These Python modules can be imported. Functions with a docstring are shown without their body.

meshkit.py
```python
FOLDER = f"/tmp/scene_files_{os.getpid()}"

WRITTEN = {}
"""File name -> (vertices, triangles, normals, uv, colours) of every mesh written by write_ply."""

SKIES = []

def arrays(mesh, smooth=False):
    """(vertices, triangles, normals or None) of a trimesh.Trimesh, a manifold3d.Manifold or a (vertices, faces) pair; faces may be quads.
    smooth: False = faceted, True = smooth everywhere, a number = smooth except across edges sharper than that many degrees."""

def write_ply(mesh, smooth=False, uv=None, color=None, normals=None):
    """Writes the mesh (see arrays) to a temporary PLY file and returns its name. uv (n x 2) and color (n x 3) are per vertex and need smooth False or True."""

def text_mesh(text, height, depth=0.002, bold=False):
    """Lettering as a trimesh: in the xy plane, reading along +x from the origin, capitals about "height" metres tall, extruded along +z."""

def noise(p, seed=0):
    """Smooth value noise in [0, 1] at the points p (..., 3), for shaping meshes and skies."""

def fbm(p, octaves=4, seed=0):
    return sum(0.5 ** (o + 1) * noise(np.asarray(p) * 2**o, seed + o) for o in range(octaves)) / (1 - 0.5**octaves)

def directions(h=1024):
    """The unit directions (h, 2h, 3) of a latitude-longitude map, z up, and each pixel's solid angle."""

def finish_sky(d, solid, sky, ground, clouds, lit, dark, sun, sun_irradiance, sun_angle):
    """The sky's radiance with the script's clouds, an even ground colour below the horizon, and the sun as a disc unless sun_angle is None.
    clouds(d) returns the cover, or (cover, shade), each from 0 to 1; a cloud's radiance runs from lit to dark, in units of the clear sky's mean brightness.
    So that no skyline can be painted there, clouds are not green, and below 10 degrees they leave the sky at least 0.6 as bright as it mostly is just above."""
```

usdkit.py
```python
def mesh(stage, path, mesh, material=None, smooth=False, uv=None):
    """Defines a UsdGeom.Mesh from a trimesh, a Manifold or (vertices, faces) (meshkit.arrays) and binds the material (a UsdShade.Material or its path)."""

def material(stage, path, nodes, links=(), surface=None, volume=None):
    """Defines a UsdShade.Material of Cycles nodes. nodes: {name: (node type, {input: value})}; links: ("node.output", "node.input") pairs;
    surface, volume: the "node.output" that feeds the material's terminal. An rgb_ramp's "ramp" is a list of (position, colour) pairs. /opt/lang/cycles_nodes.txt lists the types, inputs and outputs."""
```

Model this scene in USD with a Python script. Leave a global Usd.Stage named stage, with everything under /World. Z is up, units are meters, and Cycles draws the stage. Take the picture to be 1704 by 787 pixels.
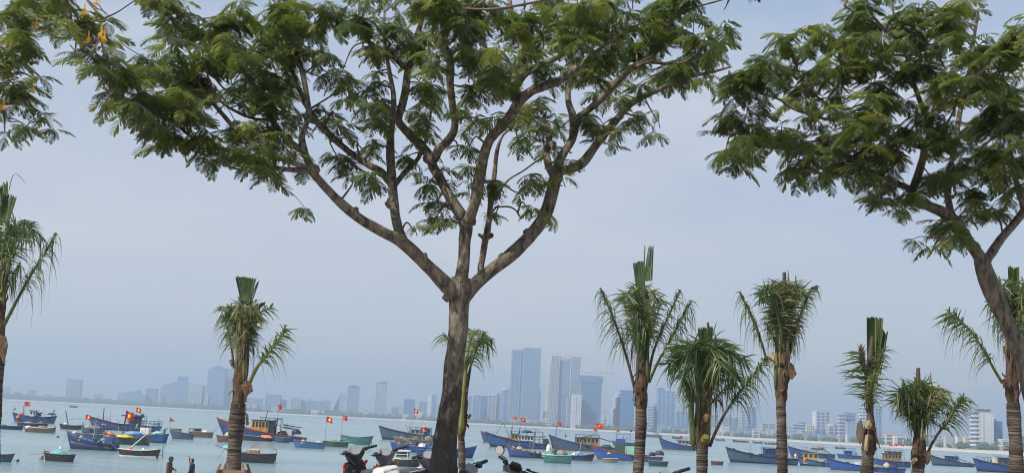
import math, random
import numpy as np
import trimesh
import manifold3d as m3
import usdkit, meshkit
from pxr import Usd, UsdGeom, UsdLux, UsdShade, Gf, Sdf, Vt

stage = Usd.Stage.CreateInMemory()
UsdGeom.SetStageUpAxis(stage, 'Z'); UsdGeom.SetStageMetersPerUnit(stage, 1.0)
UsdGeom.Xform.Define(stage, '/World'); UsdGeom.Scope.Define(stage, '/World/Looks')

# ------------------------------------------------------------------ camera
PW, PH, FPX = 1704.0, 787.0, 2000.0            # photograph size and focal length in its pixels
ROLL, PITCH = math.radians(2.9), math.radians(8.85)
CAM = np.array([0.0, 0.0, 1.6])
_r0, _u0 = np.array([1.0, 0, 0]), np.array([0, -math.sin(PITCH), math.cos(PITCH)])
CF = np.array([0, math.cos(PITCH), math.sin(PITCH)])
CR = math.cos(ROLL) * _r0 + math.sin(ROLL) * _u0
CU = math.cos(ROLL) * _u0 - math.sin(ROLL) * _r0
camera = UsdGeom.Camera.Define(stage, '/World/camera')
camera.CreateHorizontalApertureAttr(36.0); camera.CreateVerticalApertureAttr(36.0 * PH / PW)
camera.CreateFocalLengthAttr(36.0 * FPX / PW); camera.CreateClippingRangeAttr(Gf.Vec2f(0.1, 40000))
EXPOSURE, HAZE_D = 0.22, 2.3e-4
camera.CreateExposureAttr(EXPOSURE)
camera.AddTransformOp().Set(Gf.Matrix4d(*CR, 0, *CU, 0, *(-CF), 0, *CAM, 1))

# ------------------------------------------------------------------ sky and sun
SUN = np.array([-0.58, -0.40, 0.71]); SUN /= np.linalg.norm(SUN)
dome = UsdLux.DomeLight.Define(stage, '/World/sky'); dome.CreateIntensityAttr(1.0)
sky_mat = usdkit.material(stage, '/World/Looks/sky', {
    'tc': ('texture_coordinate', {}),
    'sky': ('sky_texture', {'sky_type': 'single_scattering', 'sun_disc': False, 'sun_elevation': float(math.asin(SUN[2])), 'sun_rotation': float(math.atan2(SUN[0], SUN[1])), 'altitude': 0.0, 'air_density': 1.0, 'aerosol_density': 2.0, 'ozone_density': 2.0}),
    'map': ('mapping', {'scale': (1.2, 1.2, 5.0), 'location': (0.35, 0.1, 0.2)}),
    'n': ('noise_texture', {'scale': 1.7, 'detail': 5.0, 'roughness': 0.5}),
    'ramp': ('rgb_ramp', {'ramp': [(0.44, (0, 0, 0)), (0.72, (0.5, 0.5, 0.5))]}),
    'sep': ('separate_xyz', {}), 'el': ('map_range', {'from_min': 0.0, 'from_max': 0.34, 'clamp': True}), 'pale': ('mix_color', {'a': (7.1, 6.7, 6.6), 'b': (4.7, 5.6, 7.2)}),
    'veil': ('mix_color', {'fac': 0.58}),
    'mix': ('mix_color', {'b': (7.6, 7.3, 7.3)}),
    'bg': ('background_shader', {'strength': 0.1})},
    [('tc.generated', 'map.vector'), ('map.vector', 'n.vector'), ('n.fac', 'ramp.fac'), ('sky.color', 'veil.a'), ('tc.generated', 'sep.vector'), ('sep.z', 'el.value'), ('el.result', 'pale.fac'), ('pale.result', 'veil.b'), ('veil.result', 'mix.a'), ('ramp.color', 'mix.fac'), ('mix.result', 'bg.color')], surface='bg.background')
UsdShade.MaterialBindingAPI.Apply(dome.GetPrim()).Bind(sky_mat)
sun = UsdLux.DistantLight.Define(stage, '/World/sun')
sun.CreateIntensityAttr(1.25); sun.CreateAngleAttr(0.5); sun.CreateNormalizeAttr(True); sun.CreateColorAttr(Gf.Vec3f(1.0, 0.94, 0.86))
_x = np.cross([0, 0, 1.0], SUN); _x /= np.linalg.norm(_x); _y = np.cross(SUN, _x)
sun.AddTransformOp().Set(Gf.Matrix4d(*_x, 0, *_y, 0, *SUN, 0, 0, 0, 60, 1))

# ------------------------------------------------------------------ helpers
def nrm(v):
    v = np.asarray(v, float); return v / max(np.linalg.norm(v), 1e-12)
def ray(px, py):
    return nrm(CR * (px - PW / 2) + CU * (PH / 2 - py) + CF * FPX)
def at(px, py, Y):
    d = ray(px, py); return CAM + d * ((Y - CAM[1]) / d[1])
def onz(px, py, z):
    d = ray(px, py); return CAM + d * ((z - CAM[2]) / d[2])
def pxm(Y): return FPX / Y                      # photograph pixels per metre at distance Y

_used = {}
def numbered(parent, name):
    k = (parent, name); n = _used.get(k, 0); _used[k] = n + 1
    return name if n == 0 else f'{name}_{n:03d}'
def tag(p, label=None, cat=None, group=None, kind=None):
    p = p.GetPrim() if hasattr(p, 'GetPrim') else p
    for k, v in (('label', label), ('category', cat), ('group', group), ('kind', kind)):
        if v: p.SetCustomDataByKey(k, v)
    return p
class Node:
    def __init__(s, prim): s.prim = prim; s.path = str(prim.GetPath())
def thing(name, label, cat, loc=(0, 0, 0), rotz=0.0, group=None, lean=None):
    path = '/World/' + numbered('/World', name)
    x = UsdGeom.Xform.Define(stage, path); x.AddTranslateOp().Set(Gf.Vec3d(*map(float, loc)))
    if rotz: x.AddRotateZOp().Set(float(rotz))
    if lean: x.AddRotateYOp().Set(float(lean))
    tag(x, label, cat, group); return Node(x.GetPrim())
def part(name, mesh, mat, parent=None, smooth=False, label=None, kind=None, cat=None, group=None):
    base = parent.path if parent else '/World'
    m = usdkit.mesh(stage, base + '/' + numbered(base, name), mesh, mat, smooth=smooth)
    tag(m, label, cat, group, kind); return Node(m.GetPrim())

class MB:
    """collects simple shapes into one mesh"""
    def __init__(s): s.v = []; s.f = []; s.n = 0
    def add(s, v, f):
        v = np.asarray(v, float); f = np.asarray(f, int)
        if f.ndim == 2 and f.shape[1] == 4: f = np.vstack([f[:, [0, 1, 2]], f[:, [0, 2, 3]]])
        s.v.append(v); s.f.append(f + s.n); s.n += len(v); return s
    def tm(s, m):
        if hasattr(m, 'to_mesh'):
            q = m.to_mesh(); return s.add(q.vert_properties[:, :3], q.tri_verts)
        return s.add(m.vertices, m.faces)
    def box(s, x0, x1, y0, y1, z0, z1):
        v = [(x, y, z) for z in (z0, z1) for y in (y0, y1) for x in (x0, x1)]
        return s.add(v, [(0, 2, 3, 1), (4, 5, 7, 6), (0, 1, 5, 4), (2, 6, 7, 3), (0, 4, 6, 2), (1, 3, 7, 5)])
    def tube(s, pts, rad, sides=6, caps=True):
        p = np.asarray(pts, float); r = np.broadcast_to(np.asarray(rad, float), (len(p),))
        t = np.gradient(p, axis=0); t /= np.linalg.norm(t, axis=1, keepdims=True) + 1e-12
        u = np.zeros_like(p); a = np.array([0, 0, 1.0]) if abs(t[0][2]) < 0.9 else np.array([1.0, 0, 0])
        for i in range(len(p)):
            a = a - t[i] * (a @ t[i]); a = nrm(a); u[i] = a
        w = np.cross(t, u); ang = np.arange(sides) * 2 * np.pi / sides
        v = p[:, None] + r[:, None, None] * (np.cos(ang)[None, :, None] * u[:, None] + np.sin(ang)[None, :, None] * w[:, None])
        f = []
        for i in range(len(p) - 1):
            for j in range(sides):
                k = (j + 1) % sides
                f.append((i * sides + j, i * sides + k, (i + 1) * sides + k, (i + 1) * sides + j))
        v = v.reshape(-1, 3); n = len(v)
        f = np.asarray(f); f = np.vstack([f[:, [0, 1, 2]], f[:, [0, 2, 3]]])
        if caps:
            v = np.vstack([v, p[:1], p[-1:]]); c = []
            for j in range(sides):
                k = (j + 1) % sides
                c += [(n, k, j), (n + 1, n - sides + j, n - sides + k)]
            f = np.vstack([f, c])
        return s.add(v, f)
    @property
    def mesh(s): return (np.vstack(s.v), np.vstack(s.f)) if s.v else None
    def build(s, name, mat, parent=None, smooth=False, **k):
        return part(name, s.mesh, mat, parent, smooth, **k) if s.v else None

def blob(pr, seg=20):
    """hull of spheres: list of (x, y, z, r)"""
    return m3.Manifold.batch_hull([m3.Manifold.sphere(r, seg).translate((float(x), float(y), float(z))) for x, y, z, r in pr])
def rbox(x0, x1, y0, y1, z0, z1, r=0.03, seg=8):
    return blob([(x, y, z, r) for x in (x0 + r, x1 - r) for y in (y0 + r, y1 - r) for z in (z0 + r, z1 - r)], seg)
def curve(pts, n=8):
    """Catmull-Rom through points (rows may carry extra columns)"""
    p = np.asarray(pts, float)
    if len(p) < 3: return np.array([p[0] + (p[-1] - p[0]) * t for t in np.linspace(0, 1, n + 1)])
    q = np.vstack([2 * p[0] - p[1], p, 2 * p[-1] - p[-2]]); out = []
    for i in range(1, len(q) - 2):
        for t in np.arange(n) / n:
            out.append(0.5 * (2 * q[i] + (q[i + 1] - q[i - 1]) * t + (2 * q[i - 1] - 5 * q[i] + 4 * q[i + 1] - q[i + 2]) * t * t + (3 * q[i] - q[i - 1] - 3 * q[i + 1] + q[i + 2]) * t ** 3))
    out.append(p[-1]); return np.array(out)

# ------------------------------------------------------------------ materials
LOOK = {}
def pm(name, c1, c2=None, scale=6.0, rough=0.6, bump=0.0, bscale=None, metallic=0.0, stretch=(1, 1, 1), lo=0.35, hi=0.65, transl=None, world=False, coat=0.0, detail=4.0, spec=None):
    if name in LOOK: return LOOK[name]
    c2 = c2 or tuple(0.72 * x for x in c1)
    nodes = {'tc': ('texture_coordinate', {}), 'geo': ('geometry', {}), 'map': ('mapping', {'scale': stretch}),
             'n': ('noise_texture', {'scale': scale, 'detail': detail, 'roughness': 0.6}),
             'ramp': ('rgb_ramp', {'ramp': [(lo, c1), (hi, c2)]}),
             'p': ('principled_bsdf', {'roughness': rough, 'metallic': metallic, **({'coat_weight': coat} if coat else {}), **({'specular_ior_level': spec} if spec is not None else {})})}
    links = [(('geo.position' if world else 'tc.object'), 'map.vector'), ('map.vector', 'n.vector'), ('n.fac', 'ramp.fac'), ('ramp.color', 'p.base_color')]
    if bump:
        nodes['bn'] = ('noise_texture', {'scale': bscale or scale * 4, 'detail': 4.0})
        nodes['bump'] = ('bump', {'strength': bump, 'distance': 0.05})
        links += [('map.vector', 'bn.vector'), ('bn.fac', 'bump.height'), ('bump.normal', 'p.normal')]
    out = 'p.BSDF'
    if transl:
        nodes['t'] = ('translucent_bsdf', {'color': transl[:3]}); nodes['mx'] = ('mix_closure', {'fac': transl[3]})
        links += [('p.BSDF', 'mx.closure1'), ('t.BSDF', 'mx.closure2')]; out = 'mx.closure'
    LOOK[name] = usdkit.material(stage, '/World/Looks/' + name, nodes, links, surface=out)
    return LOOK[name]
# ------------------------------------------------------------------ the setting: promenade, beach, water, far shore
WZ = -5.4                                        # water level; the promenade is at 0
def strip(name, rows, mat, nx=24, x0=-160, x1=160, jig=0.0, seed=1, **k):
    """a sheet given by (y, z) rows along x"""
    xs = np.linspace(x0, x1, nx); rows = np.asarray(rows, float)
    v = np.array([(x, y, z) for y, z in rows for x in xs])
    if jig: v[:, 2] += jig * (meshkit.fbm(v * 0.35, 3, seed) - 0.5)
    f = [(i * nx + j, i * nx + j + 1, (i + 1) * nx + j + 1, (i + 1) * nx + j) for i in range(len(rows) - 1) for j in range(nx - 1)]
    return part(name, (v, f), mat, kind='structure', **k)
M_PAVE = usdkit.material(stage, '/World/Looks/paving', {'geo': ('geometry', {}), 'b': ('brick_texture', {'color1': (.33, .29, .25), 'color2': (.27, .25, .23), 'mortar': (.14, .13, .12), 'scale': 2.5, 'mortar_size': 0.012}), 'p': ('principled_bsdf', {'roughness': 0.8})}, [('geo.position', 'b.vector'), ('b.color', 'p.base_color')], surface='p.BSDF')
M_SOIL = pm('soil', (.14, .10, .065), (.22, .17, .11), 1.5, .95, .6, 12, world=True)
M_SAND = pm('sand', (.50, .42, .31), (.40, .33, .25), .4, .95, .5, 6, world=True)
M_KERB = pm('kerb_stone', (.36, .35, .33), (.28, .27, .26), 3, .85, .3, 30, world=True)
strip('promenade', [(-25, 0), (22.2, 0)], M_PAVE)
k = MB()
k.box(-160, 160, 22.2, 22.45, -0.9, 0.12); k.build('kerb', M_KERB, kind='structure')
strip('planting_strip', [(22.45, -.45), (24, -.45), (26, -.45), (28, -.5), (30, -.7)], M_SOIL, 60, jig=.12)
strip('beach', [(30, -.7), (36, -1.15), (45, -1.7), (56, -2.28), (62, -2.58), (70, -3.1), (84, -4.6), (92, -5.5), (110, -6.3)], M_SAND, 60, -220, 220, jig=.12)

water_mat = usdkit.material(stage, '/World/Looks/sea_water', {
    'geo': ('geometry', {}), 'm1': ('mapping', {'scale': (0.16, 0.34, 1)}), 'm2': ('mapping', {'scale': (0.9, 1.7, 1), 'rotation': (0, 0, 0.3)}), 'm3': ('mapping', {'scale': (0.006, 0.02, 1)}),
    'n1': ('noise_texture', {'scale': 1.0, 'detail': 3.0}), 'n2': ('noise_texture', {'scale': 1.0, 'detail': 4.0, 'roughness': .6}), 'n3': ('noise_texture', {'scale': 1.0, 'detail': 3.0}),
    'sum': ('math', {'math_type': 'multiply_add', 'value2': 0.35}),
    'bump': ('bump', {'strength': 1.0, 'distance': 0.45}),
    'ramp': ('rgb_ramp', {'ramp': [(.35, (.15, .235, .25)), (.65, (.21, .295, .30))]}),
    'rr': ('rgb_ramp', {'ramp': [(.3, (.10, .10, .10)), (.7, (.24, .24, .24))]}),
    'p': ('principled_bsdf', {'ior': 1.33})},
    [('geo.position', 'm1.vector'), ('geo.position', 'm2.vector'), ('geo.position', 'm3.vector'), ('m1.vector', 'n1.vector'), ('m2.vector', 'n2.vector'), ('m3.vector', 'n3.vector'),
     ('n2.fac', 'sum.value1'), ('n1.fac', 'sum.value3'), ('sum.value', 'bump.height'), ('bump.normal', 'p.normal'), ('n3.fac', 'ramp.fac'), ('ramp.color', 'p.base_color'), ('n3.fac', 'rr.fac'), ('rr.color', 'p.roughness')], surface='p.BSDF')
strip('sea', [(60, WZ), (400, WZ), (12000, WZ)], water_mat, 2, -9000, 9000)

# the far shore: distance of the waterline across the bay for a direction given by a photograph column
SH_PX = np.array([-900, -400, 0, 400, 800, 1100, 1400, 1680, 2000, 2400], float)
SH_Y = np.array([6900, 6200, 5300, 4500, 3700, 3000, 2300, 1620, 1150, 850], float)
def shore_y(px): return float(np.interp(px, SH_PX, SH_Y))
def hor(px): return 662 + 0.0507 * px            # photograph row of the horizon
def shore_pt(px, dY=0.0):
    p = at(px, hor(px), shore_y(px) + dY); return p
M_FSAND = pm('far_sand', (.48, .44, .37), (.40, .36, .30), .02, .95, world=True)
M_FLAND = pm('far_land', (.09, .115, .055), (.15, .15, .09), .02, .95, world=True)
cols = np.arange(-900, 2401, 25)
def shore_sheet(name, prof, mat):
    v, f = [], []
    for c in cols:
        jit = 5 * math.sin(c * .031) + 4 * math.sin(c * .013 + 1)
        for d, z in prof:
            p = shore_pt(c, d + (jit if d < 60 else 0)); v.append((p[0], p[1], z + .5 * math.sin(c * .05 + d)))
    n = len(prof)
    for i in range(len(cols) - 1):
        for j in range(n - 1): f.append((i * n + j, (i + 1) * n + j, (i + 1) * n + j + 1, i * n + j + 1))
    return part(name, (v, f), mat, kind='structure')
shore_sheet('far_beach', [(-30, -8.5), (0, -5.9), (14, -3.0), (40, -1.6), (62, -1.0)], M_FSAND)
shore_sheet('far_land', [(60, -1.5), (75, -.5), (200, 0.5), (700, 1), (1500, 2), (3200, 2)], M_FLAND)

# belt of trees behind the far beach: one far-off mass
M_FLEAF = pm('far_foliage', (.035, .075, .030), (.085, .13, .05), .09, .9, world=True)
def leaf_clump(seed, h=1.0):
    rg = np.random.default_rng(seed); mb = MB()
    for cx, cy, cz, r in [(0, 0, .62, .40), (.25, .1, .45, .3), (-.24, -.08, .5, .3), (.02, .2, .8, .24), (-.1, -.2, .3, .28)]:
        s = trimesh.creation.icosphere(1, r); v = s.vertices * (0.78 + .5 * meshkit.noise(s.vertices * 6 + seed * 3, seed)[:, None]) * [1, 1, .8]
        mb.add(v + [cx, cy, cz], s.faces)
        for _ in range(46):
            d = nrm(rg.normal(size=3)); c = np.array([cx, cy, cz]) + d * r * rg.uniform(.9, 1.25) * [1, 1, .85]
            a, b = nrm(rg.normal(size=3)) * .075, nrm(rg.normal(size=3)) * .055
            mb.add([c - a, c + b, c + a, c - b], [(0, 1, 2, 3)])
    mb.tube([(0, 0, 0), (0.02, 0, .4)], [.035, .02], 5)
    return mb.mesh
def instancer(path, protos, mat, pos, scale, quat, idx, smooth=False):
    pi = UsdGeom.PointInstancer.Define(stage, path); ts = []
    for i, m in enumerate(protos):
        q = usdkit.mesh(stage, f'{path}/prototype_{i}', m, mat[i] if isinstance(mat, list) else mat, smooth=smooth); ts.append(q.GetPath())
    pi.CreatePrototypesRel().SetTargets(ts)
    pi.CreatePositionsAttr(Vt.Vec3fArray.FromNumpy(np.asarray(pos, np.float32)))
    pi.CreateScalesAttr(Vt.Vec3fArray.FromNumpy(np.asarray(scale, np.float32)))
    pi.CreateOrientationsAttr(Vt.QuathArray([Gf.Quath(float(q[3]), float(q[0]), float(q[1]), float(q[2])) for q in quat]))
    pi.CreateProtoIndicesAttr(Vt.IntArray([int(i) for i in idx]))
    return pi
rg = np.random.default_rng(5); P, S, Q, I = [], [], [], []
for row, (d0, d1, hh) in enumerate([(66, 90, .8), (90, 140, 1.0), (140, 220, 1.15)]):
    c = -60.0
    while c < 1790:
        Y = shore_y(c); h = rg.uniform(7.5, 13.5) * hh * (1 + .75 * max(0, (Y - 3500) / 1800)) * (1.25 if rg.random() < .08 else 1)
        if not (rg.random() < .12 and row == 0):
            p = shore_pt(c, rg.uniform(d0, d1)); P.append((p[0], p[1], -1.0)); w = h * rg.uniform(.9, 1.5); S.append((w, w, h)); a = rg.uniform(0, 6.28); Q.append((0, 0, math.sin(a / 2), math.cos(a / 2))); I.append(rg.integers(3))
        c += rg.uniform(.7, 1.35) * h * .75 * FPX / Y
tag(instancer('/World/shore_woodland', [leaf_clump(i) for i in range(3)], M_FLEAF, P, S, Q, I), 'hazy green belt of trees lining the beach on the far shore', 'woodland', kind='stuff')
# ------------------------------------------------------------------ the city on the far shore
ZG = -0.6
C_PALE = pm('pale_concrete', (.46, .46, .45), (.38, .38, .38), .05, .8, world=True)
C_WHITE = pm('white_render', (.58, .58, .57), (.50, .50, .50), .05, .75, world=True)
C_GREY = pm('grey_concrete', (.27, .35, .46), (.22, .29, .39), .05, .85, world=True)
C_DARK = pm('dark_roof', (.14, .145, .15), (.10, .105, .11), .05, .8, world=True)
C_BLUE = pm('blue_glazing', (.045, .14, .33), (.07, .18, .40), .06, .25, world=True)
C_GLASS = pm('grey_glazing', (.09, .15, .23), (.13, .20, .29), .06, .3, world=True)
C_NET = pm('blue_safety_net', (.07, .13, .25), (.10, .17, .30), .06, .8, world=True)
C_CREAM = pm('cream_render', (.62, .55, .43), (.54, .48, .38), .05, .8, world=True)
C_RED = pm('red_roof', (.42, .13, .08), (.32, .11, .07), .05, .8, world=True)
C_STEEL = pm('crane_steel', (.38, .34, .22), (.30, .27, .2), .5, .5, world=True)

class Block:
    """a building seen across the bay: photograph columns x0..x1, top row yt, distance behind the waterline d"""
    def __init__(s, label, x0, x1, yt, d=150, dep=24, cat='tower', name='high_rise', group=None, yaw=0):
        s.Y = shore_y((x0 + x1) / 2) + d; a, b = at(x0, yt, s.Y), at(x1, yt, s.Y)
        s.W = b[0] - a[0]; s.H = (a[2] + b[2]) / 2 - ZG; s.xc = (a[0] + b[0]) / 2; s.dep = dep
        s.t = thing(name, label, cat, (s.xc, s.Y + dep / 2, ZG), yaw, group)
    def lx(s, px, py): return at(px, py, s.Y)[0] - s.xc
    def lz(s, px, py): return at(px, py, s.Y)[2] - ZG
    def vol(s, x0, x1, z1, y0=None, y1=None, z0=0, wall=C_GLASS, band=C_PALE, fh=6.8, bt=1.9, out=.5, sp=13.0, pt=2.6, name='wall', sides=True):
        """a volume with storeys: recessed glazing, a slab edge per floor and piers between the windows"""
        y0 = -s.dep / 2 if y0 is None else y0; y1 = s.dep / 2 if y1 is None else y1
        MB().box(x0, x1, y0, y1, z0, z1).build(name, wall, s.t)
        if band is None: return
        m = MB(); z = z0 + fh
        while z < z1 - .8:
            m.box(x0 - out, x1 + out, y0 - out, y1 + out, z - bt / 2, z + bt / 2); z += fh
        if m.v: m.build('floor_slabs', band, s.t, kind='stuff')
        if sp:
            m = MB(); n = max(1, int(round((x1 - x0) / sp)))
            for i in range(n + 1):
                x = x0 + (x1 - x0) * i / n; o = out + .12
                m.box(x - pt / 2, x + pt / 2, y0 - o, y0 + .3, z0, z1 - .1)
            n = max(1, int(round((y1 - y0) / sp)))
            if sides:
                for i in range(1, n):
                    y = y0 + (y1 - y0) * i / n
                    for xx in ((x0 - out - .12, x0 + .3), (x1 - .3, x1 + out + .12)): m.box(xx[0], xx[1], y - pt / 2, y + pt / 2, z0, z1 - .1)
            m.build('piers', band, s.t, kind='stuff')
        MB().box(x0 - out - .3, x1 + out + .3, y0 - out - .3, y1 + out + .3, z1, z1 + 1.3).build('parapet', band, s.t)
    def cap(s, x0, x1, z0, z1, mat, y0=None, y1=None, name='roof_block'):
        MB().box(x0, x1, -s.dep * .3 if y0 is None else y0, s.dep * .3 if y1 is None else y1, z0, z1).build(name, mat, s.t)
    def balconies(s, x0, x1, y0, y1, z0, z1, mat, fh=6.2):
        m = MB(); z = z0 + fh
        while z < z1: m.box(x0, x1, y0, y1, z - 1.3, z + 1.3); z += fh
        m.build('balconies', mat, s.t, kind='stuff')

def plain(label, x0, x1, yt, wall, band, d=150, dep=24, roof=None, sp=13.0, fh=6.8, bt=1.9, yaw=0, pt=2.6, **k):
    b = Block(label, x0, x1, yt, d, dep, yaw=yaw, **k); b.vol(-b.W / 2, b.W / 2, b.H - 1.3, wall=wall, band=band, sp=sp, fh=fh, bt=bt, pt=pt)
    if roof:
        for fx0, fx1, h, m in roof: b.cap(b.W * (fx0 - .5), b.W * (fx1 - .5), b.H, b.H + h, m)
    return b

# left of the first palm
plain('broad faint slab block at the far left end of the skyline', -12, 15, 643, C_GLASS, C_GREY, 500)
plain('small squat block just right of the faint slab at the skyline\'s left end', 46, 57, 649.5, C_GLASS, C_GREY, 400, roof=[(0, 1, 3, C_DARK)])
plain('tiny pale block left of the lone flat topped tower', 74, 82, 655, C_GLASS, C_PALE, 400)
b = plain('lone flat topped grey tower standing apart near the left of the skyline', 112, 134, 632, C_GLASS, C_GREY, 250, 34)
b.cap(-b.W / 2 - 1.5, b.W / 2 + 1.5, b.H, b.H + 5, C_GREY, -b.dep * .5 - 1.5, b.dep * .5 + 1.5, 'crown')
plain('small block under a wide flat dark roof right of the lone grey tower', 157, 168, 656.5, C_GLASS, C_PALE, 300, roof=[(-.15, 1.15, 3, C_DARK)])
plain('pale slim fronted block at the left end of the stepped cluster', 197, 208, 652.5, C_GLASS, C_PALE, 330)
plain('narrow blue block leaning against the pale block at the cluster\'s left end', 208.5, 214, 652, C_BLUE, C_GREY, 300)
plain('blue block with a small gabled rooftop turret', 215.5, 232, 651, C_BLUE, C_GREY, 260, roof=[(.75, 1.0, 9, C_GREY), (.5, .9, 4, C_GREY)])
plain('low wide blue podium block in front of the cluster', 224, 243, 656, C_BLUE, C_GREY, 180, 20)
plain('square blue block with a dark overhanging roof', 243.5, 261, 648, C_BLUE, C_GREY, 240, roof=[(-.05, 1.05, 4, C_DARK)])
plain('slim cream slab standing alone left of the crowned blue tower', 267, 272, 642, C_GLASS, C_CREAM, 420, 16)
plain('broad grey block with stepped roof just left of the crowned blue tower', 272.5, 288, 639, C_GLASS, C_GREY, 320, roof=[(.5, 1, 7, C_GREY)])
b = Block('blue glass tower with a square raised crown', 289.5, 313, 636, 260, 34); hw = b.W / 2
b.vol(-hw, hw, b.H, wall=C_BLUE, band=C_GREY, sp=9)
x0, x1 = b.lx(295, 626), b.lx(310.5, 626); b.cap(x0, x1, b.H + 1.3, b.lz(302, 627), C_BLUE, name='crown'); b.cap(x0 - 2, x1 + 2, b.lz(302, 627), b.lz(302, 624.8), C_GREY, name='crown_rim')
plain('pale block with tall white columns right of the crowned tower', 315, 336, 639, C_GLASS, C_WHITE, 250, sp=11, pt=3)
plain('blue grey slab between the columned block and the domed tower', 337, 347, 641, C_BLUE, C_GREY, 330)
plain('short white slab at the foot of the domed blue tower', 342, 346.5, 653, C_GLASS, C_WHITE, 160, 14)
b = Block('tallest left hand tower, blue with a stepped domed top', 347, 375, 615, 200, 38); hw = b.W / 2
b.vol(-hw, hw, b.H, wall=C_BLUE, band=C_GREY, sp=10)
for i, (fx, yy) in enumerate([(.84, 612.5), (.66, 610.3), (.44, 608.8), (.22, 607.8)]): b.cap(-hw * fx + 3, hw * fx + 3, b.H + 1.3, b.lz(361, yy), C_BLUE, -b.dep * .4 * fx, b.dep * .4 * fx, 'dome_step')
plain('thin pale tower half hidden behind the left palm trunk', 376.5, 388, 613, C_GLASS, C_PALE, 300)
# between the palm and the big trunk
plain('long low grey block just right of the left palm trunk', 411, 436, 662, C_GLASS, C_GREY, 300)
plain('bulky blue cube block above the red flag of the largest left boat', 442, 466, 657, C_BLUE, C_GREY, 200, 34, roof=[(0.05, .95, 2.5, C_DARK)])
plain('lower grey annexe right of the bulky blue cube block', 466.8, 476, 664, C_GLASS, C_GREY, 260)
plain('pale block with a taller cream stair tower on its left', 485, 500.5, 661, C_GLASS, C_PALE, 240, roof=[(-.3, 0, 1, C_CREAM)])
plain('pale stepped block beside the cream stair tower block', 501, 511, 665, C_GLASS, C_PALE, 280)
plain('broad blue grey block with an uneven roof of plant rooms', 511.5, 530, 667, C_BLUE, C_GREY, 230, roof=[(0, .35, 9, C_GREY), (.5, .7, 4, C_GREY)])
b = plain('bluish block with a rounded hump of rooftop rooms', 531, 549, 668, C_BLUE, C_GREY, 230)
for i in range(4): b.cap(b.W * (-.35 + .08 * i), b.W * (.45 - .05 * i), b.H + 2.2 * i, b.H + 2.2 * (i + 1) + .2, C_GREY)
plain('long low hall with a bright white roof among the trees', 518, 538, 684.5, C_GLASS, C_WHITE, 62, 26, cat='hall', name='beach_hall', roof=[(-.03, 1.03, 4, C_WHITE)])
b = Block('white terraced tower whose balconies step down to the left', 566, 577, 654, 230, 28); hw = b.W / 2
b.vol(-hw, hw, b.H, wall=C_BLUE, band=C_PALE, sp=6)
for i in range(7):
    yy = 657 + i * 3.4; xx = b.lx(564.6 - i * 1.7, yy); b.vol(xx, b.lx(566.4 - i * 1.7, yy), b.lz(565, yy), wall=C_BLUE, band=C_WHITE, bt=1.9, out=1.2, sp=0, name='terrace')
b = Block('sail topped tower with curved white roof and white balconies', 579, 597, 645, 240, 30); hw = b.W / 2
b.vol(-hw, hw, b.H, wall=C_BLUE, band=C_GREY, sp=8); b.balconies(-hw - 5, -hw + 1.5, -b.dep / 2 - 1.5, b.dep / 2, 0, b.H, C_WHITE)
v, f = [], []
for i, t in enumerate(np.linspace(0, 1, 13)):
    x = -hw - 2 + (2 * hw + 4) * t; z = b.H + 1 + 13 * math.sin(math.pi * (.12 + .76 * t)) ** 1.0 - 3 * (1 - t)
    for y in (-b.dep / 2 - 1.5, b.dep / 2 + 1.5): v += [(x, y, z), (x, y, z - 2.2 if 0 < i < 12 else b.H)]
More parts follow.
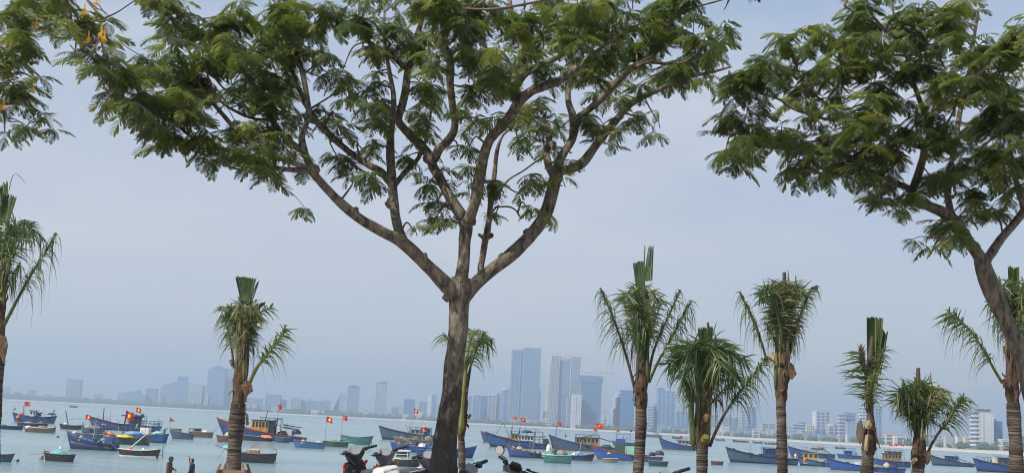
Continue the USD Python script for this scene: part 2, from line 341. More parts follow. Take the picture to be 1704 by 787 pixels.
for i in range(12):
    a, c = 4 * i, 4 * (i + 1); f += [(a, c, c + 2, a + 2), (a + 1, a + 3, c + 3, c + 1), (a, a + 1, c + 1, c), (a + 2, c + 2, c + 3, a + 3)]
part('curved_roof', (v, f), C_WHITE, b.t); b.cap(-hw * .8, hw * .8, b.H + 1.3, b.H + 9, C_GREY)
b = Block('slim tower with a slanted winged crown left of the big trunk', 626, 643, 639, 230, 28); hw = b.W / 2
b.vol(-hw, hw, b.H, wall=C_GLASS, band=C_PALE, sp=6); b.cap(-hw + 4, hw - 1, b.H + 1.3, b.lz(635, 634.5), C_GREY); b.cap(hw * .1, hw - 2, b.lz(635, 634.5), b.lz(635, 633), C_GREY)
v = [(x, y, z + dz) for dz in (0, 2.5) for y in (-b.dep / 2 - 2, b.dep / 2 + 2) for x, z in ((-hw - 3, b.H + 3), (hw + 2, b.H + 9))]
part('winged_crown', (v, [(0, 2, 3, 1), (4, 5, 7, 6), (0, 1, 5, 4), (2, 6, 7, 3), (0, 4, 6, 2), (1, 3, 7, 5)]), C_GREY, b.t)
plain('grey block with rooftop rooms beside a cream column block', 652, 664.5, 677, C_GLASS, C_GREY, 260, roof=[(.4, .8, 6, C_GREY)])
plain('narrow cream block lined with windows beside the squat blue tower', 665, 671.5, 672.5, C_GLASS, C_CREAM, 180, 18, sp=3, pt=1.6, bt=1.8)
plain('squat deep blue glass tower above the fluttering red flag', 673, 690, 665, C_BLUE, C_BLUE, 200, 34, roof=[(.1, .9, 3, C_BLUE)])
plain('blue grey tower second left of the big trunk', 698, 713, 668, C_GLASS, C_GREY, 200, roof=[(.3, .6, 2.5, C_PALE)])
b = plain('two tone tower, white left face and blue right, left of the big trunk', 719, 727, 657, C_BLUE, C_GREY, 180, 26, roof=[(.2, .7, 3, C_GREY)]); x = b.lx(712, 660)
MB().box(x, -b.W / 2 - .6, -b.dep / 2, b.dep / 2, 0, b.H - 1).build('white_core', C_WHITE, b.t)
plain('blue block partly hidden behind the big trunk', 729, 740, 671, C_BLUE, C_GREY, 250)
# between the big trunk and the fourth palm
plain('plain blue grey slab nearest the right edge of the big trunk', 774, 786, 658.5, C_BLUE, C_GREY, 260)
b = plain('blue slab with a stack of white balconies on its left edge', 787, 799.5, 657, C_BLUE, C_GREY, 220); b.balconies(-b.W / 2 - 4, -b.W / 2 + 4, -b.dep / 2 - 2, 0, 0, b.H, C_WHITE)
plain('flat blue slab third right of the big trunk', 800.5, 812, 658, C_BLUE, C_BLUE, 300)
plain('pale green tinted block with cream ends left of the rounded tower', 813, 826, 657.5, C_GLASS, C_PALE, 230)
plain('narrow grey slab squeezed beside the rounded banded tower', 826.6, 834, 654, C_GLASS, C_GREY, 260)
b = Block('rounded tower with a pale rim next to the tallest twin tower', 835, 850, 648, 200, 40); hw = b.W / 2
cyl = trimesh.creation.cylinder(hw, b.H, sections=28); cyl.apply_translation((0, 0, b.H / 2)); part('wall', cyl, C_BLUE, b.t, 40)
m = MB(); z = 3.4
while z < b.H: c = trimesh.creation.cylinder(hw + .6, .9, sections=28); c.apply_translation((0, 0, z)); m.tm(c); z += 3.4
m.build('floor_slabs', C_GREY, b.t, kind='stuff')
c = trimesh.creation.cylinder(hw + 1.2, 3.4, sections=28); c.apply_translation((0, 0, b.H + 1.7)); part('crown_rim', c, C_WHITE, b.t, 40)
b = Block('tallest tower of the skyline, twin slabs joined by a pale recess', 852.5, 901.5, 580, 150, 44, yaw=4)
A = lambda px, py=640: b.lx(px, py) + 0
b.vol(b.lx(853, 583), b.lx(866.5, 583), b.lz(860, 582), y0=-18, wall=C_BLUE, band=C_GREY, sp=8)
b.vol(b.lx(867, 583), b.lx(871.5, 583), b.lz(869, 581), y0=-14, wall=C_GLASS, band=C_PALE, bt=1.7, sp=4)
b.vol(b.lx(872, 583), b.lx(899.5, 583), b.lz(886, 580), wall=C_BLUE, band=C_GREY, sp=6.5)
b.vol(b.lx(900, 583), b.lx(902.3, 583), b.lz(900, 650), y0=-16, wall=C_BLUE, band=C_GREY, sp=0)
b.balconies(b.lx(853, 583) - 3, b.lx(853, 583) + 1.5, -19.5, 20, 0, b.lz(853, 584), C_PALE); b.balconies(b.lx(853, 583) - 8, b.lx(853, 583) - 2.6, -14, 20, 0, b.lz(853, 640), C_PALE)
b.cap(b.lx(874, 580), b.lx(900, 580), b.lz(886, 580) + 1.3, b.lz(886, 577.8), C_GREY)
b.cap(b.lx(852, 700) - 6, b.lx(901, 700) + 10, 0, 17, C_PALE, -24, 20, 'podium')
plain('stubby grey block in the gap between the two tallest towers', 905, 911, 684, C_GLASS, C_GREY, 260)
plain('small white gatehouse block between the two tallest towers', 905, 912, 696, C_GLASS, C_WHITE, 110, 14)
b = Block('second tallest tower, cream ribbed slabs with rooftop plant boxes', 917, 966, 592, 140, 46, yaw=4)
b.vol(b.lx(917, 592), b.lx(931, 592), b.lz(924, 592), y0=-20, wall=C_BLUE, band=C_CREAM, bt=1.2, sp=4, pt=1.0)
b.vol(b.lx(931.5, 592), b.lx(949.5, 592), b.lz(940, 599), y0=-15, wall=C_BLUE, band=C_PALE, bt=1.1, sp=5, pt=1.0)
b.vol(b.lx(950, 592), b.lx(966, 592), b.lz(958, 593), wall=C_BLUE, band=C_CREAM, bt=1.1, sp=5, pt=1.0)
b.cap(b.lx(931, 592), b.lx(950, 592), b.lz(940, 596), b.lz(940, 592), C_PALE, -12, 14)
for q0, q1, qy in ((938, 945, 588), (947.5, 950.5, 589), (951.5, 958, 588.5)): b.cap(b.lx(q0, 592), b.lx(q1, 592), b.lz(q0, 592.5), b.lz(q0, qy), C_PALE, -10, 10)
b.balconies(b.lx(917, 592) - 3.5, b.lx(917, 592) + 1.5, -21.5, 18, 0, b.lz(917, 600), C_CREAM); b.balconies(b.lx(917, 592) - 8, b.lx(917, 592) - 3, -16, 18, 0, b.lz(917, 640), C_CREAM)
plain('mid height blue block in front of the second tallest tower', 944, 951.5, 661, C_BLUE, C_PALE, 90, 20)
b = Block('plain white tower with a dark window line down its face', 952.5, 968, 656, 80, 22); hw = b.W / 2
b.vol(-hw, hw, b.H - 1.3, wall=C_WHITE, band=None, name='wall'); MB().box(-1.2, .6, -b.dep / 2 - .25, -b.dep / 2 + .2, 4, b.H - 6).build('window_line', C_DARK, b.t); b.cap(-hw - .4, hw + .4, b.H - 1.3, b.H, C_WHITE, -b.dep / 2 - .4, b.dep / 2 + .4, 'parapet')
m = MB(); z = 5
while z < b.H - 8:
    for xx in (-hw * .75, -hw * .45, hw * .35, hw * .68): m.box(xx - 1, xx + 1, -b.dep / 2 - .15, -b.dep / 2 + .2, z, z + 1.5)
    z += 3.4
m.build('windows', C_GLASS, b.t, kind='stuff')
b = Block('unfinished tower wrapped in blue netting under a crane', 966.5, 1004, 625, 170, 44); hw = b.W / 2
b.vol(-hw + 3, hw - 4, b.H - 18, wall=C_NET, band=C_BLUE, bt=.7, sp=9, pt=1.2); b.cap(-hw, hw, b.H - 18, b.H, C_NET, -b.dep / 2 - 2, b.dep / 2 + 2, 'net_wrap')
for i in range(5): b.cap(-hw + 5 + i * 9, -hw + 7 + i * 9, b.H, b.H + 2 + (i % 3), C_GREY, -8, 8)
m = MB()
for q in (975.5, 985): x = b.lx(q, 622); m.box(x - .5, x + .5, -6, -5, b.H, b.H + 9)
m.box(b.lx(975.5, 622), b.lx(985, 622), -6, -5, b.H + 6, b.H + 7); m.build('formwork_frame', C_STEEL, b.t)
# tower crane
Yc = shore_y(1008) + 150; base = at(1006, 702, Yc); tp = at(1009.5, 621, Yc)
t = thing('tower_crane', 'slender tower crane beside the unfinished netted tower', 'crane', (base[0], Yc, ZG)); h = tp[2] - ZG
m = MB(); a = 1.3
for sx in (-a, a):
    for sy in (-a, a): m.tube([(sx, sy, 0), (sx, sy, h)], .38, 4)
for i in range(int(h / 4)): m.tube([(-a, -a, i * 4), (a, -a, i * 4 + 4)], .22, 4); m.tube([(a, a, i * 4), (-a, a, i * 4 + 4)], .22, 4)
m.build('mast', C_STEEL, t)
xl, xr = at(966, 621, Yc)[0] - base[0], at(1023, 624, Yc)[0] - base[0]
m = MB(); m.tube([(xl, -.8, h), (xr, -.8, h)], .4, 4); m.tube([(xl, .8, h), (xr, .8, h)], .4, 4); m.tube([(xl + 3, 0, h + 2), (xr, 0, h + 1.6)], .4, 4)
for i, x in enumerate(np.arange(xl, xr, 4)): m.tube([(x, -.8, h), (x + 2, 0, h + 1.9), (x + 4, .8, h)], .2, 4)
m.build('jib', C_STEEL, t); MB().box(-2, 1.5, -1.5, 1.5, h - 4, h - .4).build('cab', C_PALE, t); MB().box(xr - 6, xr - 1, -1.2, 1.2, h - 3.5, h - .4).build('counterweight', C_GREY, t)
m = MB(); m.tube([(0, 0, h), (0, 0, h + 7)], .5, 4); m.tube([(0, 0, h + 7), (xr - 3, 0, h + 1.7)], .15, 4); m.tube([(0, 0, h + 7), (xl * .6, 0, h + 2)], .15, 4); m.build('apex', C_STEEL, t)
plain('low white block at the foot of the tower crane', 1003.5, 1011.5, 691, C_GLASS, C_WHITE, 90, 16)
b = Block('glass tower with white stepped balconies left of the fourth palm', 1033, 1056, 650, 170, 34); hw = b.W / 2
b.vol(-hw, hw, b.H, wall=C_BLUE, band=C_BLUE, sp=6, pt=1.1); b.cap(-hw * .2, hw * .7, b.H + 1.3, b.H + 6, C_GREY)
for q, yy in ((1028.5, 652), (1024, 660), (1020, 680)): x = b.lx(q, yy); b.balconies(x - 4, b.lx(1033, yy) - .7, -b.dep / 2 - 1.5, b.dep / 2, 0, b.lz(q, yy), C_WHITE); b.cap(x + 3, b.lx(1033, yy) - 3, 0, b.lz(q, yy) - 2, C_GLASS, -b.dep / 2 + q * .002, b.dep / 2 - q * .002, 'wall')
# right of the fourth palm
plain('white slab striped with balconies just right of the fourth palm trunk', 1079, 1088, 673, C_GLASS, C_WHITE, 150, 18, bt=1.9, sp=0)
b = plain('wide blue tower behind the long fronds between two palms', 1095, 1124, 650, C_BLUE, C_GREY, 220, 36, roof=[(.0, .4, 7, C_BLUE)])
plain('blue grey mid rise left of the dense dark palm', 1088.5, 1097, 672, C_BLUE, C_GREY, 190)
plain('broad blue grey block directly behind the dense dark palm', 1126, 1148, 684, C_BLUE, C_GREY, 200)
plain('grey block seen through the stems of the dense dark palm', 1150, 1163, 678, C_GLASS, C_GREY, 220)
plain('cream fronted block right of the dense dark palm\'s stems', 1184, 1196, 690, C_GLASS, C_PALE, 180)
plain('blue tower seen through the dense dark palm\'s long right frond', 1243, 1259, 676, C_BLUE, C_GREY, 200, 26)
plain('slim cream tower left of the blue tower behind the long frond', 1234, 1242, 683, C_GLASS, C_CREAM, 230, 18)
plain('grey stepped block between the dense palm and the ringed trunk', 1205, 1228, 694, C_GLASS, C_GREY, 190, roof=[(.2, .6, 6, C_GREY)])
plain('boxy white low house beside the sixth palm\'s ringed trunk', 1253, 1263, 714, C_GLASS, C_WHITE, 75, 14)
plain('pale flat block touching the left side of the sixth palm\'s trunk', 1268, 1291, 704, C_GLASS, C_PALE, 140)
# right part
plain('first pale apartment block right of the sixth palm\'s ringed trunk', 1309, 1321, 709, C_GLASS, C_PALE, 140, sp=4)
plain('blue grey apartment block with white bands and a dark roof room', 1321.8, 1342, 705, C_BLUE, C_WHITE, 120, sp=0, bt=1.5, roof=[(.55, 1, 4, C_DARK)])
plain('cream apartment block third right of the sixth palm\'s trunk', 1342.8, 1355, 707, C_GLASS, C_CREAM, 150, sp=4, pt=1.8, bt=1.6)
b = plain('pale blue glass tower with a white left edge, right of the sixth palm', 1359, 1381, 683, C_BLUE, C_PALE, 230, 26, sp=9, roof=[(.3, .75, 2.5, C_GREY)]); MB().box(-b.W / 2 - 3, -b.W / 2 - .75, -b.dep / 2 - .6, b.dep / 2, 0, b.H - 2).build('white_edge', C_WHITE, b.t)
plain('blue grey block at the foot of the pale blue glass tower', 1356, 1378, 713, C_BLUE, C_GREY, 110, 18)
plain('pale block with rooftop rooms right of the pale blue glass tower', 1379, 1397, 708, C_GLASS, C_PALE, 130, roof=[(.1, .5, 4, C_CREAM), (.6, .8, 3, C_RED)])
plain('white tower striped with balconies left of the palm with the cut fan', 1398, 1408, 688, C_GLASS, C_WHITE, 120, 18, bt=1.9, sp=0)
plain('grey tower with an overhanging flat dark roof behind the striped white tower', 1408.5, 1424, 687.5, C_GLASS, C_GREY, 170, 20, roof=[(-.1, 1.15, 1.4, C_DARK)])
plain('grey green block left of the palm with the cut fan', 1411, 1431, 702, C_GREY, C_GREY, 90, 18, sp=9)
b = plain('tall blue tower behind the palm with the cut fan', 1435, 1467, 675, C_BLUE, C_GREY, 170, 28, sp=6); b.balconies(-b.W / 2 - 3, -b.W / 2 + 7, -b.dep / 2 - 1.6, 0, 0, b.H, C_WHITE)
plain('cream villa block with a red roof right of the palm with the cut fan', 1474, 1491, 722, C_GLASS, C_CREAM, 80, 14, roof=[(-.03, 1.03, 1.5, C_RED)])
plain('white low block between the cut fan palm and the shaggy palm', 1492, 1508, 725, C_GLASS, C_WHITE, 90, 14)
plain('grey low block behind the shaggy palm\'s stems', 1535, 1560, 722, C_GLASS, C_PALE, 110, 14)
plain('pale low block under the shaggy palm\'s right frond', 1568, 1592, 724, C_GLASS, C_PALE, 120, 14)
b = Block('big white hotel slab with a dark rooftop lounge at the right', 1622.5, 1653.5, 685.5, 110, 22, cat='hotel', name='hotel'); hw = b.W / 2
b.vol(-hw + 6, hw, b.H, wall=C_WHITE, band=None); b.balconies(-hw, -hw + 7, -b.dep / 2 - .8, b.dep / 2, 0, b.H, C_WHITE); b.cap(-hw + 1.5, -hw + 5.8, 0, b.H - 2, C_GLASS, -b.dep / 2 + .6, b.dep / 2 - .6, 'stair_glazing')
b.cap(-hw - .5, hw + .5, b.H, b.H + .9, C_WHITE, -b.dep / 2 - .6, b.dep / 2 + .6, 'parapet'); b.cap(-hw + 7, hw - 4, b.H + .9, b.H + 3.4, C_GLASS); b.cap(-hw + 4.5, hw - 2, b.H + 3.4, b.H + 4.3, C_DARK, -9, 9, 'lounge_roof')
for xx in (-hw + 8, -1, hw - 5): b.cap(xx, xx + 2.5, b.H + 4.3, b.H + 5.2, C_DARK)
z = 4; m = MB()
while z < b.H - 3:
    m.box(-1.6, .2, -b.dep / 2 - .15, -b.dep / 2 + .2, z, z + 1.7)
    for xx in (hw * .35, hw * .75): m.box(xx - .35, xx + .35, -b.dep / 2 - .12, -b.dep / 2 + .2, z + .3, z + 1.4)
    z += 3.3
m.build('windows', C_GLASS, b.t, kind='stuff')
plain('slim deep blue tower tucked right of the big white hotel', 1655, 1666.5, 700, C_BLUE, C_BLUE, 190, 16, roof=[(0, .4, 3, C_BLUE)])
plain('low cream block between the white hotel and the right hand palm', 1667, 1680, 730, C_GLASS, C_CREAM, 90, 12)
plain('blue grey block at the right edge behind the last palm trunk', 1699, 1730, 725, C_BLUE, C_GREY, 110, 14)
# small pale houses nobody could tell apart
rg = np.random.default_rng(11); last = None
ORD = 'first second third fourth fifth sixth seventh eighth ninth tenth eleventh twelfth'.split()
for lo, hi, n, where in ((405, 480, 5, 'right of the leftmost full palm'), (600, 735, 10, 'left of the big trunk'), (1065, 1165, 7, 'past the fourth palm'), (1180, 1300, 10, 'past the fifth palm'), (1310, 1440, 9, 'past the sixth palm'), (1470, 1625, 9, 'before the hotel')):
    for i in range(n):
        c = lo + (hi - lo) * (i + rg.uniform(.2, .8)) / n; Y = shore_y(c); w = rg.uniform(9, 20) * (1 + (Y - 1500) / 5000); h = rg.uniform(8, 17) * (1 + (Y - 1500) / 4500)
        wp = w * FPX / Y; yt = hor(c) + (1.6 - ZG - h) * FPX / Y
        ci = rg.integers(4); wall = [C_PALE, C_WHITE, C_CREAM, C_GREY][ci]; red = rg.random() < .12
        b = Block(f"{['pale', 'white', 'cream', 'grey'][ci]} house{' with red roof' if red else ''} on the far shore, {ORD[i]} {where}", c - wp / 2, c + wp / 2, yt, rg.uniform(75, 130), 9, 'house', 'shore_house', 'low houses along the far shore')
        hw = b.W / 2; MB().box(-hw, hw, -4.5, 4.5, 0, b.H).build('wall', wall, b.t)
        m = MB(); z = 1.2
        while z < b.H - 1.5:
            for xx in np.arange(-hw + 1.5, hw - 1.2, 3.2): m.box(xx, xx + 1.5, -4.65, -4.4, z, z + 1.5)
            z += 3.2
        m.build('windows', C_GLASS, b.t, kind='stuff'); MB().box(-hw - .3, hw + .3, -4.9, 4.8, b.H, b.H + .6).build('roof', C_RED if red else wall, b.t)
# ------------------------------------------------------------------ the three flowering shade trees
import trimesh.transformations as tt
def bark_material(name, pale, mid, dark, top):
    """grey brown bark, blackened by old stains towards the foot of the trunk"""
    return usdkit.material(stage, '/World/Looks/' + name, {
        'geo': ('geometry', {}), 'map': ('mapping', {'scale': (16, 16, 5)}), 'm2': ('mapping', {'scale': (11, 11, 6)}), 'n': ('noise_texture', {'scale': 1.0, 'detail': 6.0, 'roughness': .65}), 'n2': ('noise_texture', {'scale': 1.0, 'detail': 5.0, 'roughness': .7}),
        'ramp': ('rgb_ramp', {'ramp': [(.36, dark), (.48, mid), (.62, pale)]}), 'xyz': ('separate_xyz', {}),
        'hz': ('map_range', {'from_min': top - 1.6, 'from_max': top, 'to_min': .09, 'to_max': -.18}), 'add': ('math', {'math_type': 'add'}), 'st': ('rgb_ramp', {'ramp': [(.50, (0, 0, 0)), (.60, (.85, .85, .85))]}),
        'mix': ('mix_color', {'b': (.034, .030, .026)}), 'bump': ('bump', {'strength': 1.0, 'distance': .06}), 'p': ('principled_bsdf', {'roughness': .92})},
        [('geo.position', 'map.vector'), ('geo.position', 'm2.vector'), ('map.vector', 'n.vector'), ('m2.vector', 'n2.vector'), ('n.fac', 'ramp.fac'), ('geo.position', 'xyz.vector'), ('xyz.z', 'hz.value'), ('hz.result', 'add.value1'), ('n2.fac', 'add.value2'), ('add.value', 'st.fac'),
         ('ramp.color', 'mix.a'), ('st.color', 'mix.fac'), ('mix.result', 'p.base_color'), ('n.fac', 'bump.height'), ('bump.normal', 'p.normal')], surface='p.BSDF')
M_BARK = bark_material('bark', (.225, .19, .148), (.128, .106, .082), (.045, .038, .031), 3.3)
M_TWIG = pm('twig_bark', (.15, .12, .085), (.09, .07, .05), 8, .9, world=True)
LEAFC = [((.036, .056, .018), (.054, .080, .024)), ((.060, .090, .024), (.090, .125, .034)), ((.13, .155, .032), (.17, .18, .045))]
M_LEAF = [pm(f'feather_leaf_{n}', a, b, 3, .5, world=True, transl=(.13 + .08 * i, .20 + .07 * i, .03, .37)) for i, (n, (a, b)) in enumerate(zip(('dark', 'green', 'light'), LEAFC))]
M_DEADLEAF = pm('dry_leaf', (.16, .11, .04), (.22, .16, .05), 4, .7, world=True)
M_FLOWER = pm('yellow_blossom', (.75, .42, .02), (.85, .55, .05), 9, .6, world=True, transl=(.8, .5, .05, .3))

def feather_leaf(seed):
    """a twice feathered leaf 1 unit long along +x, drooping, with toothed pinnae"""
    r = np.random.default_rng(seed); v, f = [], []; n = 11 + seed % 3
    def mid(t): return np.array([t - .10 * t ** 3, .05 * math.sin(t * 3 + seed) * t, .12 * t - .46 * t ** 2.0])
    w = .007
    for i in range(8):
        a, b = mid(i / 8), mid((i + 1) / 8); k = len(v); v += [a + [0, w, 0], a - [0, w, 0], b - [0, w, 0], b + [0, w, 0]]; f.append((k, k + 1, k + 2, k + 3))
    for i in range(n):
        t = .16 + .84 * i / (n - 1); o = mid(t); L = .40 * (math.sin(math.pi * (.20 + .66 * t)) ** .8) * r.uniform(.85, 1.1)
        for s in (-1, 1):
            if r.random() < .05: continue
            ang = math.radians(62 - 22 * t + r.uniform(-7, 7)); d = np.array([math.cos(ang), s * math.sin(ang), .1]); dr = r.uniform(.25, .65); q = nrm(np.cross(d, [0, 0, 1])); segs = 6; ed = []
            for j in range(segs + 1):
                u = j / segs; c = o + d * L * u + np.array([0, 0, -dr * L * u * u]); ww = .037 * (1 if j % 2 else .50) * (math.sin(math.pi * min(1, .12 + .88 * u * .96)) ** .5 + .08)
                ed.append((c + q * ww + d * .012 * (j % 2), c - q * ww + d * .012 * (j % 2)))
            k = len(v)
            for a, b in ed: v += [a, b]
            for j in range(segs): f.append((k + 2 * j, k + 2 * j + 1, k + 2 * j + 3, k + 2 * j + 2))
    return np.array(v), np.array(f)
LEAVES = [feather_leaf(i) for i in range(6)]

def bark_tube(pts, seed, sides=12, rough=.10):
    """pts: rows x, y, z, r"""
    p = np.asarray(pts); mb = MB(); mb.tube(p[:, :3], p[:, 3], sides); v, f = mb.mesh
    c = np.repeat(p[:, :3], sides, 0); rr = np.repeat(p[:, 3], sides)
    n = v[:len(c)] - c; k = meshkit.fbm(v[:len(c)] * [9, 9, 4], 3, seed) - .5; k2 = meshkit.noise(v[:len(c)] * [3, 3, 2.2], seed + 7) - .5
    v[:len(c)] = c + n * (1 + rough * 2.2 * k + .34 * k2)[:, None]
    return v, f

class ShadeTree:
    def __init__(s, label, Y, seed, trunk, limbs, clumps, foot, group=None, name='shade_tree', flowers=(), knots=(), lmin=.18, lmax=.31, dens=.0106):
        s.Y = Y; s.rg = np.random.default_rng(seed); s.pts = []; base = at(*foot, Y)
        t = s.t = thing(name, label, 'tree', (base[0], Y, 0)); off = np.array([base[0], Y, 0])
        def w(line, d0, d1, n=6):
            q = curve([(x, y, r) for x, y, r in line], n); o = []
            for i, (x, y, r) in enumerate(q):
                d = Y + d0 + (d1 - d0) * i / (len(q) - 1); o.append([*at(x, y, d), max(r * (.92 if line is not trunk else 1), .6) / pxm(d)])
            return np.array(o)
        tr = w(trunk, 0, 0, 10); lo = np.array([[base[0] - (tr[0, 0] - base[0]) * 0, Y, -.05, tr[0, 3] * 1.5], [base[0] + (tr[0, 0] - base[0]) * .3, Y, .25, tr[0, 3] * 1.12]])
        if tr[0, 2] > .5: tr = np.vstack([lo, tr])
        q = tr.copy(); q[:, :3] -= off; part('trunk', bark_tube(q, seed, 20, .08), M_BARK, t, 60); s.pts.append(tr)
        for i, (line, d0, d1) in enumerate(limbs):
            b = w(line, d0, d1); s.pts.append(b); q = b.copy(); q[:, :3] -= off
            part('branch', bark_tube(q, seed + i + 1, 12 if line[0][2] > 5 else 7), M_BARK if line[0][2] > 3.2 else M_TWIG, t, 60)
        allp = np.vstack(s.pts[1:]); pxy = np.array([s.proj(p[:3]) for p in allp])
        extra = []                                     # loose sprigs along the thin branches
        for line, d0, d1 in limbs:
            for x, y, r in curve(line, 3)[2:]:
                if 1.9 < r < 4.2 and s.rg.random() < .20: extra.append((x + s.rg.normal(0, 9), y - 4 + s.rg.normal(0, 8), s.rg.uniform(10, 20), s.rg.uniform(7, 12)))
        clumps = list(clumps) + extra
        for kx, ky, kr in knots:                       # pruning knots and scars on the limbs
            j = int(np.argmin(np.hypot(pxy[:, 0] - kx, pxy[:, 1] - ky))) if ky < 480 else -1
            c = (allp[j][:3] if j >= 0 else at(kx, ky, Y)) - off; r_ = kr / pxm(Y); e = nrm([kx - pxy[j][0] if j >= 0 else 0, -.8, pxy[j][1] - ky if j >= 0 else 0]) * (allp[j][3] * .75 if j >= 0 else .06)
            q = trimesh.creation.icosphere(2, r_); v = q.vertices * (.7 + .7 * meshkit.noise(q.vertices * 30, 3)[:, None]); part('knot', (v + c + e, q.faces), M_BARK, t, True)
        tw = MB(); L = []
        for cx, cy, rx, ry, *opt in clumps:
            dmul = opt[0] if opt else 1.0
            dd = np.hypot(pxy[:, 0] - cx, pxy[:, 1] - cy); j = int(np.argmin(dd + s.rg.uniform(0, 14, len(dd)))); src = allp[j]
            cy_ = src[1] + s.rg.normal(0, .30) + s.rg.uniform(-1, 1) * min(1.2, dd[j] / 60); c = at(cx, cy, cy_)
            n = int(dens * dmul * math.pi * rx * ry) + 2; k = pxm(cy_)
            if dd[j] > 6:
                m = (src[:3] + c) / 2 + np.array([s.rg.normal(0, .06), 0, s.rg.uniform(-.02, .12) + .03]); ln = curve([src[:3], m, c], 4); tw.tube(ln - off, np.linspace(.016, .007, len(ln)), 5)
            while n > 0:                               # whorls of leaves round the shoot tips
                m_ = min(n, int(s.rg.integers(5, 9))); n -= m_
                a = s.rg.uniform(0, 2 * math.pi); ra = math.sqrt(s.rg.random()); ex, ez = max(rx / k - .12, rx / k * .4), max(ry / k - .05, ry / k * .4)
                u = np.array([math.cos(a) * ex * ra, s.rg.normal(0, .45), math.sin(a) * ez * ra + .04]); q = c + u; a0 = s.rg.uniform(0, 6.283)
                ln = curve([c + s.rg.normal(0, .04, 3), (c + q) / 2 + [0, 0, .03], q], 3); tw.tube(ln - off, np.linspace(.007, .004, len(ln)), 4, False); tone = s.rg.random()
                for i in range(m_):
                    h = a0 + i * 2.4 + s.rg.normal(0, .25); d = nrm([math.cos(h), math.sin(h), s.rg.uniform(-.62, .22)]); size = s.rg.uniform(lmin, lmax)
                    L.append((q - nrm(q - c + 1e-6) * .02 * i, d, size, s.rg.normal(0, .22), s.rg.integers(len(LEAVES)), .6 * tone + .4 * s.rg.random()))
        tw.build('twigs', M_TWIG, t, kind='stuff')
        L.sort(key=lambda q: (not (0 <= s.proj(q[0])[0] <= PW and 0 <= s.proj(q[0])[1] <= PH), q[0][1]))
        pos, sc, qt, ix = [], [], [], []
        for i, (o, d, size, roll, kind, tone) in enumerate(L):
            up = np.array([0, 0, 1.0]); y = nrm(np.cross(up, d)); z = np.cross(d, y); c_, s_ = math.cos(roll), math.sin(roll); y, z = y * c_ + z * s_, z * c_ - y * s_; R = np.stack([d, y, z], 1)
            tone_i = 0 if tone < .46 else 1 if tone < .76 else 2
            if i < 300:
                v, f = LEAVES[kind]; part('leaf', (v * size @ R.T + (o - off), f), M_LEAF[tone_i], t)
            else:
                M = np.eye(4); M[:3, :3] = R; q = tt.quaternion_from_matrix(M); pos.append(o - off); sc.append((size,) * 3); qt.append((q[1], q[2], q[3], q[0])); ix.append(int(kind) * 3 + tone_i)
        if pos: tag(instancer(t.path + '/crown', [lv for lv in LEAVES for _ in range(3)], M_LEAF * len(LEAVES), pos, sc, qt, ix), kind='stuff')
        for fx, fy, fr in flowers:
            dd = np.hypot(pxy[:, 0] - fx, pxy[:, 1] - fy); c = at(fx, fy, allp[int(np.argmin(dd))][1] - .4); mb = MB()
            for i in range(16):
                o = c - off + s.rg.normal(0, fr / pxm(Y) * .36, 3)
                for k in range(4):
                    a, b = nrm(s.rg.normal(size=3)) * .017, nrm(s.rg.normal(size=3)) * .015; mb.add([o, o + a + b * .4, o + a * 1.3, o + a - b * .4], [(0, 1, 2, 3)])
            mb.tube([c - off + [0, 0, .10], c - off, c - off - [0, 0, .02]], .006, 4); mb.build('blossom', M_FLOWER, t)
    def proj(s, p):
        q = np.asarray(p) - CAM; z = q @ CF; return PW / 2 + FPX * (q @ CR) / z, PH / 2 - FPX * (q @ CU) / z

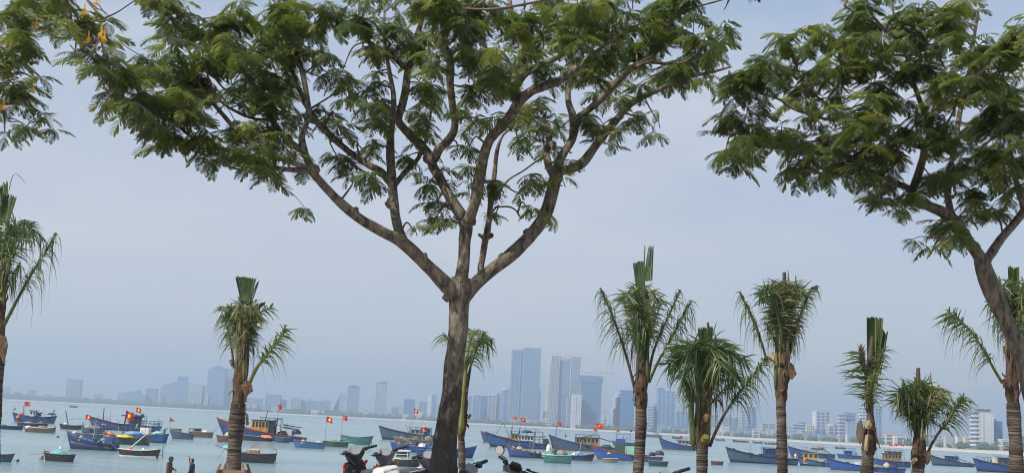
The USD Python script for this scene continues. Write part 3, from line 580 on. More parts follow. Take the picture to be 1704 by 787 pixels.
T1_TRUNK = [(734, 880, 27), (736, 830, 25), (738, 787, 23), (743, 720, 19.5), (753, 640, 17.5), (760, 560, 17), (763, 510, 18), (766, 478, 21), (768, 462, 15)]
T1_LIMBS = [
    ([(764, 496, 14), (742, 473, 13.5), (702, 433, 12), (667, 401, 11), (640, 388, 9.5), (600, 365, 8.5), (565, 336, 8), (538, 308, 8), (519, 286, 8)], 0, -1.0),
    ([(672, 404, 9), (661, 375, 9.5), (655, 335, 9), (652, 300, 9), (650, 268, 8), (650, 230, 7), (653, 200, 6), (655, 160, 5), (648, 120, 4), (640, 70, 3), (640, 20, 2)], -.4, 1.0),
    ([(650, 305, 6.5), (636, 288, 6.5), (613, 274, 6.5), (585, 256, 6), (553, 229, 6), (530, 206, 6), (514, 183, 5), (498, 150, 4), (482, 100, 3.5), (470, 55, 3), (462, 5, 2)], 0, .6),
    ([(653, 312, 6), (664, 299, 5.5), (681, 279, 5), (697, 262, 4), (708, 235, 3), (715, 200, 2), (722, 160, 1.5)], 0, 1.4),
    ([(519, 288, 8), (512, 266, 7), (503, 250, 7), (487, 240, 6), (464, 216, 5.5), (444, 185, 5), (436, 162, 4.5), (420, 139, 3.5), (400, 115, 3), (379, 97, 2.5), (350, 70, 2)], -1.0, -.2),
    ([(510, 262, 6.5), (502, 232, 7), (508, 212, 5), (514, 190, 5), (509, 150, 5), (501, 112, 4.5), (491, 86, 4), (478, 45, 4), (468, 15, 3), (462, -20, 3)], -1.0, .4),
    ([(517, 282, 6), (499, 275, 5.5), (464, 262, 5), (430, 247, 5), (397, 251, 4.5), (360, 247, 4), (333, 239, 3.5), (305, 217, 3.2), (287, 201, 3), (262, 193, 2.5), (230, 177, 2), (205, 160, 1.5)], -1.0, -2.2),
    ([(515, 284, 6), (476, 282, 4.5), (451, 277, 4), (430, 268, 4), (413, 261, 3.2), (395, 250, 3)], -1.0, -1.8),
    ([(451, 280, 2.5), (429, 284, 2.2), (397, 282, 2), (375, 274, 1.8), (362, 264, 1.5)], -1.3, -1.9),
    ([(431, 248, 4.2), (415, 234, 4), (392, 215, 4), (370, 190, 3.6), (351, 168, 3.5), (333, 141, 3.2), (320, 98, 3), (306, 70, 2.8), (296, 55, 2.5), (283, 25, 2.2), (275, -5, 2)], -1.5, -.6),
    ([(449, 200, 3), (425, 198, 2.8), (406, 192, 2.8), (379, 178, 2.6), (363, 164, 2.4), (350, 140, 2), (342, 112, 1.8)], -.6, -1.4),
    ([(447, 195, 2.2), (420, 184, 2), (390, 172, 1.8), (350, 169, 1.6), (320, 165, 1.5)], -.6, -2.0),
    ([(444, 176, 2.4), (438, 172, 2), (412, 166, 2), (390, 160, 1.9), (367, 142, 1.8), (347, 113, 1.5), (335, 85, 1.2)], -.6, .5),
    ([(769, 488, 16), (767, 470, 13.5), (771, 438, 12.5), (773, 404, 11.5), (776, 378, 12), (770, 362, 11), (747, 326, 10), (733, 300, 9.5), (721, 278, 9), (713, 257, 9), (693, 235, 9), (672, 214, 8.5), (663, 200, 8), (668, 180, 7.5), (674, 155, 7.5), (680, 115, 7), (688, 91, 6.5), (695, 60, 6), (704, 20, 5), (705, -20, 4)], 0, 1.2),
    ([(680, 120, 6), (665, 104, 6), (648, 90, 6), (617, 73, 5.5), (595, 50, 5), (567, 34, 4.5), (528, 18, 4), (487, 6, 3), (450, -8, 2.5)], 1.0, -.6),
    ([(716, 268, 8), (723, 264, 8.5), (731, 248, 8.5), (744, 237, 8.5), (755, 219, 8), (757, 199, 7.5), (753, 174, 7), (749, 140, 7), (749, 104, 7.5), (741, 82, 8), (737, 62, 5.5), (757, 40, 5), (780, 20, 4), (795, 10, 3), (815, -8, 2.5)], .3, -1.6),
    ([(748, 90, 6.5), (758, 81, 6.5), (776, 73, 7), (798, 57, 6.5), (809, 33, 6), (815, 12, 5), (822, -15, 4)], -1.2, .8),
    ([(745, 95, 5), (734, 70, 5), (722, 40, 4), (718, 10, 3), (715, -20, 3)], -1.2, -.4),
    ([(777, 372, 11.5), (784, 356, 10), (793, 325, 10), (799, 288, 10), (804, 263, 10), (815, 233, 10), (834, 212, 10.5), (852, 190, 10), (862, 172, 10), (882, 154, 9), (906, 144, 8.5), (930, 135, 8), (953, 119, 7), (972, 105, 5), (990, 88, 4), (1020, 66, 3), (1045, 45, 2.5)], 0, -1.8),
    ([(860, 178, 9), (858, 148, 7.5), (865, 126, 7.5), (869, 97, 7), (868, 77, 6.5), (857, 46, 5), (850, 14, 4.5), (845, -20, 4)], -.9, .6),
    ([(862, 140, 6.5), (870, 128, 6.5), (888, 113, 6), (908, 104, 5), (926, 97, 4.5), (945, 78, 3.5), (960, 50, 3), (970, 15, 2.5)], -.8, -2.4),
    ([(802, 462, 7), (800, 448, 6), (804, 422, 5.6), (808, 396, 6.2), (811, 384, 6.2), (815, 356, 5), (818, 322, 4.6), (823, 288, 4.3), (827, 252, 4.2), (836, 227, 2.6), (848, 216, 2), (862, 200, 1.6)], .1, .7),
    ([(806, 397, 5), (812, 394, 6), (819, 391, 5)], .2, .1), ([(808, 398, 4), (801, 393, 4), (797, 390, 2.5)], .2, .3),
    ([(768, 492, 17), (787, 475, 12.5), (813, 453, 12), (843, 430, 12), (869, 406, 12.5), (892, 381, 12.5), (909, 354, 12), (919, 322, 11.5), (925, 298, 12), (930, 286, 11), (950, 281, 9.5), (970, 270, 9), (984, 252, 8.5), (1000, 231, 8), (1022, 205, 7), (1042, 180, 6.5), (1060, 166, 5.5), (1080, 157, 5), (1105, 146, 4.5), (1137, 130, 4), (1165, 124, 3.2), (1182, 121, 3), (1215, 112, 2)], 0, .9),
    ([(924, 296, 8), (915, 281, 7.5), (911, 266, 7), (908, 254, 6.5), (913, 236, 6.5), (913, 214, 5.5), (906, 202, 4), (893, 195, 3.5), (880, 188, 3), (865, 172, 2)], .4, 1.6),
    ([(913, 245, 5), (920, 240, 6), (922, 248, 4)], .8, .6),
    ([(925, 294, 9), (929, 273, 9), (938, 255, 8.5), (951, 234, 8), (955, 214, 8), (953, 192, 7), (946, 170, 6), (945, 140, 5.5), (950, 105, 5), (948, 70, 4), (940, 30, 3), (935, -10, 3)], .4, 2.0),
    ([(954, 205, 7), (962, 196, 7), (976, 186, 6.5), (1000, 165, 6.5), (1022, 142, 6.5), (1041, 123, 6), (1057, 110, 5.5), (1080, 98, 4.5), (1100, 78, 4), (1112, 50, 3.2), (1118, 20, 3), (1124, -20, 2.6)], .9, -1.0),
    ([(1057, 112, 3.6), (1080, 104, 3.4), (1112, 107, 3), (1140, 103, 2.6), (1160, 90, 2)], -.2, -1.4),
    ([(1107, 38, 3), (1130, 25, 2.6), (1160, 12, 2.2), (1195, 2, 2), (1230, -8, 1.5)], -.6, -1.2),
    ([(915, 270, 2), (900, 265, 1.6), (870, 285, 1.6), (846, 300, 1.8), (826, 326, 1.8), (818, 336, 1.6)], .5, .5),
    ([(827, 302, 1.6), (845, 312, 1.6), (860, 320, 1.5), (875, 312, 1.4), (885, 300, 1.2)], .6, .4),
    ([(823, 345, 1.6), (845, 344, 1.6), (858, 350, 1.5), (868, 365, 1.3)], .5, .3),
    ([(702, 14, 2.2), (760, 15, 2.4), (820, 16, 2.6), (870, 8, 2.6), (905, 0, 2.4), (940, -15, 2)], -1.8, -1.8),
    ([(858, 112, 1.8), (810, 80, 1.9), (785, 55, 2), (765, 35, 1.8)], -1.9, -2.1),
]
T1_CLUMPS = [(178, 147, 22, 8), (175, 172, 14, 10), (210, 178, 42, 16), (230, 158, 45, 22), (262, 183, 40, 16), (215, 130, 28, 18), (250, 112, 42, 26), (285, 92, 38, 18), (300, 140, 55, 38), (330, 102, 50, 34), (345, 70, 50, 34), (305, 25, 52, 26), (262, 8, 42, 12), (275, 42, 18, 10, 1.5), (272, 45, 10, 8), (388, 40, 58, 38), (415, 95, 34, 38), (370, 95, 40, 24), (292, 190, 50, 24), (262, 208, 26, 14), (275, 218, 34, 20), (258, 240, 16, 14), (292, 236, 20, 14), (325, 185, 34, 22), (330, 228, 32, 16), (334, 258, 17, 17), (352, 240, 30, 14), (385, 222, 22, 14), (400, 232, 26, 20), (400, 262, 14, 10), (432, 218, 30, 24), (442, 240, 24, 16), (450, 298, 28, 17), (468, 308, 14, 13), (430, 292, 14, 10),
    (455, 62, 46, 50), (455, 18, 60, 26), (482, 102, 36, 38), (510, 62, 32, 30), (405, 148, 28, 16), (380, 140, 22, 12), (440, 128, 30, 24), (470, 192, 42, 28), (458, 226, 36, 32), (466, 152, 46, 30), (490, 262, 24, 22), (532, 92, 26, 12), (548, 106, 34, 16), (570, 118, 26, 12), (572, 150, 34, 15), (600, 158, 22, 12), (622, 152, 28, 11), (548, 192, 26, 15), (530, 182, 14, 10), (575, 230, 24, 9), (562, 262, 17, 22), (578, 282, 16, 16), (587, 303, 10, 10), (618, 298, 20, 13), (625, 315, 18, 8), (603, 248, 12, 7), (632, 200, 27, 34), (640, 175, 28, 24), (620, 245, 20, 12), (676, 260, 24, 12), (692, 284, 10, 9), (645, 55, 44, 30), (690, 68, 42, 40), (630, 98, 26, 20), (622, 122, 18, 14), (602, 82, 16, 10), (565, 22, 58, 22), (528, 42, 34, 18), (605, 12, 44, 16), (700, 18, 40, 24), (660, 15, 36, 20), (706, 142, 27, 34), (704, 196, 24, 34), (712, 232, 18, 14),
    (740, 30, 48, 32), (790, 20, 46, 24), (782, 100, 40, 28), (820, 112, 38, 38), (728, 112, 28, 30), (788, 150, 42, 30), (722, 162, 24, 28), (838, 152, 28, 26), (848, 40, 38, 38), (900, 62, 42, 38), (958, 62, 46, 42), (902, 112, 36, 20), (958, 112, 36, 26), (870, 16, 32, 18), (922, 16, 40, 18), (980, 18, 40, 20), (775, 60, 34, 24), (870, 92, 26, 26), (762, 182, 18, 17), (790, 198, 18, 14), (782, 242, 24, 11), (762, 250, 12, 10), (736, 270, 8, 12), (876, 245, 25, 11), (862, 240, 10, 8), (870, 192, 22, 22), (846, 208, 20, 13), (892, 178, 22, 18), (926, 208, 28, 18), (905, 225, 22, 12), (976, 214, 24, 14), (988, 228, 16, 10), (986, 168, 11, 13), (972, 190, 14, 8), (886, 292, 22, 17), (878, 312, 12, 10), (898, 312, 10, 9), (936, 310, 11, 11), (944, 276, 7, 7), (782, 288, 15, 17), (780, 316, 11, 13), (713, 305, 13, 15), (750, 292, 8, 7), (812, 308, 13, 25), (728, 338, 14, 14), (716, 348, 10, 8), (738, 362, 18, 8), (720, 370, 20, 8), (736, 376, 9, 9), (820, 340, 11, 18), (822, 361, 9, 8), (884, 362, 13, 9), (880, 352, 6, 5), (912, 373, 6, 7), (690, 386, 8, 4),
    (1010, 50, 44, 38), (1052, 90, 46, 32), (1100, 62, 48, 36), (1150, 82, 46, 32), (1130, 112, 44, 18), (1090, 28, 48, 24), (1188, 82, 26, 22), (1202, 62, 16, 12), (1180, 108, 22, 12), (1142, 10, 44, 11), (1212, 4, 24, 7), (1050, 20, 48, 20), (1002, 102, 34, 28), (1022, 126, 28, 14), (1062, 150, 32, 12), (1092, 136, 28, 11), (1034, 170, 26, 13), (1112, 158, 10, 10), (1000, 152, 16, 14), (1068, 200, 22, 7), (1094, 202, 18, 11), (1044, 192, 22, 9), (1022, 228, 13, 15), (1005, 205, 14, 10), (985, 130, 24, 18)]
ShadeTree('big spreading shade tree with feathery leaves, forked into limbs at the centre', 15.0, 21, T1_TRUNK, T1_LIMBS, T1_CLUMPS, (731, 912), knots=[(590, 352, 6), (652, 338, 9), (880, 388, 6), (776, 372, 11), (716, 266, 10), (925, 298, 10), (744, 496, 7), (705, 428, 5), (835, 428, 5), (752, 640, 6), (957, 205, 8), (519, 284, 9)])

T2_TRUNK = [(1770, 870, 22), (1752, 800, 19), (1730, 700, 17), (1712, 625, 16), (1694, 575, 15), (1676, 538, 14.5), (1660, 505, 14), (1646, 470, 14.5), (1637, 446, 14), (1630, 428, 11)]
T2_LIMBS = [
    ([(1640, 452, 13), (1632, 430, 11.5), (1608, 398, 11.5), (1589, 370, 11), (1570, 354, 9.5), (1547, 344, 9), (1520, 333, 8.5), (1519, 318, 8), (1524, 302, 7.5), (1533, 274, 7), (1540, 243, 6.5), (1547, 222, 6), (1545, 198, 5.5), (1534, 176, 5), (1520, 138, 4.5), (1512, 105, 4), (1494, 66, 3.5), (1469, 46, 3), (1448, 20, 2.6), (1440, -10, 2)], 0, -1.2),
    ([(1524, 328, 7), (1512, 314, 6), (1484, 302, 5.5), (1452, 287, 4.6), (1420, 276, 4), (1405, 283, 3), (1385, 290, 2), (1358, 288, 1.6)], -.3, -1.6),
    ([(1586, 366, 8), (1580, 346, 6.5), (1577, 305, 6), (1588, 245, 5), (1598, 185, 4.5), (1612, 125, 4), (1620, 70, 3), (1628, 20, 2)], -.1, 1.4),
    ([(1638, 450, 9), (1643, 432, 8), (1652, 418, 8), (1666, 397, 8), (1687, 373, 8), (1706, 349, 8), (1738, 300, 7), (1765, 240, 6), (1785, 180, 5), (1800, 110, 4)], 0, 1.2),
    ([(1542, 248, 5), (1500, 235, 4.5), (1450, 214, 4), (1407, 202, 3.6), (1372, 198, 3.2), (1340, 188, 3), (1317, 180, 2.8), (1297, 166, 2.6), (1271, 157, 2.4), (1245, 146, 1.8), (1222, 138, 1.4)], -.8, -2.4),
    ([(1440, 212, 3.4), (1408, 200, 3.2), (1381, 177, 2.8), (1354, 157, 2.2), (1335, 140, 1.6), (1325, 110, 1.4)], -1.4, -.6),
    ([(1392, 188, 2.4), (1378, 165, 2.2), (1396, 140, 2), (1400, 110, 1.6)], -1.6, -1.0),
    ([(1484, 300, 4), (1440, 285, 3), (1400, 270, 2.6), (1345, 252, 2.3), (1331, 248, 2.2), (1306, 249, 2), (1278, 245, 1.8), (1258, 232, 1.6), (1230, 222, 1.3)], -.8, -1.9),
    ([(1494, 68, 2.6), (1460, 42, 2.4), (1430, 27, 2), (1405, 10, 1.6)], -1.0, -1.6),
    ([(1512, 100, 2.6), (1519, 40, 2.4), (1536, 12, 2.2), (1552, -8, 2)], -.9, -.2), ([(1496, 70, 2.2), (1490, 35, 2), (1480, -8, 1.8)], -1, -.8),
    ([(1570, 175, 2), (1594, 147, 2.4), (1640, 115, 2.6), (1672, 86, 2.2), (1690, 70, 1.6)], -2.0, -2.2),
    ([(1706, 350, 6), (1690, 300, 5), (1680, 240, 4), (1672, 170, 3), (1668, 100, 2.2)], .6, -1.0),
    ([(1584, 372, 4), (1572, 385, 2.4), (1560, 400, 1.8), (1552, 415, 1.4)], -.2, -.6),
    ([(1578, 300, 3.4), (1612, 270, 3), (1646, 235, 2.6), (1690, 205, 2.2)], .4, -1.4),
    ([(1540, 250, 3), (1562, 220, 2.6), (1582, 195, 2.2), (1600, 150, 2)], -.9, -2.0),
]
T2_CLUMPS = [(1216, 142, 22, 24), (1226, 160, 14, 17), (1242, 125, 26, 22), (1262, 118, 28, 24), (1285, 92, 22, 12), (1272, 138, 26, 15), (1300, 118, 22, 16), (1318, 66, 30, 16), (1360, 66, 38, 20), (1402, 70, 38, 24), (1340, 90, 36, 16), (1390, 94, 38, 20), (1440, 70, 28, 28), (1420, 112, 32, 24), (1330, 150, 30, 17), (1352, 134, 36, 11), (1318, 168, 14, 10), (1380, 140, 26, 13), (1400, 158, 17, 13), (1345, 165, 20, 9),
    (1198, 215, 16, 12), (1212, 205, 20, 17), (1240, 205, 26, 16), (1265, 213, 26, 15), (1252, 232, 30, 12), (1222, 248, 22, 17), (1206, 258, 14, 11), (1236, 272, 17, 15), (1252, 258, 16, 12), (1300, 222, 26, 10), (1285, 242, 12, 12), (1320, 220, 22, 13), (1312, 240, 16, 12), (1332, 254, 14, 8), (1355, 214, 24, 17), (1376, 232, 28, 20), (1410, 228, 32, 26), (1440, 200, 32, 28), (1328, 278, 22, 12), (1350, 268, 26, 14), (1312, 284, 15, 9), (1324, 292, 16, 10), (1346, 290, 14, 9), (1372, 264, 24, 16), (1400, 254, 28, 18), (1404, 284, 14, 15), (1415, 292, 10, 12), (1442, 250, 32, 28), (1440, 306, 11, 15), (1430, 290, 10, 14), (1460, 290, 22, 14),
    (1440, 9, 22, 10), (1400, 3, 12, 6), (1492, 42, 20, 22), (1466, 4, 16, 7), (1500, 20, 10, 10), (1572, 30, 32, 13), (1602, 18, 18, 12), (1560, 45, 32, 14), (1592, 8, 22, 9), (1520, 70, 36, 18), (1482, 84, 36, 22), (1460, 108, 30, 18), (1552, 74, 36, 18), (1600, 45, 22, 13), (1612, 34, 10, 8), (1590, 70, 28, 14), (1540, 108, 40, 22), (1502, 120, 28, 22), (1582, 108, 36, 22), (1640, 70, 30, 16), (1625, 88, 26, 14), (1690, 58, 26, 18), (1698, 40, 18, 9), (1652, 100, 36, 22), (1690, 100, 28, 28), (1622, 140, 36, 26), (1562, 150, 44, 22), (1482, 160, 44, 20), (1455, 140, 20, 12), (1680, 150, 36, 32), (1450, 178, 24, 14),
    (1450, 202, 34, 34), (1482, 260, 36, 28), (1502, 220, 36, 28), (1560, 202, 36, 28), (1560, 242, 32, 28), (1600, 222, 40, 32), (1642, 202, 36, 32), (1690, 202, 36, 36), (1642, 260, 40, 32), (1590, 280, 40, 22), (1680, 280, 36, 32), (1690, 318, 26, 26), (1552, 300, 32, 20), (1540, 315, 22, 13), (1482, 310, 32, 18), (1470, 338, 14, 16), (1490, 346, 17, 14), (1512, 330, 17, 15), (1500, 356, 10, 8), (1622, 320, 40, 22), (1642, 350, 34, 16), (1612, 358, 18, 10), (1662, 358, 22, 10), (1560, 382, 18, 14), (1545, 396, 14, 10), (1550, 416, 13, 13), (1572, 370, 13, 8), (1592, 398, 8, 8), (1566, 408, 10, 9),
    (1740, 120, 40, 40), (1750, 200, 44, 40), (1745, 270, 40, 32), (1790, 160, 40, 44), (1790, 240, 36, 32)]
ShadeTree('right hand shade tree, trunk leaning in from the right edge with dense crown', 15.6, 33, T2_TRUNK, T2_LIMBS, T2_CLUMPS, (1782, 905), dens=.0145)

T3_TRUNK = [(-395, 905, 24), (-390, 800, 21), (-380, 650, 18), (-375, 520, 17), (-372, 450, 16)]
T3_LIMBS = [
    ([(-374, 470, 14), (-340, 400, 12), (-290, 320, 10), (-220, 230, 8.5), (-150, 150, 7), (-80, 80, 6), (-40, 45, 5), (10, 20, 4.5), (40, 18, 4.2), (61, 31, 4), (75, 36, 3.6), (92, 40, 3), (122, 46, 2.6), (145, 52, 2)], 0, -1.6),
    ([(61, 31, 3), (74, 38, 2.8), (84, 57, 2.6), (104, 65, 2.4), (119, 61, 2.2), (143, 67, 2), (160, 74, 1.6)], -1.4, -1.8),
    ([(120, 42, 1.6), (152, 37, 1.6), (189, 24, 1.5), (213, 9, 1.3), (235, -6, 1.2)], -1.5, -1.4),
    ([(-200, 205, 6), (-130, 150, 4.5), (-70, 105, 3.6), (-20, 80, 3), (0, 78, 2.4), (20, 88, 1.8)], -.6, -1.8),
    ([(-210, 215, 6), (-140, 190, 4.5), (-80, 170, 3.6), (-30, 172, 3), (0, 174, 2.6), (25, 172, 2)], -.6, -1.2),
    ([(-2, 82, 2), (8, 105, 1.8), (14, 125, 1.6)], -1.4, -1.5),
    ([(-374, 470, 13), (-400, 380, 11), (-440, 280, 9), (-470, 180, 7)], 0, 1), ([(-372, 460, 11), (-350, 360, 9), (-330, 240, 8), (-300, 120, 6), (-270, 20, 5)], 0, 1.5)]
T3_CLUMPS = [(122, 22, 48, 26), (70, 10, 54, 18), (152, 40, 26, 18), (162, 15, 17, 13), (20, 28, 30, 22), (140, 72, 22, 18), (125, 92, 16, 13), (162, 92, 18, 12), (142, 104, 16, 9), (175, 98, 9, 7), (148, 55, 18, 12), (118, 60, 12, 9), (28, 56, 34, 12), (45, 76, 27, 12), (55, 96, 18, 12), (46, 118, 13, 7), (20, 96, 18, 17), (22, 140, 36, 16), (52, 128, 14, 7), (30, 164, 32, 17), (62, 175, 13, 8), (46, 184, 20, 17), (58, 200, 8, 9), (15, 200, 18, 17), (8, 218, 9, 10), (-20, 120, 22, 26), (-25, 40, 30, 30), (-30, 180, 22, 18), (90, 5, 40, 12), (85, 38, 22, 14),
    (-420, 260, 70, 40), (-330, 200, 70, 40), (-260, 120, 60, 40), (-460, 160, 60, 40)]
ShadeTree('left shade tree dotted with yellow blossom, only its outer twigs reaching in at top left', 13.5, 47, T3_TRUNK, T3_LIMBS, T3_CLUMPS, (-397, 940), flowers=[(168, 60, 7), (173, 66, 5), (60, 45, 6), (5, 180, 7), (160, 6, 5), (55, 150, 4), (147, 68, 5), (140, 22, 4)], lmin=.16, lmax=.26)
# ------------------------------------------------------------------ the newly planted coconut palms
M_PTRUNK = pm('palm_trunk', (.034, .026, .020), (.17, .14, .115), 1.0, .95, 1.0, 3, stretch=(1.5, 1.5, 13), lo=.40, hi=.72, world=True)
M_PBOOT = pm('palm_fibre', (.040, .024, .014), (.135, .085, .050), 1.0, .95, .9, 4, stretch=(9, 9, 3), lo=.36, hi=.66, world=True)
M_PGREEN = pm('palm_leaflet', (.045, .080, .020), (.105, .145, .042), 5, .38, world=True, transl=(.16, .24, .05, .30))
M_PDARK = pm('palm_leaflet_dark', (.028, .055, .018), (.058, .10, .030), 5, .45, world=True, transl=(.10, .17, .04, .25))
M_PPALE = pm('palm_leaflet_faded', (.16, .18, .075), (.10, .14, .05), 5, .5, world=True, transl=(.3, .34, .12, .3))
M_PDRY = pm('palm_leaflet_dry', (.10, .065, .035), (.19, .13, .075), 6, .8, world=True)
M_STALK = pm('palm_stalk', (.055, .075, .026), (.10, .11, .04), 4, .5, world=True, stretch=(2, 2, .5))
M_STALKY = pm('palm_stalk_yellow', (.20, .20, .045), (.12, .15, .035), 4, .5, world=True)
M_STALKD = pm('palm_stalk_brown', (.040, .032, .022), (.075, .06, .04), 4, .7, world=True)
M_SHEATH = pm('palm_sheath', (.42, .33, .24), (.30, .21, .14), 6, .8, world=True)
M_CUT = pm('fresh_cut_wood', (.62, .34, .17), (.52, .30, .16), 20, .8, world=True)

class Palm:
    def __init__(s, label, Y, seed, trunk, boot, ring=1.0):
        s.Y = Y; s.k = pxm(Y); s.rg = np.random.default_rng(seed); s.seed = seed
        b = at(trunk[0][0], trunk[0][1], Y); s.off = np.array([b[0], Y, -.5]); s.t = thing('coconut_palm', label, 'palm tree', s.off)
        tr = np.array([[*at(x, y, Y), .85 * r / s.k] for x, y, r in curve(trunk, 14)])
        if tr[0, 2] > -.4: tr = np.vstack([[tr[0, 0], Y, -.6, tr[0, 3] * 1.25], [tr[0, 0], Y, -.3, tr[0, 3] * 1.15], tr])
        # dense rings
        L = np.cumsum([0] + list(np.linalg.norm(np.diff(tr[:, :3], axis=0), axis=1))); n = max(12, int(L[-1] / .022)); u = np.linspace(0, L[-1], n); q = np.stack([np.interp(u, L, tr[:, c]) for c in range(4)], 1)
        q[:, 3] *= 1 + .075 * np.abs(np.sin(u * math.pi / .085 + .8 * np.sin(u * 7))) - .03; q[:, :3] -= s.off
        part('trunk', bark_tube(q, seed, 18, .10), M_PTRUNK, s.t, 60)
        bt = np.array([[*at(x, y, Y), max(.74, 1 - .03 * r) * r / s.k] for x, y, r in curve(boot, 10)]); bt[:, :3] -= s.off; s.boot = bt
        part('fibre_boot', bark_tube(bt, seed + 1, 16, .34), M_PBOOT, s.t, 40)
        fl = MB()
        for i in range(13):                        # torn fibre flaps and old leaf bases
            c = bt[s.rg.integers(1, len(bt) - 1)]; a = s.rg.uniform(0, 6.283); d = np.array([math.cos(a), math.sin(a), 0]); t = np.array([-d[1], d[0], 0]); w = s.rg.uniform(.02, .06); h = s.rg.uniform(.08, .28); o = c[:3] + d * c[3] * .9; tip = o + d * s.rg.uniform(.03, .13) + [0, 0, h * s.rg.choice([-1, 1, 1])]
            fl.add([o - t * w, o + t * w, (o + tip) / 2 + t * w * .8 + d * .03, (o + tip) / 2 - t * w * .8 + d * .03, tip], [(0, 1, 2), (0, 2, 3), (3, 2, 4)])
        fl.build('fibre_flaps', M_PBOOT, s.t, kind='stuff')
    def P(s, x, y, dy=0.0): return at(x, y, s.Y + dy) - s.off
    def frond(s, line, dy0=0, dy1=0, L=.5, n=26, start=.42, droop=.9, mat=None, stalk=None, r=(2.2, .8), taper=.55, ang=55, cut=True, sides=(-1, 1), w=.0105, label=None, tipL=None, plane=None):
        """a pinnate frond along photograph points; leaflets hang from 'start' of its length to the tip"""
        q = curve(line, 8); m = len(q); ys = np.linspace(dy0, dy1, m); p = np.array([s.P(x, y, d) for (x, y), d in zip(q, ys)])
        st = MB(); st.tube(p, np.linspace(r[0], r[1], m) / s.k, 7)
        mb = MB(); rg = s.rg; T = np.gradient(p, axis=0); T /= np.linalg.norm(T, axis=1, keepdims=True)
        Ls = np.cumsum([0] + list(np.linalg.norm(np.diff(p, axis=0), axis=1))); Ls /= Ls[-1]
        pl = nrm(plane) if plane is not None else nrm(np.array([.35, 1, 0.2]) + rg.normal(0, .3, 3))
        n = int(n * 1.4)
        for i in range(n):
            u = start + (1 - start) * (i + rg.uniform(.1, .6)) / n; o = np.array([np.interp(u, Ls, p[:, c]) for c in range(3)]); t = nrm(np.array([np.interp(u, Ls, T[:, c]) for c in range(3)]))
            sd = nrm(np.cross(t, pl)); f = (u - start) / (1 - start); ll = L * (math.sin(math.pi * (.25 + (.55 if cut else .68) * f)) ** .7)
            for sg in sides:
                if rg.random() < .06: continue
                a = math.radians(ang + rg.normal(0, 15) - 12 * f); k = ll * rg.uniform(.5, 1.2); d = nrm(t * math.cos(a) + sg * sd * math.sin(a) + pl * rg.normal(-.05, .42)); dr = droop * rg.uniform(.55, 1.35); segs = 5; pts = []
                for j in range(segs + 1):
                    e = j / segs; pts.append(o + d * k * e * (1 - .25 * dr * e) + np.array([0, 0, -1.0]) * dr * k * e ** 1.7 * .75 + np.array([0, 0, 0]))
                side = nrm(np.cross(d, [rg.normal(0, .5), 1, rg.normal(0, .5)])); vv = []
                for j, c in enumerate(pts):
                    ww = w * (.55 + .9 * min(1, j / 1.5)) * (1 - (j / segs) ** 1.6) + .0018; vv += [c + side * ww, c - side * ww]
                mb.add(vv, [(2 * j, 2 * j + 1, 2 * j + 3, 2 * j + 2) for j in range(segs)])
        f = mb.build('frond', mat or M_PGREEN, s.t, label=label)
        st.build('stalk', stalk or M_STALK, f or s.t, 50)
    def fan(s, apex, edge0, edge1, n=12, mat=None, dy=0, hem=0.0, depth=.018):
        """a bunch of folded leaflets tied together and cut straight across"""
        mb = MB(); md = MB(); a = s.P(*apex, dy)
        n = int(n * 1.4); hem = hem + 1.6
        for i in range(n):
            t0, t1 = i / n, (i + 1) / n; e = lambda t, k: s.P(edge0[0] + (edge1[0] - edge0[0]) * t, edge0[1] + (edge1[1] - edge0[1]) * t + s.rg.uniform(-hem, hem), dy + depth * (k - .5) + .12 * math.sin(t * 3.1))
            w = .35 / n; sp = nrm(e(1, 0) - e(0, 0)); b0, b1 = a + sp * w * (i - n / 2) * .6, a + sp * w * (i + 1 - n / 2) * .6; c0, c1, cm = e(t0, 0), e(t1, 0), e((t0 + t1) / 2, 1)
            (mb if s.rg.random() < .66 else md).add([b0, b1, c1, cm + nrm(cm - a) * s.rg.uniform(-.03, .03), c0], [(0, 1, 3), (1, 2, 3), (0, 3, 4)])
        mb.build('cut_fan', mat or M_PGREEN, s.t); md.build('cut_fan', M_PDARK if mat is M_PGREEN else M_PPALE if mat is M_PDARK and s.seed % 2 else M_PGREEN, s.t)
    def stem(s, line, r0, r1, mat, name='leaf_stem', dy0=0, dy1=0):
        q = curve(line, 8); p = np.array([s.P(x, y, dy0 + (dy1 - dy0) * i / (len(q) - 1)) for i, (x, y) in enumerate(q)]); rr = np.linspace(r0, r1, len(p)); rr[:3] *= (.15, .6, .9); MB().tube(p, rr / s.k, 9).build(name, mat, s.t, 50)
    def tuft(s, cx, cy, foot, rx, ry, n, L=.42, mats=None, droop=1.0, seed=0, nl=20):
        """short fronds fanning from the crown, cut short and hanging over"""
        for i in range(n):
            a = (i + s.rg.uniform(.2, .8)) / n * 2 - 1; dy = s.rg.uniform(-.55, .55); x1 = cx + a * rx * .62; y1 = cy - ry * .75 * math.sqrt(max(0, 1 - a * a * .75)) + s.rg.uniform(-3, 3)
            ln = [(foot[0] + a * 4, foot[1]), (foot[0] + a * rx * .16, (foot[1] + y1) / 2 + 6), (x1, y1), (x1 + a * rx * .22, y1 + 3 + 6 * abs(a))]
            s.frond(ln, 0, dy, L * s.rg.uniform(.95, 1.35), int(nl * 1.15), s.rg.uniform(.12, .36), droop * s.rg.uniform(.3, .7), (mats or [M_PGREEN, M_PDARK])[i % len(mats or [0, 0])] if s.rg.random() > .14 else [M_PPALE, M_PDRY][i % 2], r=(2.4, 1.0), ang=62, plane=(s.rg.normal(0, .6), 1, s.rg.normal(0, .5)))
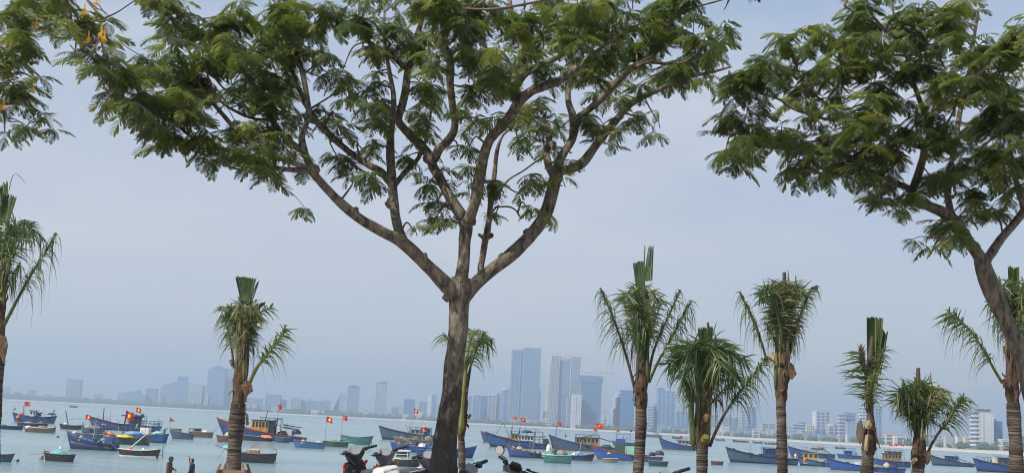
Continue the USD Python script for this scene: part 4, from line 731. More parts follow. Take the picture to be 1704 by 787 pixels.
    def skirt(s, cx, cy, foot, rx, n=5, L=.42):
        for i in range(n):
            a = (i + s.rg.uniform(.1, .9)) / n * 2 - 1; x1 = cx + a * rx; y1 = cy + s.rg.uniform(-14, 14)
            s.frond([(foot[0] + a * 3, foot[1]), ((foot[0] + x1) / 2 - a * 3, (foot[1] + y1) / 2), (x1, y1)], 0, s.rg.uniform(-.6, .3), L * s.rg.uniform(.7, 1.2), 16, s.rg.uniform(.30, .55), s.rg.uniform(1.1, 2.2), [M_PGREEN, M_PDARK, M_PPALE, M_PGREEN, M_PDRY][int(s.rg.integers(5))], r=(1.8, .8), ang=42, plane=(s.rg.normal(0, .6), 1, 0))
    def stub(s, x, y, rot, r=3.2, mat=None):
        c = s.P(x, y, -.16); d = np.array([math.cos(rot), -.6, math.sin(rot)]); MB().tube([c + [0, .08, -.05], c + nrm(d) * .06], [r / s.k, r * .9 / s.k], 10).build('cut_stalk', mat or M_CUT, s.t)
    def sheath(s, pts, mat=None, th=.018, dy=-.12):
        v = np.array([s.P(x, y, dy + e) for x, y, e in pts]); c = v.mean(0); n = len(v); back = v + [0, th, 0]
        f = [(i, (i + 1) % n, n + (i + 1) % n, n + i) for i in range(n)]; tri = [(2 * n, (i + 1) % n, i) for i in range(n)] + [(2 * n + 1, n + i, n + (i + 1) % n) for i in range(n)]
        mb = MB(); mb.add(np.vstack([v, back, [c + [0, -.03, 0]], [c + [0, th - .03, 0]]]), np.vstack([[(a, b, d) for a, b, d, _ in f], [(a, d, e) for a, _, d, e in f], tri])); mb.build('loose_sheath', mat or M_SHEATH, s.t)

p = Palm('palm cut off by the left edge, a long frond reaching right over the water', 25.5, 101, [(-14, 840, 13), (-10, 740, 12), (-6, 640, 12), (-4, 590, 11)], [(-5, 620, 12), (-2, 580, 13), (1, 540, 10), (4, 500, 7)])
p.stem([(0, 560), (6, 480), (10, 420), (12, 372)], 6, 3, M_STALKY); p.sheath([(0, 556, 0), (10, 560, 0), (13, 575, -.05), (6, 606, -.05), (0, 590, 0)], M_PBOOT)
p.fan((8, 372), (-6, 318), (13, 300), 9, M_PGREEN, hem=2); p.fan((6, 372), (4, 322), (28, 328), 9, M_PDARK, -.15, 1); p.stem([(14, 322), (20, 296), (28, 290), (42, 304)], .7, .4, M_PGREEN, 'torn_leaflet')
p.frond([(3, 548), (24, 508), (50, 460), (76, 418), (94, 388)], 0, -.6, .62, 30, .40, 1.78, M_PGREEN, M_STALK, (3.2, 1.4), plane=(.2, 1, .1), ang=50)
p.frond([(4, 520), (12, 460), (22, 405), (34, 372), (52, 372)], 0, -.8, .58, 30, .52, 1.0, M_PDARK); p.frond([(4, 520), (8, 440), (20, 380), (45, 376), (70, 396)], 0, .7, .55, 28, .5, 1.0, M_PGREEN); p.frond([(0, 530), (-14, 450), (-30, 400), (-60, 380)], 0, .2, .6, 26, .45, 1.0); p.frond([(-2, 540), (-30, 490), (-60, 440), (-90, 410)], 0, -.5, .6, 26, .4, 1.1)
p.skirt(8, 430, (4, 500), 40, 5, .5); p.tuft(10, 400, (4, 470), 50, 34, 5, .5, nl=22)

p = Palm('palm with two squared off leaf fans on top and one frond flung to the right', 26.0, 102, [(386, 860, 15), (388, 787, 13.5), (391, 740, 13), (394, 700, 14), (397, 670, 13.5)], [(394, 705, 14), (395, 680, 16), (397, 655, 14.5), (400, 625, 12.5), (402, 600, 12), (404, 580, 8)])
for x0, x1, m in ((398, 402, M_STALK), (404, 408, M_STALKY), (409, 414, M_STALKD), (393, 396, M_STALK)): p.stem([(x0 + 1, 636), ((x0 + x1) / 2 + 1, 560), (x1 + 1, 505)], 3.6, 2, m, dy0=-.1, dy1=0)
p.fan((408, 500), (391, 459), (427, 464), 14, M_PDARK, -.05); p.fan((411, 524), (395, 494), (443, 503), 14, M_PGREEN, .15, 3); p.fan((415, 500), (428, 470), (432, 467), 3, M_PGREEN)
p.frond([(389, 612), (386, 585), (379, 548), (371, 523)], 0, .3, .42, 22, .42, 1.25, M_PGREEN, M_STALKD); p.frond([(405, 668), (413, 642), (427, 612), (441, 594), (458, 572), (475, 546)], 0, -.5, .60, 34, .50, .95, M_PGREEN, M_STALKY, (4.2, 1.2), ang=48, plane=(.15, 1, .1))
p.skirt(405, 540, (405, 610), 26, 6); p.tuft(406, 542, (405, 600), 33, 46, 8, .42, [M_PGREEN, M_PDARK, M_PGREEN, M_PPALE], nl=22)
p.frond([(404, 560), (412, 530), (430, 520), (452, 512)], -.1, -.5, .40, 14, .4, .5); p.frond([(402, 560), (392, 525), (380, 510), (368, 516)], -.1, -.3, .40, 14, .4, .9)
p.sheath([(398, 640, 0), (410, 632, 0), (418, 636, -.1), (421, 650, -.1), (408, 660, 0)], M_PBOOT); p.sheath([(408, 684, 0), (413, 690, 0), (414, 706, -.1), (409, 708, -.05)], M_PBOOT); p.sheath([(381, 600, 0), (388, 596, 0), (391, 606, 0), (385, 610, -.05)], M_PBOOT)

p = Palm('palm hidden behind the big shade tree trunk, only its drooping leaves and green stem showing', 26.5, 103, [(770, 840, 8), (769, 787, 7), (768, 745, 6.8), (768, 715, 6.6)], [(768, 730, 7), (769, 710, 9), (771, 690, 9), (773, 665, 6), (776, 630, 4)])
p.stem([(766, 722), (768, 680), (773, 630), (779, 580)], 6.5, 2.4, M_STALKY, dy0=-.1); p.stem([(771, 690), (778, 640), (786, 590)], 3.5, 1.8, M_STALKD)
p.frond([(770, 640), (763, 600), (752, 570), (738, 556)], 0, -.3, .52, 24, .40, 1.15, M_PGREEN); p.frond([(772, 650), (784, 606), (795, 575), (806, 552)], 0, -.3, .58, 30, .42, 1.05, M_PGREEN, M_STALKD); p.frond([(772, 640), (778, 590), (784, 560), (796, 548)], 0, .3, .50, 24, .5, .9, M_PPALE); p.frond([(772, 630), (768, 580), (770, 552), (776, 545)], 0, .4, .46, 20, .5, .9); p.frond([(774, 620), (786, 585), (800, 566), (818, 566)], 0, .6, .46, 20, .45, 1.0, M_PDARK)
p.stub(779, 690, 0, 2.5, M_STALKD)

p = Palm('tall palm with bare stalked fronds in a V and a thin top spike', 26.0, 104, [(1059, 860, 11.5), (1062, 787, 10.5), (1066, 720, 10.3), (1067, 680, 10.5)], [(1067, 690, 11), (1067, 668, 13.5), (1067, 640, 13), (1068, 615, 11.5), (1071, 590, 8)])
for x0, y0, x1, y1, m in ((1060, 640, 1066, 500, M_STALKD), (1068, 652, 1075, 500, M_STALKY), (1076, 640, 1080, 510, M_STALK), (1064, 620, 1058, 500, M_STALK), (1072, 610, 1072, 480, M_STALKD)): p.stem([(x0, y0 + 10), ((x0 + x1) / 2, (y0 + y1) / 2), (x1, y1)], 4, 1.8, m, dy0=-.04, dy1=-.06)
p.stem([(1072, 500), (1072, 450), (1073, 409)], 1.2, .9, M_STALK); p.fan((1066, 478), (1053, 437), (1071, 434), 8, M_PDARK); p.fan((1078, 468), (1079, 411), (1088, 410), 6, M_PGREEN, -.1, 1)
p.frond([(1057, 652), (1047, 610), (1035, 570), (1020, 528), (999, 479)], 0, -.2, .50, 34, .42, 1.78, M_PGREEN, M_STALKD, (2.6, 1.4), ang=60); p.frond([(1078, 632), (1086, 590), (1099, 555), (1116, 518), (1132, 482)], 0, .4, .46, 28, .42, 1.71, M_PGREEN, M_STALK, (2.6, 1.4)); p.frond([(1080, 636), (1094, 604), (1114, 568), (1134, 530), (1151, 500)], 0, -.5, .50, 30, .42, 1.71, M_PDARK, M_STALK, (2.6, 1.4))
p.skirt(1067, 530, (1068, 610), 32, 6); p.tuft(1066, 515, (1068, 590), 46, 44, 8, .44, [M_PGREEN, M_PGREEN, M_PPALE, M_PDARK], nl=22)

p = Palm('shaggy dark palm with a dense mop of leaves and an arching right stalk', 24.5, 105, [(1166, 860, 11.5), (1168, 787, 10.5), (1168, 755, 10.5), (1168, 738, 11)], [(1168, 745, 12), (1168, 720, 15), (1169, 690, 14), (1170, 662, 13), (1171, 630, 9)])
for x0, y0, x1, y1, m in ((1160, 735, 1163, 610, M_STALK), (1168, 735, 1172, 600, M_STALKY), (1176, 735, 1182, 610, M_STALK), (1154, 740, 1148, 640, M_STALK)): p.stem([(x0, y0 + 10), ((x0 + x1) / 2, (y0 + y1) / 2), (x1, y1)], 6, 2.6, m, dy0=-.04, dy1=-.06)
p.fan((1174, 612), (1161, 545), (1187, 543), 10, M_PGREEN, 0, 1); p.stem([(1178, 575), (1178, 536)], 2, 2, M_STALKD, 'leaf_stub')
for i, (a, b) in enumerate([((1150, 590), (1112, 606)), ((1155, 575), (1122, 580)), ((1166, 568), (1145, 585)), ((1182, 566), (1215, 580)), ((1190, 578), (1240, 600)), ((1180, 580), (1200, 612)), ((1160, 590), (1140, 625)), ((1188, 590), (1226, 632))]): p.frond([(1170, 660), (1171 + (a[0] - 1171) * .5, 615), a, b], 0, [-.5, .4, -.7, .4, -.4, -.8, -.6, .2][i], .58, 30, .45, .42 + .05 * i, [M_PDARK, M_PGREEN][i % 2], ang=50, r=(3, 1.2), plane=(0, 1, .35))
p.skirt(1172, 630, (1170, 690), 46, 7, .5); p.tuft(1174, 600, (1171, 665), 52, 34, 8, .52, [M_PDARK, M_PGREEN, M_PDARK, M_PPALE], nl=26)
p.frond([(1181, 742), (1190, 720), (1204, 692), (1222, 664), (1247, 632), (1277, 592)], 0, -.6, .60, 36, .45, 1.47, M_PGREEN, M_STALKD, (3, 1.6), ang=50, plane=(.1, 1, .2)); p.frond([(1156, 730), (1153, 690), (1149, 650), (1140, 628)], 0, -.5, .40, 18, .5, 1.1, M_PPALE)
p.stub(1174, 694, 1.2, 4.5); p.stub(1172, 728, .8, 6, M_STALKY)

p = Palm('tall straight palm with pale ringed trunk, mop head and two bent brown tipped fronds', 27.0, 106, [(1302, 870, 11), (1302, 800, 10.3), (1301, 740, 9.6), (1300, 668, 9.5)], [(1300, 675, 9.8), (1301, 655, 13), (1302, 628, 14.5), (1304, 604, 11), (1306, 580, 8)])
for x0, y0, x1, y1, m in ((1296, 632, 1298, 520, M_STALKY), (1304, 630, 1304, 510, M_STALKD), (1310, 620, 1312, 510, M_STALK), (1290, 640, 1294, 540, M_STALK)): p.stem([(x0, y0 + 10), ((x0 + x1) / 2, (y0 + y1) / 2), (x1, y1)], 3.8, 1.8, m, dy0=-.04, dy1=-.06)
p.stem([(1305, 500), (1305, 453)], 3.2, 3, M_STALKD, 'leaf_stub')
p.frond([(1277, 604), (1266, 566), (1250, 524), (1238, 500), (1231, 485)], .1, .2, .44, 26, .36, 2.02, M_PGREEN, M_STALKD, (2.2, 1.8)); p.frond([(1311, 606), (1319, 565), (1331, 528), (1341, 500), (1350, 480), (1360, 478)], 0, .2, .42, 26, .40, 1.25, M_PPALE, M_STALKD, (2.4, 2)); p.frond([(1341, 500), (1350, 481), (1361, 478)], .2, .2, .12, 8, .2, 1.2, M_PDRY, M_STALKD, (2, 1.4), label='dry brown frond tip')
p.skirt(1304, 530, (1304, 610), 34, 7); p.tuft(1303, 505, (1304, 590), 54, 40, 10, .46, [M_PGREEN, M_PDARK, M_PGREEN, M_PPALE], .9, nl=24)
p.fan((1304, 560), (1284, 478), (1326, 478), 16, M_PDARK, -.05, 4, .02)
p.sheath([(1312, 600, 0), (1320, 606, 0), (1326, 622, -.1), (1318, 632, -.05), (1312, 625, 0)], M_PBOOT); p.sheath([(1280, 588, 0), (1292, 586, 0), (1294, 606, 0), (1284, 610, 0)], M_SHEATH)

p = Palm('palm trimmed to a tall squared green fan with leaves feathering to its left', 25.0, 107, [(1441, 860, 14.5), (1443, 787, 13), (1444, 760, 13), (1445, 742, 13.5)], [(1445, 755, 13.5), (1446, 735, 15), (1447, 712, 12), (1448, 692, 9), (1448, 670, 7.5)])
p.stem([(1448, 695), (1447, 650), (1448, 600), (1452, 560)], 6.5, 4, M_STALKD); p.stem([(1444, 680), (1442, 640), (1446, 600)], 3.5, 3, M_STALK, dy0=-.1)
p.fan((1452, 640), (1442, 527), (1470, 529), 12, M_PDARK, 0, 0, .02); p.fan((1458, 620), (1462, 540), (1478, 556), 6, M_PGREEN, .1, 3); p.stem([(1457, 600), (1457, 530)], 1.3, 1.2, M_PPALE, 'mid_rib', -.12, -.12)
p.frond([(1445, 668), (1443, 636), (1438, 608), (1432, 585)], 0, -.3, .62, 34, .02, .28, M_PGREEN, M_STALKD, (3, 2.2), ang=72, sides=(1,), plane=(0, 1, 0), cut=True)
p.frond([(1447, 672), (1452, 640), (1460, 606), (1470, 580)], 0, -.4, .55, 34, .04, .85, M_PGREEN, M_STALK, (3, 1.6), ang=50, sides=(-1, 1), plane=(0, 1, .1)); p.frond([(1447, 680), (1450, 650), (1456, 620)], 0, -.6, .45, 22, .1, 1.0, M_PPALE)
p.frond([(1440, 622), (1434, 600), (1431, 580)], -.1, -.2, .22, 26, .05, .1, M_PDRY, M_STALKD, (2.2, 1.2), ang=30, label='stub of brown dried leaf bases')
p.sheath([(1436, 706, 0), (1433, 696, -.1), (1426, 704, -.2), (1424, 722, -.25), (1430, 738, -.15), (1437, 736, 0)]); p.sheath([(1439, 702, -.1), (1447, 698, -.12), (1452, 708, -.1), (1446, 714, -.1), (1440, 712, -.1)]); p.sheath([(1440, 724, -.1), (1445, 722, -.1), (1444, 750, -.1), (1438, 748, -.1)]); p.sheath([(1453, 715, 0), (1458, 720, -.1), (1465, 746, -.15), (1459, 735, -.05)], M_STALKD)

p = Palm('short shaggy palm with a bare stub on top and faded leaves hanging left', 25.5, 108, [(1525, 860, 13), (1527, 800, 11.5), (1528, 775, 11.5), (1528, 765, 12)], [(1528, 778, 12.5), (1528, 758, 14.5), (1529, 735, 13), (1530, 712, 9.5), (1530, 690, 8)])
p.stem([(1530, 730), (1529, 680), (1528, 640), (1528, 612)], 6, 3.2, M_STALKD); p.stem([(1523, 640), (1523, 627)], 2, 2, M_STALK, 'leaf_stub'); p.stem([(1534, 725), (1536, 690), (1541, 650)], 3, 1.8, M_STALK, dy0=-.1); p.stem([(1522, 725), (1518, 680), (1512, 640)], 2.4, 1.6, M_STALKD, dy0=-.1)
p.skirt(1530, 680, (1529, 722), 38, 6); p.tuft(1530, 668, (1529, 716), 46, 36, 9, .46, [M_PGREEN, M_PDARK, M_PGREEN], 1.05, nl=24)
p.frond([(1522, 710), (1513, 676), (1504, 652), (1497, 648)], 0, -.5, .52, 26, .45, 1.3, M_PPALE, M_STALK); p.frond([(1534, 722), (1545, 692), (1558, 664), (1573, 650)], 0, .4, .48, 26, .45, 1.1, M_PGREEN); p.frond([(1538, 770), (1548, 744), (1562, 720), (1578, 700), (1594, 672), (1604, 660)], 0, -.5, .58, 32, .48, .95, M_PGREEN, M_STALKD, (2.6, 1.4), ang=50); p.frond([(1575, 702), (1590, 676), (1600, 662)], -.45, -.5, .45, 12, .2, .9, M_PPALE)
p.stub(1535, 726, .5, 3.4); p.sheath([(1529, 752, -.1), (1540, 750, -.15), (1549, 752, -.2), (1548, 768, -.2), (1542, 774, -.15), (1540, 760, -.12)], M_PBOOT); p.stub(1520, 765, .6, 4, M_SHEATH)

p = Palm('palm behind the leaning right tree trunk, a yellow ribbed frond at its left', 26.0, 109, [(1693, 860, 13.5), (1692, 800, 12.5), (1690, 740, 12), (1687, 690, 11.5), (1686, 670, 12)], [(1686, 680, 12.5), (1685, 655, 15), (1685, 636, 16.5), (1684, 610, 12.5), (1684, 580, 12), (1685, 540, 8)])
p.stem([(1683, 620), (1682, 560), (1686, 500)], 7, 4, M_STALKD); p.stem([(1692, 610), (1696, 550), (1698, 500)], 5, 3, M_STALKY)
p.frond([(1668, 637), (1654, 614), (1634, 578), (1610, 545), (1577, 519)], -.1, -.7, .56, 34, .28, 1.55, M_PGREEN, M_STALKY, (2.6, 1.5), ang=52, plane=(.15, 1, .1)); p.frond([(1610, 545), (1592, 530), (1577, 519)], -.5, -.7, .46, 10, .2, .35, M_PDARK, M_STALKY, (1.6, 1))
p.frond([(1680, 580), (1672, 540), (1660, 510), (1645, 505)], 0, -.3, .5, 24, .4, 1.0, M_PGREEN); p.frond([(1682, 560), (1674, 510), (1660, 482)], 0, .4, .42, 20, .45, .9, M_PDRY); p.frond([(1690, 580), (1698, 530), (1715, 490)], 0, .3, .6, 26, .4, .9); p.frond([(1690, 590), (1704, 560), (1735, 540)], 0, -.3, .6, 26, .4, 1.0); p.frond([(1690, 560), (1696, 510), (1702, 480)], 0, -.4, .5, 24, .4, .9, M_PPALE)
p.fan((1686, 500), (1677, 442), (1686, 444), 6, M_PDARK); p.fan((1690, 500), (1686, 446), (1696, 444), 6, M_PGREEN, -.1)
p.skirt(1688, 530, (1688, 600), 36, 5); p.tuft(1688, 500, (1688, 580), 44, 36, 6, .46, [M_PGREEN, M_PDARK])
p.sheath([(1668, 576, 0), (1678, 574, 0), (1680, 590, 0), (1672, 588, -.1)], M_PBOOT); p.sheath([(1668, 632, -.1), (1676, 626, -.1), (1680, 640, -.12), (1670, 646, -.15)], M_PBOOT)
# timber brace round the second palm
M_WOOD = pm('weathered_timber', (.30, .20, .12), (.20, .13, .08), 3, .85, world=True, stretch=(2, 2, 9))
c = at(388.5, 784, 26.0); t = thing('timber_brace', 'square timber brace with slanting stakes at the foot of the leftmost full palm', 'tree brace', (c[0], 26.0, c[2])); h = c[2] + .5
for s_ in (-1, 1):
    MB().box(-.29, .29, s_ * .22 - .03, s_ * .22 + .03, -.05, .04).build('rail', M_WOOD, t); MB().box(s_ * .22 - .03, s_ * .22 + .03, -.186, .186, -.048, .043).build('rail', M_WOOD, t)
    for q in (-1, 1): MB().tube([(s_ * .23, q * .26, .16), (s_ * .55, q * .5, -h)], .028, 8).build('stake', M_WOOD, t)
# ------------------------------------------------------------------ fishing boats at anchor
def paint(n, c, d=.7):
    """sun bleached, scuffed boat paint"""
    g = sum(c) / 3; worn = tuple(.45 * x + .25 * g + .045 for x in c)
    return usdkit.material(stage, '/World/Looks/' + n, {'tc': ('texture_coordinate', {}), 'map': ('mapping', {'scale': (.55, 1, 2.2)}), 'm2': ('mapping', {'scale': (2.4, 2, .5)}), 'n': ('noise_texture', {'scale': .9, 'detail': 5.0, 'roughness': .65}), 'n2': ('noise_texture', {'scale': 1.3, 'detail': 4.0, 'roughness': .7}),
        'r': ('rgb_ramp', {'ramp': [(.34, tuple(d * x for x in c)), (.52, c), (.60, c), (.70, worn)]}), 'r2': ('rgb_ramp', {'ramp': [(.56, (0, 0, 0)), (.70, (.7, .7, .7))]}), 'mx': ('mix_color', {'b': (.10, .075, .055)}), 'bump': ('bump', {'strength': .25, 'distance': .05}), 'p': ('principled_bsdf', {'roughness': .55})},
        [('tc.object', 'map.vector'), ('tc.object', 'm2.vector'), ('map.vector', 'n.vector'), ('m2.vector', 'n2.vector'), ('n.fac', 'r.fac'), ('n2.fac', 'r2.fac'), ('r.color', 'mx.a'), ('r2.color', 'mx.fac'), ('mx.result', 'p.base_color'), ('n2.fac', 'bump.height'), ('bump.normal', 'p.normal')], surface='p.BSDF')
B_BLUE = paint('boat_blue', (.024, .066, .215)); B_DEEP = paint('boat_deep_blue', (.014, .034, .11)); B_MID = paint('boat_mid_blue', (.04, .11, .25)); B_BRIGHT = paint('boat_bright_blue', (.018, .085, .35)); B_STEEL = paint('boat_grey_blue', (.045, .085, .145)); B_TEAL = paint('boat_sea_green', (.045, .15, .14))
B_NAVY = paint('boat_navy', (.014, .022, .055)); B_GREEN = paint('boat_green', (.03, .085, .055)); B_RED = paint('boat_red', (.25, .040, .032)); B_WHITE = paint('boat_white', (.62, .62, .60)); B_BLACK = paint('boat_tar', (.022, .022, .026)); B_BROWN = paint('boat_brown', (.11, .075, .055)); B_GREY = paint('boat_weathered_grey', (.21, .20, .18))
B_YELL = paint('cabin_yellow', (.50, .28, .055)); B_OCHRE = paint('cabin_varnish', (.30, .18, .07)); B_CREAM = paint('cabin_cream', (.45, .37, .26)); B_PINK = paint('pink_tarpaulin', (.70, .23, .36)); B_ORANGE = paint('orange_net', (.70, .17, .06)); B_YNET = paint('yellow_net', (.62, .44, .07)); B_TNET = paint('teal_net', (.12, .40, .38)); B_LBLUE = paint('light_blue_plastic', (.12, .36, .62)); B_DNET = paint('dark_net', (.05, .07, .06)); B_MINT = paint('mint_paint', (.22, .52, .36)); B_DGREEN = paint('dark_green_tarp', (.025, .085, .05))
B_WIN = pm('cabin_glass', (.02, .025, .03), rough=.15); B_ROPE = pm('rope', (.40, .34, .24), scale=30, rough=.9); B_POLE = pm('bare_pole', (.22, .17, .12), scale=3, rough=.8); B_LPOLE = pm('pale_pole', (.55, .50, .42), scale=3, rough=.8)
B_FLAG = pm('flag_red', (.62, .055, .03), (.52, .04, .025), 3, .75, transl=(.7, .08, .04, .3)); B_STAR = pm('flag_yellow', (.85, .62, .05), rough=.75); B_PEN = pm('pennant_white', (.65, .63, .60), rough=.75); B_TYRE = pm('tyre_rubber', (.02, .02, .022), rough=.8)

class Boat:
    def __init__(s, label, x0, x1, wl, bow, mid, stern, sgn=-1, hull=B_BLUE, strake=None, boot=None, yaw=0, beam=.26, name='fishing_boat', cat='fishing boat', over=.35, deck=.62, tw=.55, open_=False, group=None, bows=None, inner=None, rim=None, blunt=.62):
        s.cx = (x0 + x1) / 2; o = onz(s.cx, wl, WZ); s.D = o[1]; s.k = pxm(s.D); s.wl = wl; s.yaw = yaw; cy = math.cos(math.radians(yaw)); s.cy = cy
        L = (x1 - x0) / s.k / cy; s.L = L; s.B = B = max(L * beam, .9); s.sgn = sgn
        s.t = thing(name, label, cat, (o[0], o[1] + B * .4, WZ), yaw, group); s.mid = mid * (1 if open_ else .78) / s.k
        hb, hm, hs = bow / s.k, mid * (1 if open_ else .78) / s.k, stern * (1 if open_ else .85) / s.k; dr = .35 * hm + .25; N = 26; us = np.linspace(0, 1, N)
        s.us = us; s.zs = hm + (hb - hm) * (1 - us) ** (2.4) + (hs - hm) * us ** 3.2
        bs = np.where(us < .42, (us / .42) ** blunt, 1 - (1 - tw) * ((us - .42) / .58) ** 2.2); bs[0] = .03; s.bs = bs * B / 2
        s.xw = (us - .5) * L * 1.0; ob, os = over * hb, over * .6 * hs
        def pt(i, h, out=0.0, m=1.0):
            """height fraction h of the sheer (0 waterline, 1 gunwale, <0 below)"""
            z = s.zs[i] * h if h >= 0 else dr * h; f = 1.0 if h >= 1 else (.80 + .20 * h ** .8 if h >= 0 else .80 * (1 + h) ** .7)
            xx = s.xw[i]; lo, hi = -L / 2, L / 2; sh = (1 - max(h, 0)) * (ob * (1 - us[i]) ** 1.2 - os * us[i] ** 2); xx = xx + sh + (.0 if h >= 0 else -h * .5 * (1 - us[i]) * ob)
            return np.array([-sgn * xx, m * (s.bs[i] * f + out), z])
        s.pt = pt
        def skin(hs_, out, name, mat, parent=None, stern_cap=False):
            mb = MB(); k = len(hs_)
            for m in (-1, 1):
                v = [pt(i, h, out, m) for i in range(N) for h in hs_]; mb.add(v, [(i * k + j, i * k + j + 1, (i + 1) * k + j + 1, (i + 1) * k + j) for i in range(N - 1) for j in range(k - 1)])
            if stern_cap:
                v = [pt(N - 1, h, 0, -1) for h in hs_] + [pt(N - 1, h, 0, 1) for h in hs_]; mb.add(v, [(j, j + 1, k + j + 1, k + j) for j in range(k - 1)])
                v = [pt(0, h, 0, -1) for h in hs_] + [pt(0, h, 0, 1) for h in hs_]; mb.add(v, [(j, j + 1, k + j + 1, k + j) for j in range(k - 1)])
            return mb.build(name, mat, parent or s.t, 40)
        skin([1, .8, .6, .4, .2, 0, -.4, -.8, -1], 0, 'hull', hull, stern_cap=True)
        if boot is None and not open_: boot = [B_NAVY, B_BROWN, B_BLACK][int(x0) % 3]
        if strake: skin([1.0, .93, .86], .035, 'painted_strake', strake)
        if boot: skin([.20, .10, 0, -.3], .03, 'weathered_bottom', boot)
        rm = MB()
        for m in (-1, 1): rm.tube([pt(i, 1, .02, m) + [0, 0, .02] for i in range(N)], max(.045, .011 * B * 2), 6)
        rm.tube([pt(N - 1, 1, .02, -1) + [0, 0, .02], pt(N - 1, 1, .02, 1) + [0, 0, .02]], max(.045, .02 * B), 6)
        rm.build('gunwale', rim or (B_GREY if open_ else (strake or B_NAVY)), s.t, 60)
        mb = MB(); ins = MB()
        for i in range(1, N):
            pass
        zf = (lambda i: .12) if open_ else (lambda i: s.zs[i] - (1 - deck) * s.mid)
        w = lambda i: s.bs[i] * (.84 if open_ else .97)
        inn = lambda i, h, m, o: (lambda p: (p[0], m * max(abs(p[1]) - o, .005), p[2]))(pt(i, h))
        v = [inn(i, zf(i) / s.zs[i], m, .045) for i in range(1, N - 1) for m in (-1, 1)]
        mb.add(v, [(2 * i, 2 * i + 1, 2 * i + 3, 2 * i + 2) for i in range(N - 3)]); mb.build('floor' if open_ else 'deck', inner or (B_GREY if open_ else B_BROWN), s.t, 40)
        for m in (-1, 1):
            v = []
            for i in range(1, N - 1): v += [inn(i, .99, m, .05), inn(i, zf(i) / s.zs[i], m, .05)]
            ins.add(v, [(2 * i, 2 * i + 1, 2 * i + 3, 2 * i + 2) for i in range(N - 3)])
        ins.build('inner_planking', inner or B_GREY, s.t, 40); s.hb = hb
        if not open_ and hb > 1.4:                # stem post
            s.clutter(int(x0 * 7 + wl))
            MB().tube([pt(0, 0, 0, 1) * [1, 0, 1], pt(0, .6, 0, 1) * [1, 0, 1], pt(0, 1, 0, 1) * [1, 0, 1] + [0.02 * sgn, 0, .22]], [.09, .09, .07], 6).build('stem_post', strake or hull, s.t)
        else:
            tm_ = MB()
            for u in (.35, .62, .85):
                i = int(u * (N - 1)); tm_.box(-sgn * s.xw[i] - .1, -sgn * s.xw[i] + .1, -s.bs[i] + .03, s.bs[i] - .03, s.zs[i] * .72, s.zs[i] * .72 + .04)
            if open_: tm_.build('thwarts', B_GREY, s.t, kind='stuff')
    def clutter(s, seed):
        rg = np.random.default_rng(seed); N = len(s.us)
        for i in range(int(rg.integers(6, 11))):       # deck gear
            j = int(rg.uniform(.16, .9) * N); x = -s.sgn * s.xw[j]; hw = s.bs[j] * .6; y = rg.uniform(-1, .4) * hw; z = s.zs[j] - .38 * s.mid; w = rg.uniform(.35, .9); mat = [B_DNET, B_GREY, B_CREAM, B_LBLUE, B_WHITE, B_BROWN, B_ORANGE, B_NAVY][rg.integers(8)]
            if rg.random() < .5: part('fish_box', rbox(x - w / 2, x + w / 2, y - .3, y + .3, z, z + rg.uniform(.35, .8), .04, 6), mat, s.t)
            else:
                q = trimesh.creation.icosphere(2, 1.0); v = q.vertices * (.75 + .6 * meshkit.fbm(q.vertices * 2.3 + x, 3, seed)[:, None]) * [w * .8, .5, rg.uniform(.35, .75)]; part('gear_heap', (v + [x, y, z + .1], q.faces), mat, s.t, True)
        for i in range(int(rg.integers(4, 8))):
            j = int(rg.uniform(.2, .92) * N); x = -s.sgn * s.xw[j]; h = rg.uniform(.9, 3.4); l = rg.normal(0, .12) * h; y = rg.uniform(-.7, .7) * s.bs[j]; MB().tube([(x, y, s.zs[j] - .4 * s.mid), (x + l, y, s.zs[j] + h)], [.05, .03], 5).build('pole', [B_POLE, B_NAVY, B_STEEL, B_LPOLE][rg.integers(4)], s.t)
        for i in range(int(rg.integers(1, 4))):        # tyres slung over the side
            j = int(rg.uniform(.3, .9) * N); c = s.pt(j, .78, .09, -1); v = []; n, m = 14, 6
            for a in np.arange(n) * 2 * math.pi / n:
                for b_ in np.arange(m) * 2 * math.pi / m: v.append((c[0] + (.24 + .08 * math.cos(b_)) * math.cos(a), c[1] + .08 * math.sin(b_), c[2] + (.24 + .08 * math.cos(b_)) * math.sin(a)))
            part('tyre_fender', (v, [(p * m + q, p * m + (q + 1) % m, ((p + 1) % n) * m + (q + 1) % m, ((p + 1) % n) * m + q) for p in range(n) for q in range(m)]), B_TYRE, s.t, True)
        a, b_ = int(.04 * N), int(.55 * N); h = s.zs[b_] + rg.uniform(1.6, 2.8); m = MB(); m.tube([(-s.sgn * s.xw[a], 0, s.zs[a]), (-s.sgn * s.xw[b_], 0, h)], .018, 4); m.tube([(-s.sgn * s.xw[b_], 0, h), (-s.sgn * s.xw[N - 2], 0, s.zs[-2])], .018, 4); m.tube([(-s.sgn * s.xw[b_], 0, s.zs[b_] - .4 * s.mid), (-s.sgn * s.xw[b_], 0, h + .1)], .06, 6); m.build('stay_mast', B_POLE, s.t)
    def X(s, px): return (px - s.cx) / s.k / s.cy
    def Z(s, px, py): return (s.wl + (px - s.cx) * .0507 - py) / s.k
    def half(s, x):
        i = int(np.clip((-s.sgn * x / s.L + .5) * (len(s.us) - 1), 0, len(s.us) - 1)); return s.bs[i]
    def top(s, x):
        i = int(np.clip((-s.sgn * x / s.L + .5) * (len(s.us) - 1), 0, len(s.us) - 1)); return s.zs[i]
